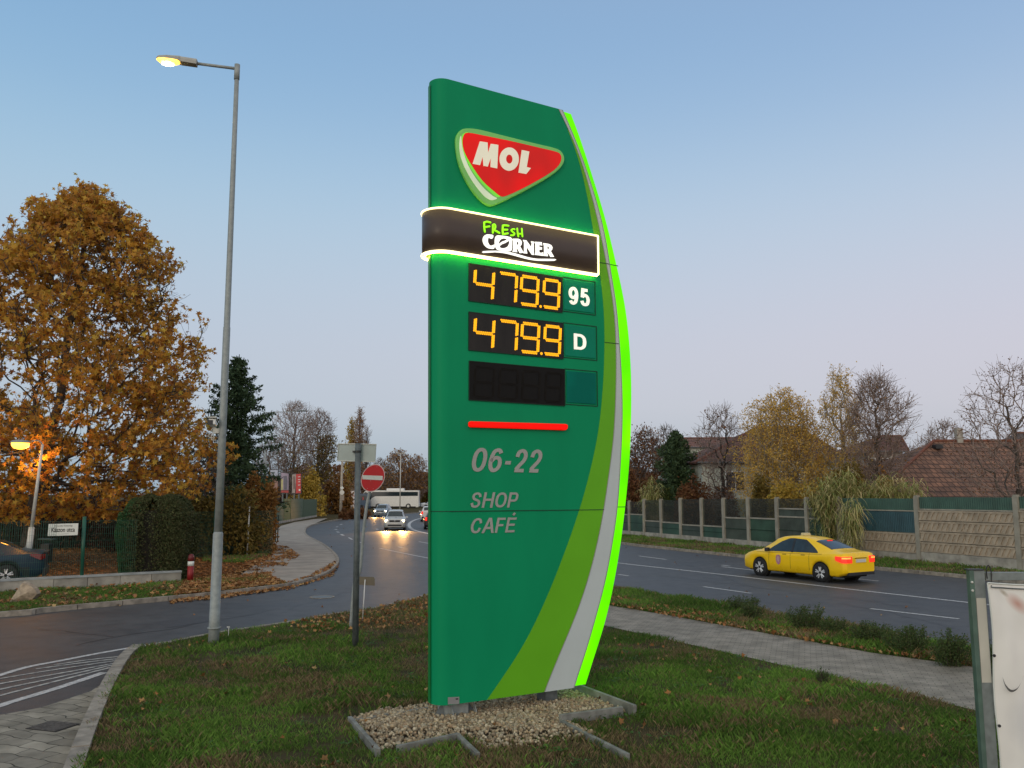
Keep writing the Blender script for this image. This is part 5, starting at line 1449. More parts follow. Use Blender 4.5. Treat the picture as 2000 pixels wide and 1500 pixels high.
def grow_env(seed, H, hw, hd, prof, n, crown0, step, lean=0.0, bias=0.55, axis=None, spread_up=0.0, clump=0.0):
    """a tree whose twigs reach points spread through an envelope; returns P (nodes), parent index, weight"""
    rs = np.random.RandomState(seed)
    T = []
    while len(T) < n:
        h = crown0 * .8 + (1 - crown0 * .8) * rs.rand(n); a = rs.rand(n) * 6.283; r = rs.rand(n) ** bias * env(prof, h)
        ok = (rs.rand(n) < (env(prof, h) + .25) / 1.25)
        x, y, z = r * np.cos(a) * hw, r * np.sin(a) * hd, h * H
        if clump: ok &= vnoise(x / H * 30 + 50, z / H * 30 + 50, 3.0, seed) + .35 * rs.rand(n) > clump
        edge = 0.74 + .50 * vnoise(a * 2 + 9, h * 16 + 9, .9, seed + 1); x, y = x * edge, y * edge
        T += [t for t, o in zip(np.stack([x, y, z], 1), ok) if o]
    T = np.array(T[:n]) + (np.array([[lean, 0, 0]]) * 0)
    ax = (lambda z: np.stack([np.zeros_like(z), np.zeros_like(z), z], -1)) if axis is None else axis
    T = T + ax(T[:, 2]) * np.array([1, 1, 0])
    m = 14; tz = np.linspace(0, H * (crown0 + (1 - crown0) * (.55 if spread_up == 0 else spread_up)), m)
    base_ = ax(tz); base_[:, :2] += rs.normal(size=(m, 2)) * H * .004 * (np.arange(m)[:, None] > 0)
    N = np.zeros((n * 12 + 100, 3)); N[:m] = base_; par = [-1] + list(range(m - 1)); plen = list(tz); cnt = m
    PL = np.zeros(len(N)); PL[:m] = tz
    elig = np.zeros(len(N), bool); elig[:m] = tz > H * crown0
    order = np.argsort(np.linalg.norm(T - ax(np.array([H * crown0]))[0], axis=1))
    for ti in order:
        t = T[ti]; D = np.linalg.norm(N[:cnt] - t, axis=1)
        low = np.maximum(0, N[:cnt, 2] - t[2])          # twigs climb, they do not hang
        cost = D + .42 * PL[:cnt] + low * 1.2; cost[~elig[:cnt]] = 1e9
        k = int(np.argmin(cost)); p = N[k]; L_ = D[k]
        if L_ < step * .3: continue
        q = max(1, min(9, int(round(L_ / step))))
        if par[k] >= 0: d0 = p - N[par[k]]; d0 = d0 / (np.linalg.norm(d0) + 1e-9)
        else: d0 = np.array([0, 0, 1.0])
        side = t - p; c1 = p + (side * .45 + d0 * L_ * .22) + np.array([0, 0, -.05 * L_]) + rs.normal(size=3) * L_ * .05
        prev = k
        for i in range(1, q + 1):
            u = i / q; pt = (1 - u) ** 2 * p + 2 * u * (1 - u) * c1 + u * u * t + (rs.normal(size=3) * step * .10 if i < q else 0)
            if cnt >= len(N): break
            N[cnt] = pt; par.append(prev); PL[cnt] = PL[prev] + np.linalg.norm(pt - N[prev]); elig[cnt] = True; prev = cnt; cnt += 1
    par = np.array(par); w = np.zeros(cnt); haschild = np.zeros(cnt, bool); haschild[par[1:]] = True; w[~haschild] = 1
    for i in range(cnt - 1, 0, -1): w[par[i]] += w[i]
    return N[:cnt], par, w, ~haschild

def twigs(rs, P, d, L_, k, up=.3, spread=.8):
    """k fine twigs at each point, roughly along d"""
    n = len(P); P = np.repeat(P, k, 0); d = np.repeat(d, k, 0)
    v = d + rs.normal(size=(n * k, 3)) * spread; v[:, 2] += up; v /= np.linalg.norm(v, axis=1)[:, None] + 1e-9
    l = L_ * (.5 + rs.rand(n * k, 1)); q = P + v * l * .5; v2 = v + rs.normal(size=v.shape) * .25; v2[:, 2] += up * .4; v2 /= np.linalg.norm(v2, axis=1)[:, None]
    return np.concatenate([P, q]), np.concatenate([q, q + v2 * l * .5])

def make_tree(name, px, Y, py_top, halfw_px, form, seed, bark, leafspec, label, cat='tree', group=None, n=700, crown0=.2, rt=None, rmin=None, twig_mat=None, tw=3, depth=.9, hang=0, twl=.05, clump=0.0, bias=.55, su=0.0):
    base = Vector((at(px, 965, Y).x, Y, 0)); H = at(px, py_top, Y).z; hw = halfw_px * Y / F_PX
    rs = np.random.RandomState(seed + 7)
    N, par, w, tip = grow_env(seed, H * .97, hw * .97, hw * depth, ENV[form], n, crown0, H * .035, clump=clump, bias=bias, spread_up=su)
    R = rt or H * .017; rmin = rmin or max(.008, .00018 * Y * 1.0)
    rad = rmin + (R - rmin) * (w / w[0]) ** .55
    t = empty(name, base, 0, label, cat, group)
    i = np.arange(1, len(N)); big = (w[1:] / w[0]) > .035
    V, Fc = tube_array(N[par[i[big]]], N[i[big]], rad[par[i[big]]], rad[i[big]], 7); fast_mesh('trunk', V, Fc, bark, t, smooth=True)
    d = N[i] - N[par[i]]; d /= np.linalg.norm(d, axis=1)[:, None] + 1e-9
    sel = (w[1:] <= max(3, w[0] * .006)); src = i[sel]
    A, B = twigs(rs, N[src], d[sel], H * twl, tw)
    m_ = N[src][:, 2].max() if len(src) else H
    if hang:
        S_ = N[src][rs.rand(len(src)) < .55]; L_ = hang * (.4 + rs.rand(len(S_))); q = 5; P = S_.copy()
        for k in range(q):
            Q = P + np.stack([rs.normal(size=len(P)) * .05, rs.normal(size=len(P)) * .05, -L_ / q], 1); A = np.concatenate([A, P]); B = np.concatenate([B, Q]); P = Q
    sm = i[~big]; ra = np.concatenate([np.minimum(rad[par[sm]], rad[sm] * 1.5), np.full(len(A), rmin)]); rb = np.concatenate([rad[sm], np.full(len(A), rmin * .7)])
    V, Fc = tube_array(np.concatenate([N[par[sm]], A]), np.concatenate([N[sm], B]), ra, rb, 3)
    fast_mesh('twigs' if leafspec else 'crown', V, Fc, twig_mat or bark, t)
    if leafspec:
        m = leafspec['n']; k = rs.randint(0, len(A), m); u = rs.rand(m, 1)
        P = A[k] * (1 - u) + B[k] * u + rs.normal(size=(m, 3)) * leafspec.get('jit', .1)
        P = P[(P[:, 2] > leafspec.get('zmin', .5)) & (P[:, 2] < leafspec.get('zmax', 999))]
        if 'side' in leafspec: P = P[P[:, 0] * leafspec['side'] > -.1 * hw]
        scatter_leaves('crown', P, leafspec['size'], leafspec['mat'], seed + 1, leafspec.get('shape', 'oval'), parent=t)
    return t

# --- the great autumn tree on the left
M['maple_leaf'] = leaf_mat('autumn_leaf', [(0.32, 0.135, 0.03), (0.60, 0.31, 0.04), (0.50, 0.23, 0.04), (0.68, 0.41, 0.06), (0.40, 0.16, 0.045), (0.62, 0.47, 0.07), (0.55, 0.27, 0.06), (0.24, 0.09, 0.03)], 0.65, 0.45)
def big_tree():
    Y = 36.0; seed = 21; rs = np.random.RandomState(seed); pxm = Y / F_PX
    base = Vector((at(50, 1075, Y).x, Y, 0.0))
    t = empty('autumn_tree', base, 0, 'huge tree with orange brown leaves behind the blue parked car', 'tree')
    ap = [at(*p, Y) - base for p in [(50, 1097), (58, 1030), (70, 960), (88, 890), (108, 800), (128, 700), (142, 600), (158, 500), (172, 400), (178, 350)]]
    az_, axx = np.array([p.z for p in ap]), np.array([p.x for p in ap]); az_[0] = 0
    axis = lambda z: np.stack([np.interp(z, az_, axx), np.zeros_like(z), z], -1)
    prof_px = [(1010, 215), (985, 280), (960, 325), (900, 330), (850, 325), (800, 318), (740, 308), (690, 298), (640, 268), (600, 240), (560, 232), (520, 205), (490, 182), (460, 150), (430, 112), (405, 84), (382, 44), (352, 12)]
    H = at(100, 356, Y).z; hw = 1.0
    prof = sorted((at(100, a, Y).z / H, b_ * pxm * .90) for a, b_ in prof_px)
    H *= .975
    N, par, w, tip = grow_env(seed, H, 1.0, 1.0, prof, 2600, .16, .42, axis=axis, bias=.45, spread_up=.9, clump=.42)
    R = .30; rad = .011 + (R - .011) * (w / w[0]) ** .55
    i = np.arange(1, len(N)); big = (w[1:] / w[0]) > .03
    for nm, sel, k in (('trunk', big, 9), ('branches', ~big, 4)):
        V, Fc = tube_array(N[par[i[sel]]], N[i[sel]], rad[par[i[sel]]] if nm == 'trunk' else np.minimum(rad[par[i[sel]]], rad[i[sel]] * 1.5), rad[i[sel]], k); fast_mesh(nm, V, Fc, M['bark'], t, smooth=True)
    d = N[i] - N[par[i]]; d /= np.linalg.norm(d, axis=1)[:, None] + 1e-9
    sel = w[1:] <= 6; A, B = twigs(rs, N[i[sel]], d[sel], .55, 2, up=.1)
    V, Fc = tube_array(A, B, np.full(len(A), .008), np.full(len(A), .005), 3); fast_mesh('twigs', V, Fc, M['bark'], t)
    n = 66000; k = rs.randint(0, len(A), n); u = rs.rand(n, 1); P = A[k] * (1 - u) + B[k] * u + rs.normal(size=(n, 3)) * .10
    sk = vnoise(P[:, 0] + 60, P[:, 2] + 20, .45, 31) * .6 + vnoise(P[:, 1] + 60, P[:, 2] + 90, .5, 32) * .4
    P = P[(rs.rand(n) < np.clip((sk - .34) * 5, .03, 1)) & (P[:, 2] > 1.9)]
    lx, lz = at(40, 864, 29.5).x - base.x, at(40, 864, 29.5).z; wy = P[:, 1] + Y
    P = P[~((np.hypot(P[:, 0] - lx, P[:, 2] - lz + .1) < .50) & (wy < 29.6)) & ~((np.abs(P[:, 0] - (at(70, 960, 29.5).x - base.x)) < .30) & (wy < 29.6))]
    scatter_leaves('crown', P, .135, M['maple_leaf'], 99, 'maple', cup=.3, parent=t)
big_tree()

M['yellow_leaf'] = leaf_mat('yellow_leaf', [(0.32, 0.22, 0.035), (0.48, 0.30, 0.045), (0.36, 0.27, 0.045), (0.56, 0.38, 0.08), (0.28, 0.24, 0.04)], 0.7, 0.3)
M['orange_leaf'] = leaf_mat('orange_leaf', [(0.22, 0.10, 0.025), (0.34, 0.16, 0.04), (0.18, 0.09, 0.025), (0.38, 0.22, 0.065)], 0.7, 0.3)
M['birch_leaf'] = leaf_mat('birch_leaf', [(0.50, 0.31, 0.07), (0.68, 0.44, 0.09), (0.58, 0.36, 0.08), (0.78, 0.54, 0.16), (0.44, 0.33, 0.07)], 0.7, 0.4)
M['russet_leaf'] = leaf_mat('russet_leaf', [(0.10, 0.042, 0.02), (0.18, 0.075, 0.03), (0.13, 0.06, 0.028), (0.22, 0.12, 0.045)], 0.75, 0.2)
M['darkred_leaf'] = leaf_mat('dark_red_leaf', [(0.040, 0.012, 0.010), (0.07, 0.02, 0.014), (0.05, 0.03, 0.012)], 0.75, 0.2)
M['green_leaf'] = leaf_mat('green_leaf', [(0.035, 0.06, 0.012), (0.06, 0.09, 0.018), (0.10, 0.11, 0.025), (0.05, 0.07, 0.02)], 0.7, 0.25)
M['olive_leaf'] = leaf_mat('olive_leaf', [(0.10, 0.085, 0.018), (0.17, 0.125, 0.025), (0.22, 0.15, 0.03), (0.13, 0.085, 0.022)], 0.7, 0.25)
M['needle'] = leaf_mat('conifer_needles', [(0.026, 0.056, 0.026), (0.048, 0.085, 0.036), (0.066, 0.105, 0.042), (0.034, 0.066, 0.034)], 0.7, 0.1)
M['hedge_leaf'] = leaf_mat('hedge_leaf', [(0.032, 0.050, 0.018), (0.060, 0.076, 0.026), (0.10, 0.108, 0.042), (0.045, 0.060, 0.022), (0.085, 0.060, 0.028)], 0.7, 0.15)
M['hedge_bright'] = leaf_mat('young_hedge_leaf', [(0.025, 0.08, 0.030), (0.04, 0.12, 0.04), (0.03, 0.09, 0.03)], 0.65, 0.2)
M['reed_leaf'] = leaf_mat('reed_leaf', [(0.18, 0.24, 0.06), (0.32, 0.34, 0.10), (0.48, 0.42, 0.17), (0.56, 0.44, 0.22), (0.15, 0.23, 0.055)], 0.6, 0.25)
tw_pink = mat('pale_twigs', (0.27, 0.20, 0.165), 0.95, var=0.3, scale=3)
tw_grey = mat('grey_twigs', (0.21, 0.165, 0.145), 0.95, var=0.3, scale=3)
tw_yel = mat('yellow_twigs', (0.28, 0.20, 0.09), 0.95, var=0.3, scale=3)
M['core'] = mat('dark_core', (0.016, 0.014, 0.010), 0.95, var=0.4, scale=5)

def conifer(px, Y, py_top, halfw_px, seed, label, name='conifer', py_low=1060, dens=1.0):
    rnd = random.Random(seed); rs = np.random.RandomState(seed)
    base = Vector((at(px, 965, Y).x, Y, 0)); Ht = at(px, py_top, Y).z; hw = halfw_px * Y / F_PX
    t = empty(name, base, 0, label, 'tree')
    b = MB(); b.tube([(0, 0, 0), (0, 0, Ht * .5), (0, 0, Ht)], [Ht * .018, Ht * .011, .02], 8); b.build('trunk', M['bark_dark'], t, True)
    S0_, S1_, R0, R1, leaf = [], [], [], [], []
    nb = int(105 * dens)
    for k in range(nb):
        f = (k + rnd.random()) / nb; z = Ht * (0.24 + 0.74 * f)
        L_ = 1.22 * hw * (1 - f) ** 0.70 * (0.55 + 0.75 * rnd.random()) + 0.15
        az = k * 2.4 + rnd.random(); d = Vector((math.cos(az), math.sin(az), 0.25 - 0.45 * (1 - f)))
        p = Vector((0, 0, z)); n = 6
        for i in range(n):
            dd = d + Vector((0, 0, -0.22 + 0.10 * i)); dd.normalize(); q = p + dd * (L_ / n)
            S0_.append(tuple(p)); S1_.append(tuple(q)); R0.append(.035 * (1 - f) + .01); R1.append(.01)
            m = int(16 * dens * (0.4 + L_ / hw))
            for _ in range(m):
                s = Vector((-math.sin(az), math.cos(az), 0)) * rnd.uniform(-1, 1) * L_ * 0.26 * (1.1 - i / n)
                leaf.append(tuple(p.lerp(q, rnd.random()) + s + Vector((0, 0, -abs(rnd.gauss(0, .14))))))
            p = q
    V, Fc = tube_array(S0_, S1_, R0, R1, 3); fast_mesh('branches', V, Fc, M['bark_dark'], t)
    P = np.array(leaf)
    scatter_leaves('crown', P, 0.15 * (Y / 50) ** .5, M['needle'], seed, 'blade', parent=t, down=0.35)
    P2 = P[rs.rand(len(P)) < 0.6] + rs.normal(size=(int(0), 3)).sum() if False else P[rs.rand(len(P)) < .7]
    scatter_leaves('needle_clumps', P2 + rs.normal(size=P2.shape) * .08, 0.11 * (Y / 50) ** .5, M['needle'], seed + 5, 'oval', parent=t)
    return t

def shrub(name, px, Y, py_top, halfw_px, mat_, n, size, seed, label, cat='shrub', group=None, py_base=None, lobes=7, shape='oval', core=True, depth=0.7, zb=0.0, flat_top=0.0):
    rs = np.random.RandomState(seed)
    base = Vector((at(px, 965, Y).x, Y, zb)); Ht = at(px, py_top, Y).z - zb; hw = halfw_px * Y / F_PX
    t = empty(name, base, 0, label, cat, group)
    C_ = []
    for k in range(lobes):
        f = (k + .5) / lobes
        x = (rs.rand() * 2 - 1) * hw * .62; z = Ht * (0.28 + 0.5 * rs.rand()) * (1 - 0.35 * abs(x) / hw)
        C_.append((x, (rs.rand() * 2 - 1) * hw * depth * .5, z, hw * (.32 + .22 * rs.rand()), Ht * (.20 + .13 * rs.rand())))
    C_ = np.array(C_)
    k = rs.randint(0, lobes, n); d = rs.normal(size=(n, 3)); d /= np.linalg.norm(d, axis=1)[:, None]
    r = rs.rand(n, 1) ** .33 * (0.85 + 0.35 * rs.rand(n, 1))
    P = C_[k, :3] + d * r * np.stack([C_[k, 3], C_[k, 3] * depth, C_[k, 4]], 1)
    low = rs.rand(n) < .28
    P[low, 2] = rs.rand(low.sum()) * Ht * .4; P[low, 0] = (rs.rand(low.sum()) * 2 - 1) * hw * .85
    sp_ = rs.rand(n) < .06
    P[sp_, 2] += np.abs(rs.normal(size=sp_.sum())) * Ht * .10
    P = P[(P[:, 2] > 0.02) & (P[:, 2] < Ht * 1.04)]
    scatter_leaves('foliage', P, size, mat_, seed + 1, shape, parent=t)
    # stems
    m = 40; a0 = np.stack([(rs.rand(m) * 2 - 1) * hw * .3, (rs.rand(m) * 2 - 1) * hw * .2, np.zeros(m)], 1)
    kk = rs.randint(0, lobes, m); a1 = C_[kk, :3] + rs.normal(size=(m, 3)) * np.stack([C_[kk, 3], C_[kk, 3] * depth, C_[kk, 4]], 1) * .6
    V, Fc = tube_array(a0, a1, np.full(m, max(.012, Ht * .007)), np.full(m, .006), 3); fast_mesh('stems', V, Fc, M['bark_dark'], t)
    return t

# --- left background
conifer(456, 47, 692, 86, 31, 'dark green conifer with drooping branches behind the tall street lamp')
make_tree('bare_tree', 400, 45, 850, 60, 'round', 33, M['bark_grey'], None, 'small bare grey tree beside the big orange tree, below the conifer', n=350)
shrub('shrub', 432, 41, 930, 80, M['olive_leaf'], 9000, .085, 35, 'tall olive brown shrub growing through the fence behind the street lamp', lobes=9)
shrub('shrub', 505, 44, 915, 44, M['orange_leaf'], 7000, .09, 36, 'orange brown shrub next to the white fence post', lobes=8)
shrub('shrub', 300, 44, 950, 95, M['darkred_leaf'], 9000, .09, 37, 'dark red shrub between the autumn tree and the clipped hedge', lobes=10)
shrub('shrub', 120, 47, 960, 120, M['darkred_leaf'], 9000, .10, 38, 'dark shrubbery in the shade behind the picket fence, left of the hedge', lobes=12)
shrub('shrub', -40, 48, 955, 110, M['green_leaf'], 6000, .10, 39, 'green shrub behind the picket fence above the blue car', lobes=9)
shrub('shrub', 390, 49, 905, 75, M['green_leaf'], 7000, .10, 40, 'dark green bush under the conifer', lobes=9)
shrub('shrub', 380, 41, 968, 55, M['russet_leaf'], 6000, .09, 41, 'rusty low shrub between hedge and street lamp', lobes=8)
# wire fence with white post by the footpath
wf = empty('wire_fence', G(487, 1052), 0, 'green wire mesh fence with a white patched post beside the footpath', 'fence')
fa, fb_ = at(380, 1060, 39.5), at(532, 1060, 42.5)
b = MB(); fa.z = fb_.z = 0
for k in range(90):
    p = fa.lerp(fb_, k / 89); b.box((p.x, p.y, 1.15), (.007, .007, 2.1))
for k in range(14): b.tube([fa + Vector((0, 0, .15 + k * .155)), fb_ + Vector((0, 0, .15 + k * .155))], .004, 3, caps=False)
wp(b.build('mesh_panel', M['green_metal']), wf)
b = MB(); q0 = Vector((at(487, 1000, 41).x, 40.9, 0)); b.tube([q0, q0 + Vector((0.03, 0, 2.45))], .035, 8); wp(b.build('post', M['galv_pale'], None, True), wf)
b = MB(); q1 = Vector((at(418, 1000, 40).x, 40.1, 0)); b.tube([q1, q1 + Vector((0, 0, 2.3))], .03, 8); wp(b.build('post', M['green_metal'], None, True), wf)

# clipped hedge block
def clipped_hedge():
    rs = np.random.RandomState(60)
    c = Vector((at(289, 1100, 28.9).x, 29.6, 0.08)); t = empty('clipped_hedge', c, 0, 'dense clipped dark green hedge bush standing behind the low wall', 'hedge')
    hw, hd, Ht = 72 * 28.9 / F_PX, 0.95, at(300, 968, 28.9).z - 0.08
    n = 60000
    # superellipsoid shell
    a = rs.rand(n) * 2 * math.pi; e = (rs.rand(n)) * math.pi / 2
    pw = lambda v, p: np.sign(v) * np.abs(v) ** p
    x = hw * pw(np.cos(a), .55) * pw(np.cos(e), .42); y = hd * pw(np.sin(a), .55) * pw(np.cos(e), .42); z = Ht * (0.04 + 0.96 * pw(np.sin(e), .55))
    lo_ = rs.rand(n) < .45; z[lo_] = rs.rand(lo_.sum()) * Ht * .8
    k = pw(np.cos(a), .55); x[lo_] = hw * k[lo_]; y[lo_] = hd * pw(np.sin(a), .55)[lo_]
    tp = 0.86 + 0.14 * np.clip(z / Ht * 2, 0, 1) - 0.10 * np.clip(z / Ht - .6, 0, 1)
    sh = (1 - np.abs(rs.normal(size=n)) * .05) * (0.965 + 0.07 * vnoise(x + 20, z + 20, .4, 2)) * tp
    P = np.stack([x * sh, y * sh, z * (.97 + .05 * vnoise(x + 9, y + 9, .35, 7))], 1)
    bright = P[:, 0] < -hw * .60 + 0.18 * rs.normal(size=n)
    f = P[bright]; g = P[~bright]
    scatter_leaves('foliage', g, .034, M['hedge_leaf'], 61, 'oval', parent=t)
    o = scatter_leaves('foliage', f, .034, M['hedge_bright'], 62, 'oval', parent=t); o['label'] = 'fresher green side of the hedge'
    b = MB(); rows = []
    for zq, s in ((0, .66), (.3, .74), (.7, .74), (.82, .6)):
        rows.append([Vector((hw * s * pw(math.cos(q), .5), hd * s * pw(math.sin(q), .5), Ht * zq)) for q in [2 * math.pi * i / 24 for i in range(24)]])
    b.grid([r + [r[0]] for r in rows]); b.add(rows[-1], [tuple(range(24))]); b.build('dark_core', M['core'], t)  # added solid dark core, its colour standing in for shade inside the hedge
clipped_hedge()

# far left centre: trees beyond the bend
BT = 'bare trees beyond the bend of the road'
make_tree('bare_tree', 572, 118, 782, 50, 'fan', 70, M['bark_grey'], dict(n=1800, size=.14, mat=M['olive_leaf'], jit=.3, zmin=5, zmax=9), 'tall vase shaped bare tree with pale twigs behind the billboards', n=1100, twig_mat=tw_pink, tw=3, rmin=.018)
make_tree('bare_tree', 620, 124, 796, 36, 'fan', 71, M['bark_grey'], dict(n=6500, size=.15, mat=M['olive_leaf'], jit=.4, zmin=4.5, zmax=11.5, side=1), 'pale bare tree with yellow green leaves low on its right', n=900, twig_mat=tw_pink, rmin=.02)
make_tree('bare_tree', 526, 116, 848, 42, 'round', 72, M['bark_grey'], None, 'greyish purple bare tree between the conifer and the billboards', n=800, twig_mat=tw_grey, rmin=.017)
make_tree('poplar', 699, 200, 793, 11, 'poplar', 73, M['bark_grey'], dict(n=1500, size=.2, mat=M['orange_leaf'], jit=.3, zmin=3), 'tallest slender bare poplar above the grey sign plate', n=700, twig_mat=tw_pink, rmin=.03, crown0=.08, su=.95)
make_tree('poplar', 684, 202, 815, 9, 'poplar', 74, M['bark_grey'], dict(n=3500, size=.22, mat=M['yellow_leaf'], jit=.3, zmin=3), 'shorter yellowish poplar left of the tallest one', n=500, twig_mat=tw_yel, rmin=.03, crown0=.08, su=.95)
make_tree('poplar', 714, 204, 828, 8, 'poplar', 75, M['bark_grey'], None, 'small bare poplar right of the tallest one', n=400, twig_mat=tw_pink, rmin=.03, crown0=.08, su=.95)
make_tree('bare_tree', 778, 196, 878, 42, 'round', 76, M['bark_grey'], dict(n=2500, size=.22, mat=M['orange_leaf'], jit=.4, zmin=2), 'bare brownish tree standing above the white coach', n=800, twig_mat=tw_grey, rmin=.026)
make_tree('bare_tree', 815, 199, 888, 26, 'round', 77, M['bark_grey'], dict(n=1200, size=.22, mat=M['orange_leaf'], jit=.4, zmin=4), 'bare tree beside the left edge of the price sign', n=450, twig_mat=tw_pink, rmin=.026)
make_tree('bare_tree', 742, 198, 892, 26, 'round', 78, M['bark_grey'], None, 'low grey bare tree behind the no entry sign', n=500, twig_mat=tw_grey, rmin=.026)
for i, (px, Y, top_, hw, mt, n, lab) in enumerate([
        (600, 118, 908, 42, 'yellow_leaf', 4500, 'golden yellow bush right of the red billboard'),
        (652, 130, 905, 40, 'orange_leaf', 4500, 'brown golden bush above the parked dark cars'),
        (690, 205, 912, 40, 'russet_leaf', 3500, 'brown bush behind the no entry sign pole'),
        (745, 206, 925, 40, 'olive_leaf', 3500, 'olive bush row behind the front of the coach'),
        (800, 206, 930, 38, 'olive_leaf', 3500, 'olive bush behind the rear of the coach'),
        (840, 207, 925, 30, 'russet_leaf', 3000, 'russet bush behind the small white car'),
        (560, 120, 930, 35, 'russet_leaf', 3000, 'russet bush under the billboards'),
        (514, 70, 935, 24, 'olive_leaf', 4500, 'olive green bush at the end of the footpath'),
        (700, 104, 988, 22, 'russet_leaf', 1800, 'low brown bush at the bend left of the coach'),
        (672, 101, 994, 10, 'russet_leaf', 900, 'small brown bush at the foot of the concrete pole')]):
    shrub('shrub', px, Y, top_, hw, M[mt], n, .10 * (Y / 60) ** .9, 90 + i, lab, lobes=7)

# --- right: trees behind the noise wall
make_tree('weeping_birch', 1532, 52, 757, 90, 'weep', 110, M['bark_birch'], dict(n=30000, size=.058, mat=M['birch_leaf'], jit=.12, zmin=1.5), 'wide weeping birch with golden yellow leaves behind the noise wall', n=700, hang=2.4, rmin=.010, tw=2, crown0=.3)
make_tree('bare_tree', 1412, 57, 790, 54, 'fan', 111, M['bark_dark'], dict(n=300, size=.08, mat=M['russet_leaf'], jit=.2, zmin=3), 'bare fan shaped tree with dark limbs left of the golden birch', n=480, rmin=.010, tw=3, twl=.06, twig_mat=tw_grey)
make_tree('thin_birch', 1650, 50, 712, 50, 'weep', 112, M['bark_birch'], dict(n=9500, size=.055, mat=M['birch_leaf'], jit=.10, zmin=3.2), 'thin tall birch with sparse rusty leaves right of the golden birch', n=330, hang=1.5, rmin=.010, tw=2, crown0=.3)
make_tree('bare_tree', 1718, 46, 728, 62, 'fan', 113, M['bark'], dict(n=1600, size=.05, mat=M['orange_leaf'], jit=.15, zmin=3), 'bare upright tree with a few rusty leaves left of the tiled roof', n=650, rmin=.010, tw=5, twl=.07, twig_mat=tw_pink)
make_tree('bare_tree', 1992, 36, 698, 125, 'round', 114, M['bark'], dict(n=2600, size=.04, mat=M['russet_leaf'], jit=.12, zmin=3), 'large bare tree with reddish buds in front of the tiled roof', n=760, rmin=.0075, tw=2, twl=.05, twig_mat=tw_pink)
make_tree('bare_tree', 1850, 64, 822, 70, 'round', 115, M['bark'], dict(n=900, size=.07, mat=M['russet_leaf'], jit=.3, zmin=3), 'low bare tree showing above the tiled roof ridge', n=600, rmin=.013, tw=4, twl=.06, twig_mat=tw_pink)
make_tree('bare_tree', 1262, 74, 832, 40, 'round', 116, M['bark_grey'], dict(n=3500, size=.10, mat=M['russet_leaf'], jit=.4, zmin=2), 'russet bare tree at the right edge of the price sign', n=600, rmin=.015)
make_tree('bare_tree', 1305, 80, 828, 30, 'fan', 117, M['bark_grey'], None, 'fine bare tree rising behind the dark conifer', n=500, rmin=.015)
conifer(1322, 63, 838, 56, 118, 'dark green conifer behind the noise wall near the price sign', dens=0.9)
shrub('shrub', 1358, 59, 905, 42, M['russet_leaf'], 6500, .10, 119, 'rusty brown shrub beside the dark conifer', lobes=8)
shrub('shrub', 1250, 66, 900, 40, M['russet_leaf'], 6500, .11, 120, 'reddish brown shrub against the glowing edge of the price sign', lobes=8)
shrub('shrub', 1300, 62, 942, 45, M['green_leaf'], 6000, .10, 121, 'dark green shrub at the foot of the conifer', lobes=8)
shrub('shrub', 1415, 60, 925, 32, M['russet_leaf'], 3500, .09, 122, 'thin russet shrub at the foot of the fan shaped tree', lobes=7)
shrub('shrub', 1490, 49, 925, 38, M['olive_leaf'], 6000, .085, 123, 'olive yellow shrub under the golden birch', lobes=8)
shrub('shrub', 1555, 47, 915, 60, M['yellow_leaf'], 11000, .075, 124, 'dense yellow shrub between the birch and the reeds', lobes=11)
shrub('shrub', 1655, 44.5, 885, 55, M['olive_leaf'], 10000, .08, 125, 'olive shrub behind the tall reeds', lobes=10)
shrub('shrub', 1720, 44, 905, 36, M['orange_leaf'], 4500, .07, 126, 'tan leaved shrub under the bare upright tree', lobes=7)
def far_bush_row():
    i = 0
    for px, top_, mt in ((1150, 900, 'russet_leaf'), (1190, 890, 'russet_leaf'), (1235, 885, 'darkred_leaf')):
        shrub('shrub', px, 84 + i, top_, 36, M[mt], 2500, .14, 140 + i, ['brown shrub hidden behind the price sign', 'brown shrub beside the price sign edge', 'dark reddish shrub far behind the noise wall'][i]); i += 1
far_bush_row()

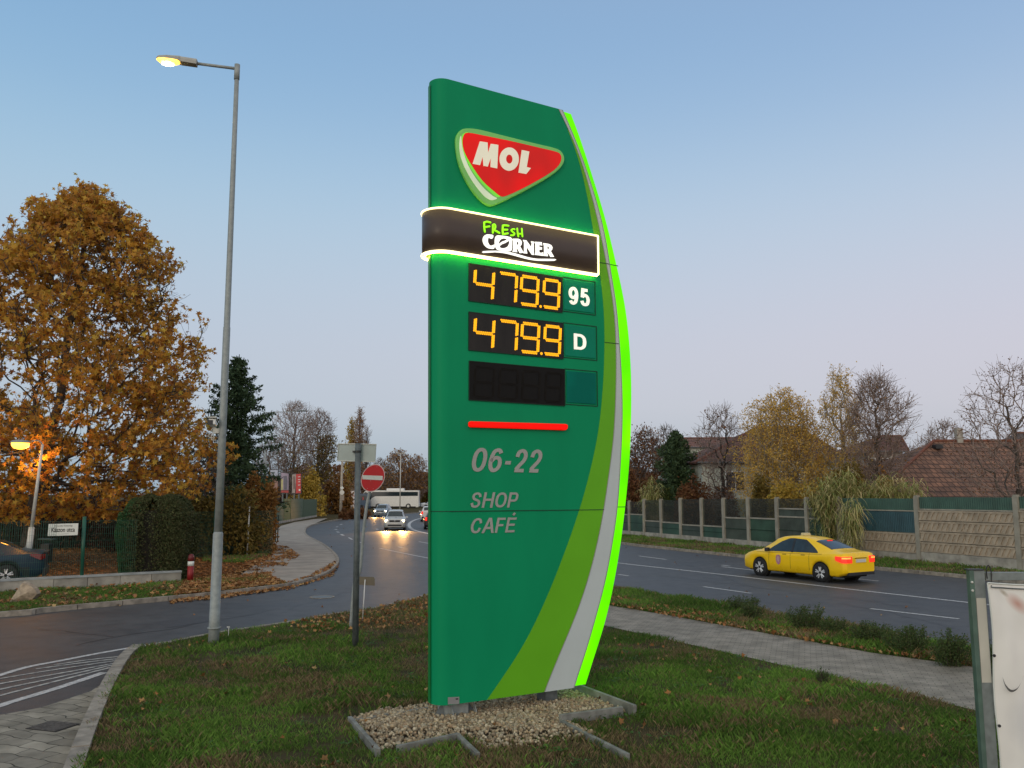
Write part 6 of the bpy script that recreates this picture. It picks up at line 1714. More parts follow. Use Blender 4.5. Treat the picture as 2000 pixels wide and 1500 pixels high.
# reeds hanging over the wall
def reeds(px, Y, py_top, halfw, n, seed, label, zb=1.2, droop=1.0, stalks=True):
    rs = np.random.RandomState(seed); base = Vector((at(px, 965, Y).x, Y, 0)); hw = halfw * Y / F_PX; Ht = at(px, py_top, Y).z
    t = empty('reed_clump', base, 0, label, 'reeds')
    m = n // 14; sx = (rs.rand(m) * 2 - 1) * hw * .6; sy = (rs.rand(m) * 2 - 1) * .8; hh = Ht * (.62 + .38 * rs.rand(m)) * (1 - .25 * np.abs(sx) / hw)
    lx = sx * .5 + rs.normal(size=m) * .3 * hw * .4; ly = -np.abs(rs.normal(size=m)) * .3 * droop
    a0 = np.stack([sx, sy, np.zeros(m)], 1); a1 = np.stack([sx + lx * .4, sy + ly * .4, hh * .7], 1); a2 = np.stack([sx + lx, sy + ly, hh], 1)
    V, Fc = tube_array(np.concatenate([a0, a1]), np.concatenate([a1, a2]), np.full(2 * m, .012), np.full(2 * m, .007), 3); fast_mesh('stems', V, Fc, M['reed_leaf'], t)
    k = rs.randint(0, m, n); u = rs.rand(n, 1) ** .7
    P = np.where(u < .6, a0[k] + (a1[k] - a0[k]) * (u / .6), a1[k] + (a2[k] - a1[k]) * ((u - .6) / .4)) * 1.0
    P = P * np.array([1, 1, 1]); az = rs.rand(n) * 6.283; L_ = .28 + .35 * rs.rand(n); w = .012 + .012 * rs.rand(n)
    d = np.stack([np.cos(az), np.sin(az) - .25, np.zeros(n)], 1); s = np.stack([-np.sin(az), np.cos(az), np.zeros(n)], 1)
    up = .35 + .5 * rs.rand(n)
    q1 = P + d * (L_ * .45)[:, None]; q1[:, 2] += L_ * up * .55
    q2 = P + d * (L_ * .9)[:, None]; q2[:, 2] += L_ * (up - .5 * droop) * .5
    q3 = P + d * (L_ * 1.15)[:, None]; q3[:, 2] -= L_ * droop * .4
    V = np.stack([P - s * w[:, None], P + s * w[:, None], q1 + s * w[:, None], q2 + s * (w * .8)[:, None], q3, q2 - s * (w * .8)[:, None], q1 - s * w[:, None]], 1)
    b0 = np.arange(n)[:, None] * 7
    Fq = np.concatenate([b0 + [0, 1, 2, 6], b0 + [6, 2, 3, 5], b0 + [5, 3, 4, 4]], 0)
    Fq[2 * n:, 3] = Fq[2 * n:, 0]
    tri = np.concatenate([b0 + [0, 1, 2], b0 + [0, 2, 6], b0 + [6, 2, 3], b0 + [6, 3, 5], b0 + [5, 3, 4]], 0)
    fast_mesh('foliage', V.reshape(-1, 3), tri, M['reed_leaf'], t)
    return t
reeds(1640, 42.5, 915, 66, 3000, 150, 'dense green giant reeds behind the fence above the taxi')
reeds(1738, 41.5, 915, 58, 2000, 151, 'straw coloured reeds in front of the tiled roof')
reeds(1652, 39.9, 966, 15, 400, 152, 'drooping dry reeds hanging over the fence behind the taxi', droop=1.9)
reeds(1268, 60.0, 930, 20, 900, 153, 'pale reed tuft beside the glowing sign edge')

# ------------------------------------------------------------------ noise wall / fence on the right
nw_top_posts = [(1229, 979), (1258, 976), (1291, 976), (1329, 974), (1370, 974), (1413, 974), (1461, 973), (1517, 973), (1575, 973), (1637, 972), (1790, 970), (1984, 969), (2200, 968)]
fl = [G(*p) for p in fence_px]
def fence_pt(px):
    """ground point of the wall line under a photograph column"""
    d = ray(px, 965)
    a, c_ = fl[1], fl[-1]
    # intersect x = k*y with the line a->c_
    k = d.x / d.y; e = c_ - a
    s = (k * a.y - a.x) / (e.x - k * e.y)
    return a + e * s
def z_at(px, py, p):
    return at(px, py, p.y).z
nw = empty('noise_wall', fence_pt(1600), 0, 'long roadside wall of concrete posts, green sheets, clear panes and tan relief panels', 'wall')
posts = [1060, 1076, 1093, 1111, 1131, 1152, 1175, 1203] + [p[0] for p in nw_top_posts]
PP = {px: fence_pt(px) for px in posts}
M['post_c'] = mat('post_concrete', (0.31, 0.29, 0.235), 0.85, var=0.2, scale=2, bump=0.3)
M['sheet_green'] = mat('green_sheet', (0.030, 0.075, 0.050), 0.5, var=0.35, scale=1.2)
M['sheet_grey'] = mat('greygreen_sheet', (0.050, 0.068, 0.055), 0.55, var=0.3, scale=1.5)
M['sheet_teal'] = mat('teal_corrugated', (0.028, 0.080, 0.098), 0.4, var=0.25, scale=2)
M['sheet_top'] = mat('green_corrugated', (0.038, 0.095, 0.072), 0.4, var=0.2, scale=2)
m, nt, bs = new_mat('dusty_clear_pane')
bs.inputs['Base Color'].default_value = (0.10, 0.11, 0.105, 1); bs.inputs['Roughness'].default_value = 0.12
tr = nt.nodes.new('ShaderNodeBsdfTransparent'); tr.inputs[0].default_value = (0.72, 0.75, 0.72, 1)
mx = nt.nodes.new('ShaderNodeMixShader'); mx.inputs[0].default_value = 0.78
nt.links.new(bs.outputs[0], mx.inputs[1]); nt.links.new(tr.outputs[0], mx.inputs[2]); nt.links.new(mx.outputs[0], nt.nodes['Material Output'].inputs[0])
M['pane'] = m
dirf = (fl[-1] - fl[1]).normalized(); angf = math.atan2(dirf.y, dirf.x); nf = Vector((dirf.y, -dirf.x, 0))
if nf.y > 0: nf = -nf
hts = {}
for px in posts:
    p = PP[px]; top_ = np.interp(px, [q[0] for q in nw_top_posts], [q[1] for q in nw_top_posts])
    h = z_at(px, top_, p); hts[px] = h
    b = MB(); b.box((p.x, p.y, h / 2), (0.22, 0.20, h), angf); b.box((p.x, p.y, h + 0.03), (0.17, 0.16, 0.06), angf)
    wp(b.build('post', M['post_c']), nw)
def wall_box(pxa, pxb, z0, z1, off, th, name, mat_, corr=0, parent=None):
    a, c_ = PP[pxa] + dirf * 0.12, PP[pxb] - dirf * 0.12
    b = MB(); L_ = (c_ - a).length; cm = (a + c_) / 2 + nf * off
    if corr:
        n = int(L_ / 0.10); rows = [[], []]
        for i in range(2 * n + 1):
            q = a + (c_ - a) * (i / (2 * n)) + nf * (off + (0.022 if (i // 1) % 2 else 0))
            rows[0].append(q + Vector((0, 0, z0))); rows[1].append(q + Vector((0, 0, z1)))
        back = [[q - nf * 0.03 for q in r] for r in rows]
        b.grid(rows); b.grid(back[::-1])
    else:
        b.box((cm.x, cm.y, (z0 + z1) / 2), (L_, th, z1 - z0), angf)
    return wp(b.build(name, mat_), parent or nw)
# relief panel: plank with slanted hollows
M['relief'] = mat('tan_relief_concrete', (0.40, 0.33, 0.245), 0.9, var=0.2, scale=3, bump=0.4)
def relief_panel(a, c_, z0, z1, parent):
    d = (c_ - a); L_ = d.length; d.normalize(); b = MB(); h = z1 - z0
    b.box(((a.x + c_.x) / 2, (a.y + c_.y) / 2, (z0 + z1) / 2), (L_, 0.08, h - 0.02), angf)
    n = max(4, int(L_ / 0.24)); f0 = 0.042
    mg = 0.07
    for (u0, u1, v0, v1) in ((0, L_, z1 - 0.01 - mg, z1 - 0.012), (0, L_, z0 + 0.012, z0 + 0.01 + mg * .6)):
        p = a + d * ((u0 + u1) / 2) + nf * (f0 + 0.022); b.box((p.x, p.y, (v0 + v1) / 2), (L_, 0.05, v1 - v0), angf)
    for k in range(n):
        u = (k + .5) * L_ / n; w = L_ / n * .52; sl = h * .42
        pts = [a + d * (u - w / 2 - sl / 2) + Vector((0, 0, z0 + .03)), a + d * (u + w / 2 - sl / 2) + Vector((0, 0, z0 + .03)), a + d * (u + w / 2 + sl / 2) + Vector((0, 0, z1 - .05)), a + d * (u - w / 2 + sl / 2) + Vector((0, 0, z1 - .05))]
        b.prism([p + nf * (f0 + .034) for p in pts], -nf * 0.04)
        q = [pts[0], pts[1], pts[1].lerp(pts[2], .85), pts[0].lerp(pts[3], .85)]
    return wp(b.build('relief_panel', M['relief']), parent)
seq = posts
for i in range(len(seq) - 1):
    a, c_ = seq[i], seq[i + 1]; p = (a + c_) / 2; pm = (PP[a] + PP[c_]) / 2; H_ = min(hts[a], hts[c_])
    zb = 0.42 if a < 1700 else 0.52
    wall_box(a, c_, 0, zb, 0.0, 0.16, 'base_plank', M['concrete_pale'])
    if a < 1637:
        py = {1060: 1000, 1076: 1000, 1093: 1001, 1111: 1002, 1131: 1003, 1152: 1004, 1175: 1006, 1203: 1005, 1229: 1005, 1258: 1018, 1291: 1021, 1329: 1026, 1370: 1028, 1413: 1012, 1461: 1013, 1517: 1010, 1575: 1014}[a]
        zr = z_at(p, py, pm)
        wall_box(a, c_, zb, zr - 0.03, 0.0, 0.05, 'green_sheet', M['sheet_grey'] if i % 2 else M['sheet_green'], 1 if a > 1400 else 0)
        wall_box(a, c_, zr - 0.03, zr + 0.05, 0.02, 0.08, 'rail', M['post_c'])
        if a in (1517, 1575):
            z2 = z_at(p, 994, pm); wall_box(a, c_, zr + 0.05, z2 - 0.03, 0.0, 0.05, 'grey_sheet', M['sheet_grey'], 1); wall_box(a, c_, z2 - 0.03, z2 + 0.04, 0.02, 0.08, 'rail', M['post_c'])
            wall_box(a, c_, z2 + 0.04, H_ - 0.02, 0.0, 0.012, 'pane', M['pane'])
        else:
            wall_box(a, c_, zr + 0.05, H_ - 0.02, 0.0, 0.012, 'pane', M['pane'])
        z3 = (zb + zr) / 2
        b = MB(); cm = pm + nf * 0.03; b.box((cm.x, cm.y, z3), ((PP[c_] - PP[a]).length - .26, 0.03, 0.03), angf); wp(b.build('sheet_rib', M['groove']), nw)
    else:
        zt_ = z_at(p, 996.5, pm)
        wall_box(a, c_, zt_ + 0.03, H_ - 0.02, 0.0, 0.03, 'top_sheet', M['sheet_top'], 1)
        wall_box(a, c_, zt_ - 0.02, zt_ + 0.03, 0.02, 0.07, 'rail', M['post_c'])
        A, B = PP[a] + dirf * 0.13, PP[c_] - dirf * 0.13
        if a == 1637:
            zc = z_at(1740, 1039, fence_pt(1740))
            wall_box(a, c_, zc + 0.01, zt_ - 0.02, 0.0, 0.03, 'teal_sheet', M['sheet_teal'], 1)
            rows_ = 2; zz0, zz1 = zb, zc
        else:
            rows_ = 4; zz0, zz1 = zb, zt_ - 0.03
        wall_box(a, c_, zb - .01, zz1, -0.06, 0.03, 'backing', M['post_c'])
        for k in range(rows_):
            z0, z1 = zz0 + (zz1 - zz0) * k / rows_, zz0 + (zz1 - zz0) * (k + 1) / rows_
            mid_ = A.lerp(B, 0.5); relief_panel(A, mid_ - dirf * .01, z0 + .005, z1 - .005, nw); relief_panel(mid_ + dirf * .01, B, z0 + .005, z1 - .005, nw)

# ------------------------------------------------------------------ houses behind the wall
def tile_mat(name, c1, c2):
    m, nt, bs = new_mat(name); L, N = nt.links.new, nt.nodes.new
    tc = N('ShaderNodeTexCoord'); br = N('ShaderNodeTexBrick'); br.inputs['Scale'].default_value = 1.0; br.inputs['Brick Width'].default_value = 0.30; br.inputs['Row Height'].default_value = 0.26
    br.inputs['Color1'].default_value = (*c1, 1); br.inputs['Color2'].default_value = (*c2, 1); br.inputs['Mortar'].default_value = (c1[0] * .25, c1[1] * .25, c1[2] * .25, 1); br.inputs['Mortar Size'].default_value = 0.03; br.inputs['Mortar Smooth'].default_value = .6
    mp = N('ShaderNodeMapping'); mp.inputs['Rotation'].default_value = (math.radians(90), 0, 0); L(tc.outputs['Object'], mp.inputs[0]); L(mp.outputs[0], br.inputs['Vector'])
    n = N('ShaderNodeTexNoise'); n.inputs['Scale'].default_value = 1.2; n.inputs['Detail'].default_value = 6; L(tc.outputs['Object'], n.inputs['Vector'])
    r = ramp(nt, [(.3, (.6, .6, .6)), (.7, (1.25, 1.2, 1.1))]); L(n.outputs[0], r.inputs[0]); mu = N('ShaderNodeMixRGB'); mu.blend_type = 'MULTIPLY'; mu.inputs[0].default_value = 1
    L(br.outputs[0], mu.inputs[1]); L(r.outputs[0], mu.inputs[2]); L(mu.outputs[0], bs.inputs['Base Color']); bs.inputs['Roughness'].default_value = .85
    bp = N('ShaderNodeBump'); bp.inputs['Strength'].default_value = .9; bp.inputs['Distance'].default_value = .06; bp.invert = True; L(br.outputs['Fac'], bp.inputs['Height']); L(bp.outputs[0], bs.inputs['Normal'])
    return m
def hip_house(name, px0, px1, Yf, Yb, py_eave, py_ridge, rx0, rx1, wallm, roofm, label, extras=None):
    ev0, ev1 = at(px0, py_eave, Yf), at(px1, py_eave, Yf); ym = (Yf + Yb) / 2
    r0, r1 = at(rx0, py_ridge, ym), at(rx1, py_ridge, ym); ze = ev0.z; zr = r0.z; r1.z = zr
    t = empty(name, ((ev0.x + ev1.x) / 2, ym, 0), 0, label, 'house')
    x0, x1 = ev0.x, ev1.x
    b = MB(); b.box(((x0 + x1) / 2, ym, ze / 2 - .05), (x1 - x0 - .8, Yb - Yf - .8, ze - .1)); wall_o = part(b, 'wall', wallm, t)
    for f in (0.25, 0.6):
        wx = x0 + (x1 - x0) * f; b = MB(); b.box((wx, Yf + .39, ze - 1.4), (1.3, .06, 1.3)); w_ = part(b, 'window', M['dark'], t)
        b = MB(); 
        for dx, dz, sx_, sz_ in ((-.68, 0, .08, 1.44), (.68, 0, .08, 1.44), (0, .68, 1.28, .08), (0, -.68, 1.28, .08), (0, 0, .06, 1.28)): b.box((wx + dx, Yf + .37, ze - 1.4 + dz), (sx_, .07, sz_))
        part(b, 'frame', M['white'], w_)
    c = [Vector((x0, Yf, ze)), Vector((x1, Yf, ze)), Vector((x1, Yb, ze)), Vector((x0, Yb, ze)), r0, r1]
    dn = [p - Vector((0, 0, .14)) for p in c]
    b = MB(); b.add(c + dn, [(0, 1, 5, 4), (1, 2, 5), (2, 3, 4, 5), (3, 0, 4), (6, 9, 8, 7), (0, 6, 7, 1), (1, 7, 8, 2), (2, 8, 9, 3), (3, 9, 6, 0)])
    roof = part(b, 'roof', roofm, t)
    b = MB()
    for p, q in ((c[0], c[4]), (c[4], c[5]), (c[5], c[1])): b.tube([p + Vector((0, 0, .03)), q + Vector((0, 0, .05))], .09, 8)
    part(b, 'ridge_cap', mat('ridge_tile', (0.16, 0.055, 0.03), .8, var=.3), roof)
    b = MB(); b.tube([c[0] + Vector((0, -.06, -.08)), c[1] + Vector((0, -.06, -.08))], .06, 8); part(b, 'gutter', M['galv_dark'], roof)
    return t, roof
M['plaster'] = mat('pale_plaster', (0.50, 0.54, 0.47), .9, var=.15, scale=1)
M['tile_brown'] = tile_mat('brown_roof_tiles', (0.24, 0.125, 0.082), (0.15, 0.082, 0.058))
M['tile_red'] = tile_mat('red_brown_tiles', (0.17, 0.065, 0.045), (0.12, 0.048, 0.034))
h1, roof1 = hip_house('tiled_house', 1690, 2300, 44, 58, 984, 862, 1824, 2120, M['plaster'], M['tile_brown'], 'low house with a big weathered brown tiled hip roof behind the relief panels')
vq = at(1827, 873, 50.2); b = MB(); b.box(vq + Vector((0, -.25, 0)), (.42, .5, .24)); part(b, 'vent', M['dark'], roof1)
b = MB(); b.box(at(1873, 861, 51) + Vector((0, 0, .3)), (.35, .35, .9)); part(b, 'chimney', M['concrete_pale'], roof1)
h2, roof2 = hip_house('pale_house', 1362, 1665, 60, 76, 901, 835, 1478, 1560, M['plaster'], M['tile_red'], 'pale green plastered house with a dark red hip roof behind the golden birch')
hip_house('red_roofed_house', 1300, 1450, 92, 104, 872, 856, 1320, 1440, M['plaster'], tile_mat('faded_red_tiles', (0.22, 0.09, 0.06), (0.17, 0.07, 0.05)), 'distant house with a faded red roof behind the bare fan shaped tree')
hip_house('grey_roofed_house', 1965, 2120, 62, 72, 905, 846, 1985, 2100, M['plaster'], mat('dark_grey_roof', (0.07, 0.06, 0.06), .8, var=.2), 'small dark grey roofed house at the far right above the tiled roof')
hip_house('tan_house', 1690, 1775, 80, 92, 880, 852, 1715, 1760, M['concrete_pale'], M['tile_red'], 'tan house partly showing between the bare upright tree and the tiled roof')

# weeds on the near verge
def weed(px, py, top_, halfw, n, seed, label, size=.016):
    g = G(px, py, LAWN_Z - .02); Y = g.y; rs = np.random.RandomState(seed); hw = halfw * Y / F_PX; Ht = at(px, top_, Y).z - g.z
    t = empty('wild_bush', g, 0, label, 'weed bush', 'wild bushes on the verge beside the main road')
    n = int(n * 1.7); m = 44; az = rs.rand(m) * 6.283; r = hw * np.sqrt(rs.rand(m)); hh = Ht * (0.55 + .5 * rs.rand(m)) * (1 - .3 * r / hw)
    a0 = np.stack([r * np.cos(az) * .35, r * np.sin(az) * .25, np.zeros(m)], 1); a1 = np.stack([r * np.cos(az), r * np.sin(az) * .6, hh], 1)
    V, Fc = tube_array(a0, a1, np.full(m, .006), np.full(m, .002), 3); fast_mesh('stems', V, Fc, M['bark'], t)
    k = rs.randint(0, m, n); u = rs.rand(n, 1) ** .75; P = a0[k] + (a1[k] - a0[k]) * u + rs.normal(size=(n, 3)) * .07 * (1.25 - u)
    P = P[P[:, 2] > 0.0]
    scatter_leaves('foliage', P, size, M['weed_dark'], seed, 'oval', parent=t)
M['weed_dark'] = leaf_mat('weed_foliage', [(0.035, 0.070, 0.020), (0.06, 0.105, 0.028), (0.09, 0.13, 0.04), (0.05, 0.08, 0.03), (0.13, 0.13, 0.04)], .7, .25)
weed(1452, 1196, 1155, 34, 1500, 160, 'low grey green weed bush on the verge, nearest the price sign')
weed(1468, 1212, 1166, 26, 1500, 161, 'compact dark weed bush just in front of the first one')
weed(1578, 1232, 1172, 42, 2600, 162, 'bushy weed clump below the taxi on the verge')
weed(1700, 1256, 1205, 45, 2200, 163, 'low spreading weed clump in the middle of the verge')
weed(1778, 1278, 1210, 52, 3200, 164, 'large leafy weed bush left of the banner frame')
weed(1856, 1300, 1222, 44, 2800, 165, 'dense dark weed bush touching the banner post')
weed(1950, 1318, 1225, 50, 3000, 166, 'weed bush half hidden behind the white banner')
weed(1630, 1240, 1200, 30, 1300, 167, 'small weed tuft between the two bigger verge bushes')
weed(1608, 1338, 1304, 14, 220, 168, 'small leafy weed at the lawn edge of the brick path')

# far woods closing the view behind the price sign
rs = np.random.RandomState(400); n = 26000
x = -70 + rs.rand(n) * 120; zt_ = 6.5 + 4.5 * vnoise(x + 200, x * 0 + 5, 6.0, 3) + 2.5 * vnoise(x + 200, x * 0 + 9, 2.0, 4)
P = np.stack([x, 262 + rs.rand(n) * 14, zt_ * rs.rand(n) ** .7], 1)
tag(scatter_leaves('treeline', P, .42, M['russet_leaf'], 401, 'oval'), 'low brown treeline far beyond the bend of the road', 'treeline', None, 'stuff')
# ------------------------------------------------------------------ vehicles
def lerp_tab(tab, x):
    return float(np.interp(x, [t[0] for t in tab], [t[1] for t in tab]))
def car_paint(name, col, rough=0.28):
    return mat(name, col, rough, var=0.05, scale=1.5, coat=0.3)

class Car:
    """x forward (rear bumper 0, nose L), y left, z up"""
    def __init__(s, L_=4.66, W=1.80, top=None, belt=None, deck=None, ground=0.22, wheels=(1.0, 3.69), wr=0.32, roofw=0.60, plan=None, gx=(0.5, 3.6)):
        s.L, s.W, s.top, s.belt, s.ground, s.wheels, s.wr, s.roofw, s.gx = L_, W, top, belt, ground, wheels, wr, roofw, gx
        s.plan = plan or [(0, .80), (.12, .92), (.5, .98), (1.2, 1.0), (L_ - 1.3, 1.0), (L_ - .5, .95), (L_ - .12, .84), (L_, .66)]
    def zb(s, x):
        z = s.ground + .14 * max(0, 1 - x / .35) + .06 * max(0, 1 - (s.L - x) / .4)
        for w in s.wheels:
            R = s.wr + .055
            if abs(x - w) < R: z = max(z, s.wr + math.sqrt(R * R - (x - w) ** 2) * 0.98)
        return z
    def section(s, x):
        w = s.W / 2 * lerp_tab(s.plan, x); bz = lerp_tab(s.belt, x); tz = lerp_tab(s.top, x); zb = s.zb(x)
        g = max(0.0, min(1.0, (tz - bz - .02) / .40)); gg = g ** .6
        gw = w * (0.93 - .01 * g); rw = w * (0.80 - (0.80 - s.roofw / .80 * .80) * gg) if g > 0 else w * .80
        rw = w * (0.82 * (1 - gg) + s.roofw / .78 * .80 * gg)
        zmid = max(zb + .02, .30 * bz + .70 * zb if zb > .4 else .52)
        zmid = max(zmid, zb + .01)
        return [(0, zb), (w * .90, zb), (w * .985, zb + .01 if zb > .4 else zb + .05), (w, min(zmid, bz - .15)), (w * .995, bz - .12), (w * .965, bz),
                (gw, bz + .012 if g > 0 else bz + .006), (rw + (gw - rw) * .08 * g, tz - .05 * g - .004), (rw * .90, tz - .012 * g), (rw * .45, tz + .006), (0, tz + .012)]
    def pt(s, x, v, off=0.0, side=1):
        P = s.section(x); i = min(int(v), len(P) - 2); f = v - i
        y, z = P[i][0] + (P[i + 1][0] - P[i][0]) * f, P[i][1] + (P[i + 1][1] - P[i][1]) * f
        if off:
            dy, dz = P[i + 1][0] - P[i][0], P[i + 1][1] - P[i][1]; l = math.hypot(dy, dz) + 1e-9
            ny, nz = dz / l, -dy / l
            e = .02; P2 = s.section(min(s.L, x + e)); P1 = s.section(max(0, x - e))
            q = lambda P: (P[i][0] + (P[i + 1][0] - P[i][0]) * f, P[i][1] + (P[i + 1][1] - P[i][1]) * f)
            a, b_ = q(P1), q(P2); T = Vector((min(s.L, x + e) - max(0, x - e), b_[0] - a[0], b_[1] - a[1])); S_ = Vector((0, dy, dz))
            n = T.cross(S_); n.normalize()
            if n.y * max(y, .01) * ny < 0 or (abs(ny) < .3 and n.z < 0): n = -n
            return Vector((x + n.x * off, side * (y + n.y * off), z + n.z * off))
        return Vector((x, side * y, z))
    def body(s, name, mat_, parent):
        xs = sorted(set([0, .02, .06] + [round(.06 + (s.L - .12) * k / 90, 4) for k in range(91)] + [s.L - .02, s.L] + [w + d for w in s.wheels for d in (-s.wr - .056, s.wr + .056)]))
        b = MB(); rows = []
        for x in xs:
            P = s.section(x)
            rows.append([Vector((x, -y, z)) for y, z in P[::-1]][:-1] + [Vector((x, y, z)) for y, z in P])
        b.grid([r + [r[0]] for r in rows]); n = len(rows[0])
        b.add(rows[0], [tuple(range(n))[::-1]]); b.add(rows[-1], [tuple(range(n))])
        o = b.build(name, mat_, parent, True)
        return o
    def patch(s, x0, x1, f0, f1, name, mat_, parent, off=.006, n=14, m=6, sides=(1, -1), smooth=True):
        """patch between x0..x1 with section parameter from f0(x) to f1(x)"""
        for sd_ in sides:
            b = MB(); rows = []
            for i in range(n + 1):
                x = x0 + (x1 - x0) * i / n; a, c_ = f0(x), f1(x)
                rows.append([s.pt(x, a + (c_ - a) * k / m, off, sd_) for k in range(m + 1)])
            b.grid(rows); b.build(name, mat_, parent, smooth)
    def cross_patch(s, x0, x1, v, name, mat_, parent, off=.006, n=8, m=8):
        """patch over the whole width (windscreen, rear window); v(x) gives how far out it goes"""
        b = MB(); rows = []
        for i in range(n + 1):
            x = x0 + (x1 - x0) * i / n; vv = v(x)
            rows.append([s.pt(x, vv + (10 - vv) * k / m * .9999, off, 1) for k in range(m + 1)] + [s.pt(x, vv + (10 - vv) * k / m * .9999, off, -1) for k in range(m - 1, -1, -1)])
        b.grid(rows); b.build(name, mat_, parent, True)

M['car_glass'] = glass('car_glass', (0.020, 0.034, 0.040), 0.06)
M['under'] = mat('underbody', (0.008, 0.008, 0.008), .9)
M['tail'] = mat('lit_tail_lamp', (0.6, 0.02, 0.01), .3, emit=(1.0, 0.035, 0.015), estr=0.9)
M['tail_dark'] = mat('tail_lamp', (0.22, 0.008, 0.012), .2, coat=.5)
M['tail_core'] = mat('indicator_lamp', (0.8, 0.3, 0.05), .3, emit=(1.0, 0.42, 0.08), estr=1.0)
M['head'] = mat('lit_headlamp', (0.9, 0.9, 0.85), .3, emit=(1.0, 0.78, 0.42), estr=20.0)
M['rim_dark'] = mat('rim_recess', (0.07, 0.07, 0.075), .6)
M['plate'] = mat('number_plate', (0.6, 0.6, 0.55), .5, var=.1)
def wheel(x, y, r, w, parent, side, spokes=10):
    b = MB(); b.lathe([(r * .66, -w / 2), (r * .92, -w / 2), (r, -w * .36), (r, w * .36), (r * .92, w / 2), (r * .66, w / 2)], (x, y, r), 26, 'Y')
    ty = b.build('wheel', M['black'], parent, True)
    b = MB(); o = side * w * .5
    b.lathe([(r * .68, -w * .3), (r * .68, side * w * .48), (r * .61, side * w * .50), (r * .60, side * w * .2), (.01, side * w * .18)] if side > 0 else [(.01, side * w * .18), (r * .60, side * w * .2), (r * .61, side * w * .50), (r * .68, side * w * .48), (r * .68, w * .3)], (x, y, r), 26, 'Y')
    rim_ = b.build('rim', M['rim'], ty, True)
    b = MB(); b.lathe([(r * .59, 0), (r * .59, side * .004)], (x, y + side * w * .22, r), 24, 'Y'); b.build('rim_shadow', M['rim_dark'], ty)
    b = MB()
    for k in range(spokes // 2):
        for dd in (-.13, .13):
            a = 2 * math.pi * k / (spokes // 2) + .3 + dd
            p0 = Vector((x + .05 * math.cos(a), y + side * w * .44, r + .05 * math.sin(a))); p1 = Vector((x + r * .62 * math.cos(a + dd * .5), y + side * w * .46, r + r * .62 * math.sin(a + dd * .5)))
            b.tube([p0, p1], [.034, .026], 5)
    b.lathe([(.055, -.01), (.05, .01)], (x, y + side * w * .45, r), 10, 'Y'); b.build('spokes', M['rim'], rim_)
    b = MB(); b.lathe([(r + .05, -w * .45), (r + .05, w * .40)], (x, y - side * .03, r), 20, 'Y'); b.build('wheel_arch', M['under'], parent)

def finish(root, car, p_rear, p_front, wy=None, scale=None):
    """stand the car so that its left wheels touch two ground points"""
    d = p_front - p_rear; sc_ = scale or d.length / (car.wheels[1] - car.wheels[0]); ang = math.atan2(d.y, d.x)
    loc = Vector((car.wheels[0] * sc_, (car.W / 2 - .06) * sc_, 0)); R = Matrix.Rotation(ang, 3, 'Z')
    root.location = p_rear - R @ loc; root.rotation_euler = (0, 0, ang); root.scale = (sc_, sc_, sc_)
def place_center(root, car, c, ang, sc_=1.0, nose=True):
    """nose (or tail) middle on the ground point c, heading ang"""
    R = Matrix.Rotation(ang, 3, 'Z'); root.location = c - R @ Vector(((car.L if nose else 0) * sc_, 0, 0)); root.rotation_euler = (0, 0, ang); root.scale = (sc_,) * 3

def std_parts(car, root, paint, rear_lit=False, front_lit=False, seam=True, liftback=True):
    car.body('body', paint, root)
    for w in car.wheels:
        for sd_ in (1, -1): wheel(w, sd_ * (car.W / 2 - .115), car.wr, .21, root, sd_)
    b = MB(); b.box((car.L / 2, 0, .30), (car.L - .5, car.W * .70, .22)); b.build('underbody', M['under'], root)

# ---- yellow taxi
top_t = [(0, .86), (.05, 1.00), (.12, 1.035), (.40, 1.06), (.58, 1.09), (1.25, 1.38), (1.75, 1.48), (2.3, 1.51), (2.8, 1.48), (3.1, 1.39), (3.75, .985), (3.95, .95), (4.35, .86), (4.58, .74), (4.66, .60)]
belt_t = [(0, .84), (.08, .98), (.5, .975), (1.0, .950), (2.0, .915), (3.0, .90), (3.7, .90), (3.95, .90), (4.35, .80), (4.58, .68), (4.66, .55)]
tx = Car(4.66, 1.81, top_t, belt_t, wheels=(.98, 3.69), wr=.325)
taxi = empty('yellow_taxi', (0, 0, 0), 0, 'bright yellow saloon taxi with lit tail lamps driving on the far lane', 'taxi')
yel = mat('taxi_yellow', (0.95, 0.60, 0.008), .3, var=.03, scale=1.5, coat=.25, spec=.3)
std_parts(tx, taxi, yel)
def win_f(x0, x1, ramp_f, ramp_r):
    lo = lambda x: 6.06
    def hi(x):
        t = min((x - x0) / ramp_r, (x1 - x) / ramp_f, 1.0); return 6.06 + .90 * max(0.02, t) ** .62
    return lo, hi
lo, hi = win_f(1.10, 3.42, .95, .62)
tx.patch(1.10, 3.42, lo, hi, 'side_window', M['car_glass'], taxi, n=26)
tx.patch(2.18, 2.26, lambda x: 6.04, lambda x: 6.96, 'door_pillar', M['dark'], taxi, off=.010, n=1)
tx.cross_patch(.66, 1.34, lambda x: 7.05 + .12 * (1.34 - x), 'rear_window', M['car_glass'], taxi)
tx.cross_patch(3.12, 3.72, lambda x: 7.1, 'windscreen', M['car_glass'], taxi)
M['seam'] = mat('door_gap', (0.045, 0.026, 0.003), .7)
for x in (1.42, 2.24, 3.22): tx.patch(x, x + .012, lambda x: 2.4, lambda x: 5.9, 'door_gap', M['seam'], taxi, off=.003, n=1)
for x in (1.60, 2.42): tx.patch(x, x + .18, lambda x: 4.55, lambda x: 4.72, 'door_handle', M['seam'], taxi, off=.012, n=2, m=1)
tx.patch(.9, 3.85, lambda x: 4.93, lambda x: 5.04, 'waist_line', mat('shadow_line', (0.30, 0.18, 0.006), .5), taxi, off=.004, n=20, m=1)
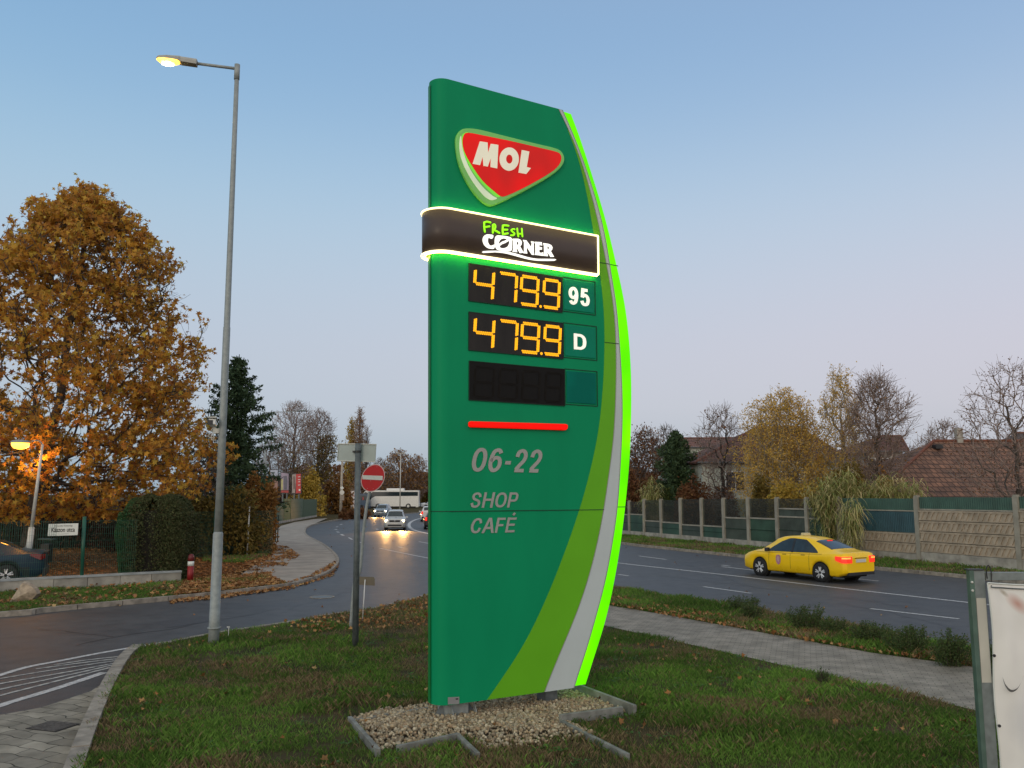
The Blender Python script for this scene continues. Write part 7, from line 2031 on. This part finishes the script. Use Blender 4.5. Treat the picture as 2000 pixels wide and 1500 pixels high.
# tail: lamps wrap round the corner
def rear_quad(car, y0, y1, z0, z1, name, mat_, parent, x=-.004, th=.02, sides=(1, -1), bulge=.0):
    for sd_ in sides:
        b = MB(); b.box((x, sd_ * (y0 + y1) / 2, (z0 + z1) / 2), (th, abs(y1 - y0), z1 - z0)); b.build(name, mat_, parent)
for sd_ in (1, -1):
    b = MB()
    pr = [(.015, .52, .70), (-.006, .52, .90), (.03, .70, .90)]
    P = lambda x, y, z: Vector((x, sd_ * y, z))
    b.add([P(-.012, .46, .69), P(-.012, .46, .91), P(-.014, .742, .91), P(-.014, .748, .69), P(.11, .862, .90), P(.11, .868, .70), P(.34, .898, .92), P(.34, .902, .78), P(.05, .44, .69), P(.05, .44, .91), P(.2, .70, .69), P(.2, .70, .91)],
          [(0, 1, 2, 3), (3, 2, 4, 5), (5, 4, 6, 7), (0, 8, 9, 1), (0, 3, 10, 8), (1, 9, 11, 2)])
    tl_ = b.build('tail_lamp', M['tail'], taxi)
    b = MB(); b.add([P(-.020, .54, .83), P(-.020, .54, .885), P(-.022, .745, .885), P(-.022, .748, .83), P(.10, .866, .88), P(.10, .870, .83)], [(0, 1, 2, 3), (3, 2, 4, 5)])
    b.build('indicator', M['tail_core'], tl_)
b = MB(); b.box((-.012, 0, .76), (.02, .52, .11)); b.build('number_plate', M['plate'], taxi)
b = MB(); b.box((-.006, 0, .85), (.02, .62, .02)); b.build('boot_handle', M['seam'], taxi)
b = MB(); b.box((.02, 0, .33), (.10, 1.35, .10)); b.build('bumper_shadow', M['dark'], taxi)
b = MB(); b.box((1.22, 0, 1.385), (.05, .26, .025)); b.build('brake_light', M['tail'], taxi)
# mirrors, roof sign, door badge
for sd_ in (1, -1):
    b = MB(); b.box((3.22, sd_ * .98, 1.0), (.12, .20, .14), 0.2 * sd_); b.build('mirror', M['dark'] if sd_ > 0 else yel, taxi, bevel=.02)
b = MB(); b.box((2.25, 0, 1.530), (.18, .40, .03)); b.box((2.25, 0, 1.575), (.15, .34, .075)); b.build('roof_sign', mat('roof_sign_cream', (0.62, 0.54, 0.30), .4), taxi, bevel=.015)
ring = [tx.pt(2.78 + .115 * math.cos(a), 3.62 + .78 * math.sin(a), .008, 1) for a in [2 * math.pi * k / 20 for k in range(20)]]
b = MB(); b.add(ring, [tuple(range(20))]); bd = b.build('door_badge', mat('badge_pink', (0.50, 0.22, 0.28), .4, var=.2, scale=20), taxi)
ring = [tx.pt(2.78 + .06 * math.cos(a), 3.62 + .40 * math.sin(a), .010, 1) for a in [2 * math.pi * k / 12 for k in range(12)]]
b = MB(); b.add(ring, [tuple(range(12))]); b.build('badge_ring', mat('badge_pale', (0.55, 0.36, 0.36), .4), bd)
finish(taxi, tx, G(1604.5, 1137), G(1486, 1124.5))

# ---- dark blue saloon on the left, only its tail in the picture
bl = Car(4.75, 1.84, top_t, belt_t, wheels=(1.06, 3.80), wr=.34)
bl.L = 4.75; bl.top = [(t[0] * 1.02, t[1] + .02) for t in top_t]; bl.belt = [(t[0] * 1.02, t[1] + .02) for t in belt_t]
bcar = empty('blue_car', (0, 0, 0), 0, 'dark blue saloon parked behind the low wall, its tail towards the street name plate', 'car')
std_parts(bl, bcar, mat('dark_blue_paint', (0.010, 0.030, 0.055), .4, var=.05, spec=.3))
bl.patch(.4, 4.4, lambda x: 2.0, lambda x: 3.2, 'lower_trim', mat('lower_body', (0.008, 0.018, 0.022), .4), bcar, off=.004, n=30)
lo, hi = win_f(1.15, 3.5, .95, .62); bl.patch(1.15, 3.5, lo, hi, 'side_window', M['car_glass'], bcar, n=26)
bl.cross_patch(.70, 1.38, lambda x: 7.1, 'rear_window', M['car_glass'], bcar)
for sd_ in (1, -1):
    P = lambda x, y, z: Vector((x, sd_ * y, z)); b = MB()
    b.add([P(-.012, .46, .88), P(-.012, .46, .98), P(-.014, .755, .99), P(-.014, .760, .84), P(.11, .878, .99), P(.11, .884, .80), P(.42, .925, 1.0), P(.42, .928, .95)], [(0, 1, 2, 3), (3, 2, 4, 5), (5, 4, 6, 7)])
    b.build('tail_lamp', M['tail_dark'], bcar)
b = MB(); b.box((0, 0, 1.03), (.12, 1.2, .03)); b.build('spoiler', M['dark'], bcar)
b = MB(); b.box((.0, 0, .40), (.10, 1.5, .28)); b.build('bumper', M['dark'], bcar, bevel=.03)
finish(bcar, bl, G(10, 1145, .06), G(10, 1145, .06) + Vector((-2.5, -1.15, 0)), scale=1.0)

# ---- oncoming and far cars
top_s = [(0, 1.05), (.05, 1.2), (.18, 1.5), (.35, 1.63), (.8, 1.68), (1.8, 1.70), (2.5, 1.66), (2.75, 1.60), (3.45, 1.12), (3.6, 1.08), (4.2, .98), (4.4, .84), (4.45, .62)]
belt_s = [(0, 1.03), (.1, 1.08), (1, 1.08), (3.4, 1.05), (3.6, 1.02), (4.2, .92), (4.4, .78), (4.45, .58)]
def suv(label, paintcol, group=None, lit=True, name='suv', L_=4.45, W=1.86, low=False, cat='car'):
    tp_ = top_s if not low else [(a, b_ - .22 if b_ > 1.1 else b_) for a, b_ in top_s]
    bt_ = belt_s if not low else [(a, min(b_, .92)) for a, b_ in belt_s]
    c = Car(L_, W, tp_, bt_, wheels=(.85, 3.5), wr=.35 if not low else .31, roofw=.62, plan=[(0, .86), (.15, .96), (.5, 1), (3.4, 1), (4.0, .96), (4.33, .84), (4.45, .70)])
    root = empty(name, (0, 0, 0), 0, label, cat, group)
    p = car_paint('paint_' + label.split()[0], paintcol)
    std_parts(c, root, p)
    lo, hi = win_f(.45, 3.30, .8, .25); c.patch(.45, 3.30, lo, hi, 'side_window', M['car_glass'], root, n=18)
    c.cross_patch(2.80, 3.42, lambda x: 7.15, 'windscreen', M['car_glass'], root)
    c.cross_patch(.07, .30, lambda x: 7.3, 'rear_window', M['car_glass'], root)
    zt_ = .98 if not low else .90
    for sd_ in (1, -1):
        b = MB(); b.box((4.33, sd_ * .70, .80), (.10, .22, .15), -.35 * sd_); b.build('headlight', M['head'] if lit else M['sign_whiteface'], root, bevel=.02)
        b = MB(); b.box((.03, sd_ * .76, zt_), (.10, .17, .30), .25 * sd_); b.build('tail_lamp', M['tail'] if not lit else M['tail_dark'], root)
        b = MB(); b.box((3.02, sd_ * 1.0, 1.08 if not low else .96), (.13, .2, .15)); b.build('mirror', p, root, bevel=.02)
        b = MB(); b.box((4.34, sd_ * .62, .45), (.05, .26, .10), -.3 * sd_); b.build('fog_lamp', M['dark'], root)
    b = MB(); b.box((4.415, 0, .78), (.06, .90, .17)); g_ = b.build('grille', M['dark'], root)
    b = MB(); b.box((4.45, 0, .80), (.01, .12, .05)); b.build('emblem', M['rim'], g_)
    b = MB(); b.box((4.43, 0, .42), (.06, 1.2, .15)); b.build('lower_grille', M['dark'], root)
    b = MB(); b.box((4.455, 0, .58), (.02, .5, .11)); b.build('number_plate', M['plate'], root)
    b = MB(); b.box((-.02, 0, .70), (.03, .5, .11)); b.build('number_plate', M['plate'], root)
    return root, c
OG = 'cars on the main road'
r1, c1 = suv('white SUV with bright headlamps driving towards the viewer, the closer one', (0.50, 0.50, 0.48)); 
def heading(px, py, dx, dy): return math.atan2(dy, dx)
place_center(r1, c1, G(770.5, 1036), math.atan2(-1, .10), .98)
r2, c2 = suv('grey car with glowing headlamps following behind the white SUV', (0.25, 0.30, 0.34)); place_center(r2, c2, G(742, 1010), math.atan2(-1, -.02), .98)
for r_, c_ in ((r1, c1), (r2, c2)):
    for sd_ in (1, -1):
        l = bpy.data.lights.new('headlight_beam', 'SPOT'); l.energy = 1500 if r_ is r1 else 700; l.spot_size = math.radians(70); l.spot_blend = .8; l.color = (1.0, .50, .14); l.shadow_soft_size = .12
        o = bpy.data.objects.new('headlight_beam', l); COL.objects.link(o); o.parent = r_; o.location = (4.50, sd_ * .70, .78)
        o.rotation_euler = (Matrix.Rotation(-math.pi / 2, 4, 'Z') @ Matrix.Rotation(math.radians(82), 4, 'X')).to_euler()
r3, c3 = suv('white hatchback with red tail lamps disappearing behind the price sign', (0.62, 0.60, 0.58), lit=False, name='hatchback'); place_center(r3, c3, G(838, 1019), math.atan2(1, -.12), .98, nose=False)
r4, c4 = suv('black car mostly hidden behind the left edge of the price sign', (0.02, 0.02, 0.022), lit=False, name='car', low=True); place_center(r4, c4, G(849, 1034), math.atan2(1, -.12), .98, nose=False)
r5, c5 = suv('dark blue parked car facing the road beside the concrete pole', (0.03, 0.05, 0.08), lit=False, name='parked_car', low=True); place_center(r5, c5, G(651, 995), math.atan2(-1, .3), 1.0)
r6, c6 = suv('darker parked car just right of the green panel fence', (0.012, 0.018, 0.03), lit=False, name='parked_car', low=True); place_center(r6, c6, G(631, 997), math.atan2(-1, .5), 1.0)
r7, c7 = suv('small white car standing behind the tail of the coach', (0.62, 0.63, 0.63), lit=False, name='white_car', low=True); place_center(r7, c7, G(821, 992), math.atan2(-.35, -1), 1.05)
for r_ in (r3, r4):
    r_['group'] = 'cars driving away beside the price sign'
    
# made-up grey van with red lamps, in place of a reflection in the panes
gv = at(1243, 1016, 70.0)
van = empty('reflection_van', (gv.x, 70, 0), 0, 'made-up grey box van with two red lamps, standing in for a reflection in the clear wall panes', 'van')
vw = 33 * 70 / F_PX; zt_ = at(1243, 980, 70).z
b = MB(); b.box((gv.x, 72.0, zt_ / 2 + .25), (vw, 4, zt_ - .5)); part(b, 'box_body', mat('van_grey', (0.20, 0.22, 0.21), .6, var=.25, scale=1.5), van, bevel=.04)
b = MB(); b.box(at(1237, 983, 69.96), (.26, .05, .10)); part(b, 'marker_lamp', M['tail'], van)
b = MB(); b.lathe([(.16, 0), (.13, -.05)], at(1255, 1006, 69.98), 12, 'Y'); part(b, 'tail_lamp', M['tail'], van)
for dx in (-.5, .5):
    b = MB(); b.lathe([(.35, -.12), (.35, .12)], (gv.x + dx * vw * .7, 71, .35), 14, 'Y'); part(b, 'wheel', M['black'], van)

# ---- white coach
def coach():
    Y0 = G(760, 993.5).y; k = Y0 / F_PX
    L_, Hc, Wc = 112 * k, 35 * k, 2.55
    ctr = Vector((at(761, 993, Y0).x, Y0, 0))
    t = empty('white_coach', ctr, 0, 'long white coach with a black window band crossing at the bend', 'coach')
    x0 = ctr.x - L_ / 2; f = lambda u: x0 + u * L_
    sil = [(0.0, .10), (0.0, .30), (.012, .52), (.035, .80), (.065, .95), (.11, 1.0), (.99, 1.0), (1.0, .96), (1.0, .12), (.985, .08), (.02, .08)]
    b = MB(); b.prism([Vector((f(u), Y0, v * Hc)) for u, v in sil], (0, Wc, 0)); part(b, 'body', mat('coach_white', (0.66, 0.66, 0.62), .35, var=.08, coat=.4), t, bevel=.06)
    b = MB(); gl_ = [(.075, .43), (.115, .66), (.17, .70), (.97, .70), (.985, .90), (.12, .90), (.075, .86), (.045, .70), (.02, .50)]
    b.prism([Vector((f(u), Y0 - .012, v * Hc)) for u, v in [(.155, .44), (.19, .58), (.25, .68), (.985, .70), (.985, .92), (.20, .92), (.165, .84), (.15, .70)]], (0, .02, 0)); part(b, 'window_band', M['car_glass'], t)
    b = MB(); b.prism([Vector((f(u), Y0 - .012, v * Hc)) for u, v in [(.004, .36), (.040, .36), (.115, .42), (.125, .86), (.078, .93), (.045, .82), (.018, .55)]], (0, .03, 0)); part(b, 'windscreen', M['car_glass'], t)
    b = MB(); b.box((f(.585), Y0 + Wc / 2, Hc * 1.05), (L_ * .30, 1.7, Hc * .13)); part(b, 'air_conditioner', M['white'], t, bevel=.1)
    for u in (.30, .82):
        b = MB(); b.lathe([(.52, -.10), (.52, .3)], (f(u), Y0 + .05, .55), 18, 'Y'); w_ = part(b, 'wheel', M['black'], t)
        b = MB(); b.lathe([(.28, -.12), (.25, -.06)], (f(u), Y0 + .03, .55), 14, 'Y'); part(b, 'rim', M['galv_pale'], w_)
    b = MB(); b.box((f(-.012), Y0 - .2, Hc * .78), (.25, .2, .6)); part(b, 'mirror', M['dark'], t)
    b = MB(); b.box((f(.012), Y0 + .3, Hc * .22), (.1, .4, .22)); part(b, 'headlight', M['sign_whiteface'], t)
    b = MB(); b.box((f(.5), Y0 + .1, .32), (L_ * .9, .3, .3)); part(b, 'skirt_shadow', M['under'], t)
coach()
# white graffiti stall / tent and blue van left of it
Yg = G(686, 992).y
gt = empty('white_kiosk', (at(686, 992, Yg).x, Yg, 0), 0, 'white kiosk with a slanted roof and red scribbled graffiti behind the sign pole', 'kiosk')
b = MB(); b.prism([at(*p, Yg) for p in [(671, 993), (671, 976), (674, 964), (682, 959), (700, 958), (700, 993)]], (0, 3, 0)); part(b, 'kiosk_wall', mat('kiosk_white', (0.60, 0.56, 0.54), .7, var=.15), gt)
red_g = mat('graffiti_red', (0.32, 0.05, 0.05), .7)
b = MB()
for pp in ([(677, 971), (681, 966), (684, 971), (687, 964), (691, 969), (695, 966)], [(674, 986), (677, 980), (679, 987), (682, 979), (685, 987), (688, 980), (692, 986), (696, 979)]): b.tube(smooth_line([at(*p, Yg - .05) for p in pp], 3), .10, 4)
part(b, 'graffiti', red_g, gt)
b = MB(); b.prism([at(*p, Yg - .06) for p in [(672, 976.5), (700, 973), (700, 975.5), (674, 978)]], (0, .1, 0)); part(b, 'awning_edge', M['dark'], gt)
Yv = G(712, 994).y
bv = empty('blue_van', (at(712, 994, Yv).x, Yv, 0), 0, 'dark blue van with a red stripe just left of the coach front', 'van')
b = MB(); b.prism([at(*p, Yv) for p in [(701, 993), (701, 968), (706, 964), (716, 965), (719, 975), (722, 979), (722, 993)]], (0, 2, 0)); part(b, 'body', mat('van_blue', (0.015, 0.05, 0.10), .35, coat=.4), bv, bevel=.05)
b = MB(); b.prism([at(*p, Yv - .02) for p in [(704, 968), (715, 968), (718, 977), (704, 977)]], (0, .03, 0)); part(b, 'side_window', M['car_glass'], bv)
b = MB(); b.prism([at(*p, Yv - .03) for p in [(708, 971), (710, 970), (711, 976), (708, 977)]], (0, .03, 0)); part(b, 'red_stripe', red_g, bv)
for px in (706, 717):
    b = MB(); b.lathe([(.42, -.1), (.42, .2)], (at(px, 990, Yv).x, Yv, .42), 14, 'Y'); part(b, 'wheel', M['black'], bv)

# ---- green panel fence, billboards, poles
ga, gb = G(540, 1023.5), G(619, 1009)
gf = empty('panel_fence', ga, 0, 'green panel fence between the footpath and the parked cars', 'fence')
gm = [mat('panel_green', (0.03, 0.11, 0.03), .6, var=.15), mat('panel_dull', (0.085, 0.13, 0.075), .6, var=.15), mat('panel_olive', (0.055, 0.10, 0.045), .6, var=.2)]
segs_ = [(540, 555, 1, 985), (555, 568, 0, 973), (568, 592, 1, 973), (592, 619, 2, 974)]
for x0_, x1_, mi, tp_ in segs_:
    fx = lambda px: ga.lerp(gb, 0) if False else (lambda d, e: ga + e * ((d.x / d.y * ga.y - ga.x) / (e.x - d.x / d.y * e.y)))(ray(px, 965), gb - ga)
    a, c_ = fx(x0_), fx(x1_); zt_ = at((x0_ + x1_) / 2, tp_ + 1, (a.y + c_.y) / 2).z; d = c_ - a; ang = math.atan2(d.y, d.x); cm = (a + c_) / 2
    b = MB(); b.box((cm.x, cm.y, zt_ / 2 + .12), (d.length - .05, .08, zt_ - .24), ang)
    o = part(b, 'fence_panel', gm[mi], gf)
    b = MB()
    for k in range(1, 5): b.box((cm.x, cm.y - .02, zt_ * k / 5), (d.length - .05, .12, .05), ang)
    part(b, 'rib', gm[2], o)
    b = MB(); b.box((a.x, a.y, zt_ / 2), (.12, .14, zt_), ang); part(b, 'post', gm[2], gf)
    b = MB(); b.box((cm.x, cm.y - .05, .12), (d.length, .16, .24), ang); part(b, 'plinth', M['concrete_pale'], gf)
def billboard(x0_, x1_, y0_, y1_, Y, label, build):
    c = at((x0_ + x1_) / 2, 990, Y); t = empty('billboard', (c.x, Y, 0), 0, label, 'billboard')
    b = MB(); b.prism([at(x0_, y1_, Y), at(x1_, y1_, Y), at(x1_, y0_, Y), at(x0_, y0_, Y)], (0, .25, 0)); bd_ = part(b, 'board', M['dark'], t)
    b = MB()
    for f in (.25, .75):
        xq = at(x0_ + (x1_ - x0_) * f, 960, Y).x; b.box((xq, Y + .12, at(0, y1_, Y).z / 2), (.15, .15, at(0, y1_, Y).z))
    part(b, 'post', M['galv_dark'], t)
    build(bd_, Y)
def bpanel(px, Y, m_, parent, name='poster', d=.02):
    b = MB(); b.prism([at(*p, Y - d) for p in px], (0, .015, 0)); return part(b, name, m_, parent)
pm_ = lambda n, c: mat(n, c, .5, var=.15, scale=1.5)
billboard(548, 564, 922, 963, 108, 'narrow billboard with a grey figure, pale yellow field and red foot', lambda b_, Y: [bpanel([(549, 923), (563.5, 925), (563.5, 957), (549, 957)], Y, pm_('poster_lilac', (0.30, 0.25, 0.33)), b_), bpanel([(549, 936), (553, 936), (552.5, 957), (549, 957)], Y, pm_('poster_yellow', (0.45, 0.42, 0.20)), b_, 'poster', .04), bpanel([(554.5, 930), (560, 929), (561.5, 940), (560.5, 956), (555, 956), (554, 940)], Y, pm_('poster_grey', (0.12, 0.12, 0.16)), b_, 'poster', .04), bpanel([(549, 958), (563.5, 958), (563.5, 962.5), (549, 962)], Y, pm_('poster_red', (0.42, 0.05, 0.05)), b_, 'poster')])
billboard(570, 588, 925, 965, 106, 'narrow red and grey billboard with white lettering left of the golden bush', lambda b_, Y: [bpanel([(570.5, 927), (578, 926), (578, 963), (570.5, 963)], Y, pm_('poster_stone', (0.32, 0.27, 0.25)), b_), bpanel([(573, 930), (575.5, 930), (576, 955), (573, 955)], Y, pm_('poster_brown', (0.16, 0.10, 0.09)), b_, 'poster', .04), bpanel([(578.5, 926), (587.5, 925.5), (587.5, 963), (576.5, 963.5)], Y, pm_('poster_scarlet', (0.50, 0.04, 0.04)), b_), bpanel([(583.5, 955), (586.5, 955), (586.5, 959), (583.5, 959)], Y, M['white'], b_, 'logo', .04)] + [bpanel([(582, y), (586.5, y - .3), (586.5, y + .8), (582, y + 1)], Y, M['white'], b_, 'lettering', .04) for y in (931, 936.5, 940.5, 947)])
billboard(527, 543, 917, 958, 112, 'blue and white billboard mostly hidden behind branches', lambda b_, Y: [bpanel([(528, 918), (542.5, 918), (542.5, 931), (528, 930)], Y, pm_('poster_skyblue', (0.40, 0.45, 0.55)), b_), bpanel([(528, 932), (542.5, 933), (542.5, 957), (528, 957)], Y, pm_('poster_rust', (0.30, 0.17, 0.14)), b_)])
# concrete utility pole with signs
up_ = G(665, 1015); Yu = up_.y
ut = empty('utility_pole', up_, 0, 'pale concrete utility pole with small diamond and round sign backs at the bend', 'pole')
b = MB(); b.tube([up_, at(669, 880, Yu)], [.19, .11], 10); part(b, 'pole', mat('pole_concrete', (0.36, 0.32, 0.26), .85), ut, True)
b = MB(); b.prism([at(*p, Yu - .2) for p in [(668, 949.5), (672, 953), (668, 956.5), (664, 953)]], (0, .04, 0)); part(b, 'diamond_sign', M['sign_whiteface'], ut)
b = MB(); b.lathe([(.27, 0), (.27, -.04)], at(668, 962, Yu - .16), 16, 'Y'); part(b, 'round_sign', M['galv_pale'], ut)
b = MB(); b.prism([at(*p, Yu - .2) for p in [(664, 967), (672, 967), (672, 977), (664, 977)]], (0, .04, 0)); part(b, 'box_sign', mat('sign_back_tan', (0.25, 0.21, 0.17), .7), ut)
# far double lamp
fp = G(781, 997); 
dl = empty('street_lamp', fp, 0, 'slim far street lamp with a double head in front of the coach', 'street lamp')
Yf_ = fp.y; b = MB(); b.tube([fp, at(782.5, 885, Yf_)], [.11, .06], 8); part(b, 'pole', M['galv_pale'], dl, True)
for dx in (-1, 1):
    b = MB(); b.tube([at(782.5, 885.5, Yf_), at(782.5 + dx * 8.5, 884.5, Yf_)], [.07, .11], 6); part(b, 'lamp_head', M['galv_pale'], dl)
# lamp whose arm reaches out from behind the conifer
Ya = 80; la = Vector((at(519, 990, Ya).x, Ya, 0))
al = empty('street_lamp', la, 0, 'grey street lamp arm reaching over the road from behind the left conifer', 'street lamp')
b = MB(); b.tube([la, at(518, 808, Ya)], [.10, .06], 8); part(b, 'pole', M['galv'], al, True)
b = MB(); b.tube(smooth_line([at(518, 808, Ya), at(524, 805.5, Ya), at(586, 803.5, Ya)]), .035, 6); part(b, 'arm', M['galv'], al, True)
b = MB(); h_ = at(589, 802.5, Ya); b.box(h_, (.85, .3, .10)); part(b, 'lamp_head', M['galv_dark'], al, bevel=.03)
# give-way sign back near the green fence
gw = at(607, 985, 120); gs_ = empty('give_way_sign', (gw.x, 120, 0), 0, 'small pale triangular road sign behind the green panel fence', 'road sign')
b = MB(); b.tube([(gw.x, 120, 0), (gw.x, 120, at(607, 962, 120).z)], .04, 6); part(b, 'pole', M['galv_pale'], gs_)
b = MB(); b.prism([at(*p, 119.9) for p in [(603, 961), (611, 961), (607, 968)]], (0, .04, 0)); part(b, 'triangle', M['sign_whiteface'], gs_)
# far pale block right of the trees by the sign
fb2 = at(815, 935, 330)
blk = empty('distant_building', (fb2.x, 330, 0), 0, 'pale distant building between the bare trees and the price sign', 'building')
z_ = at(815, 926, 330).z; b = MB(); b.box((fb2.x + 4, 335, z_ / 2), (34, 10, z_)); part(b, 'wall', mat('distant_pale', (0.35, 0.36, 0.38), .8), blk)
b = MB()
for fl_ in range(2):
    for k in range(8): b.box((fb2.x - 10 + k * 4, 329.98, z_ - 2 - fl_ * 3), (1.6, .1, 1.3))
part(b, 'window_row', M['car_glass'], blk); b = MB(); b.box((fb2.x + 4, 335, z_ + .15), (35, 11, .3)); part(b, 'roof', M['concrete_pale'], blk)
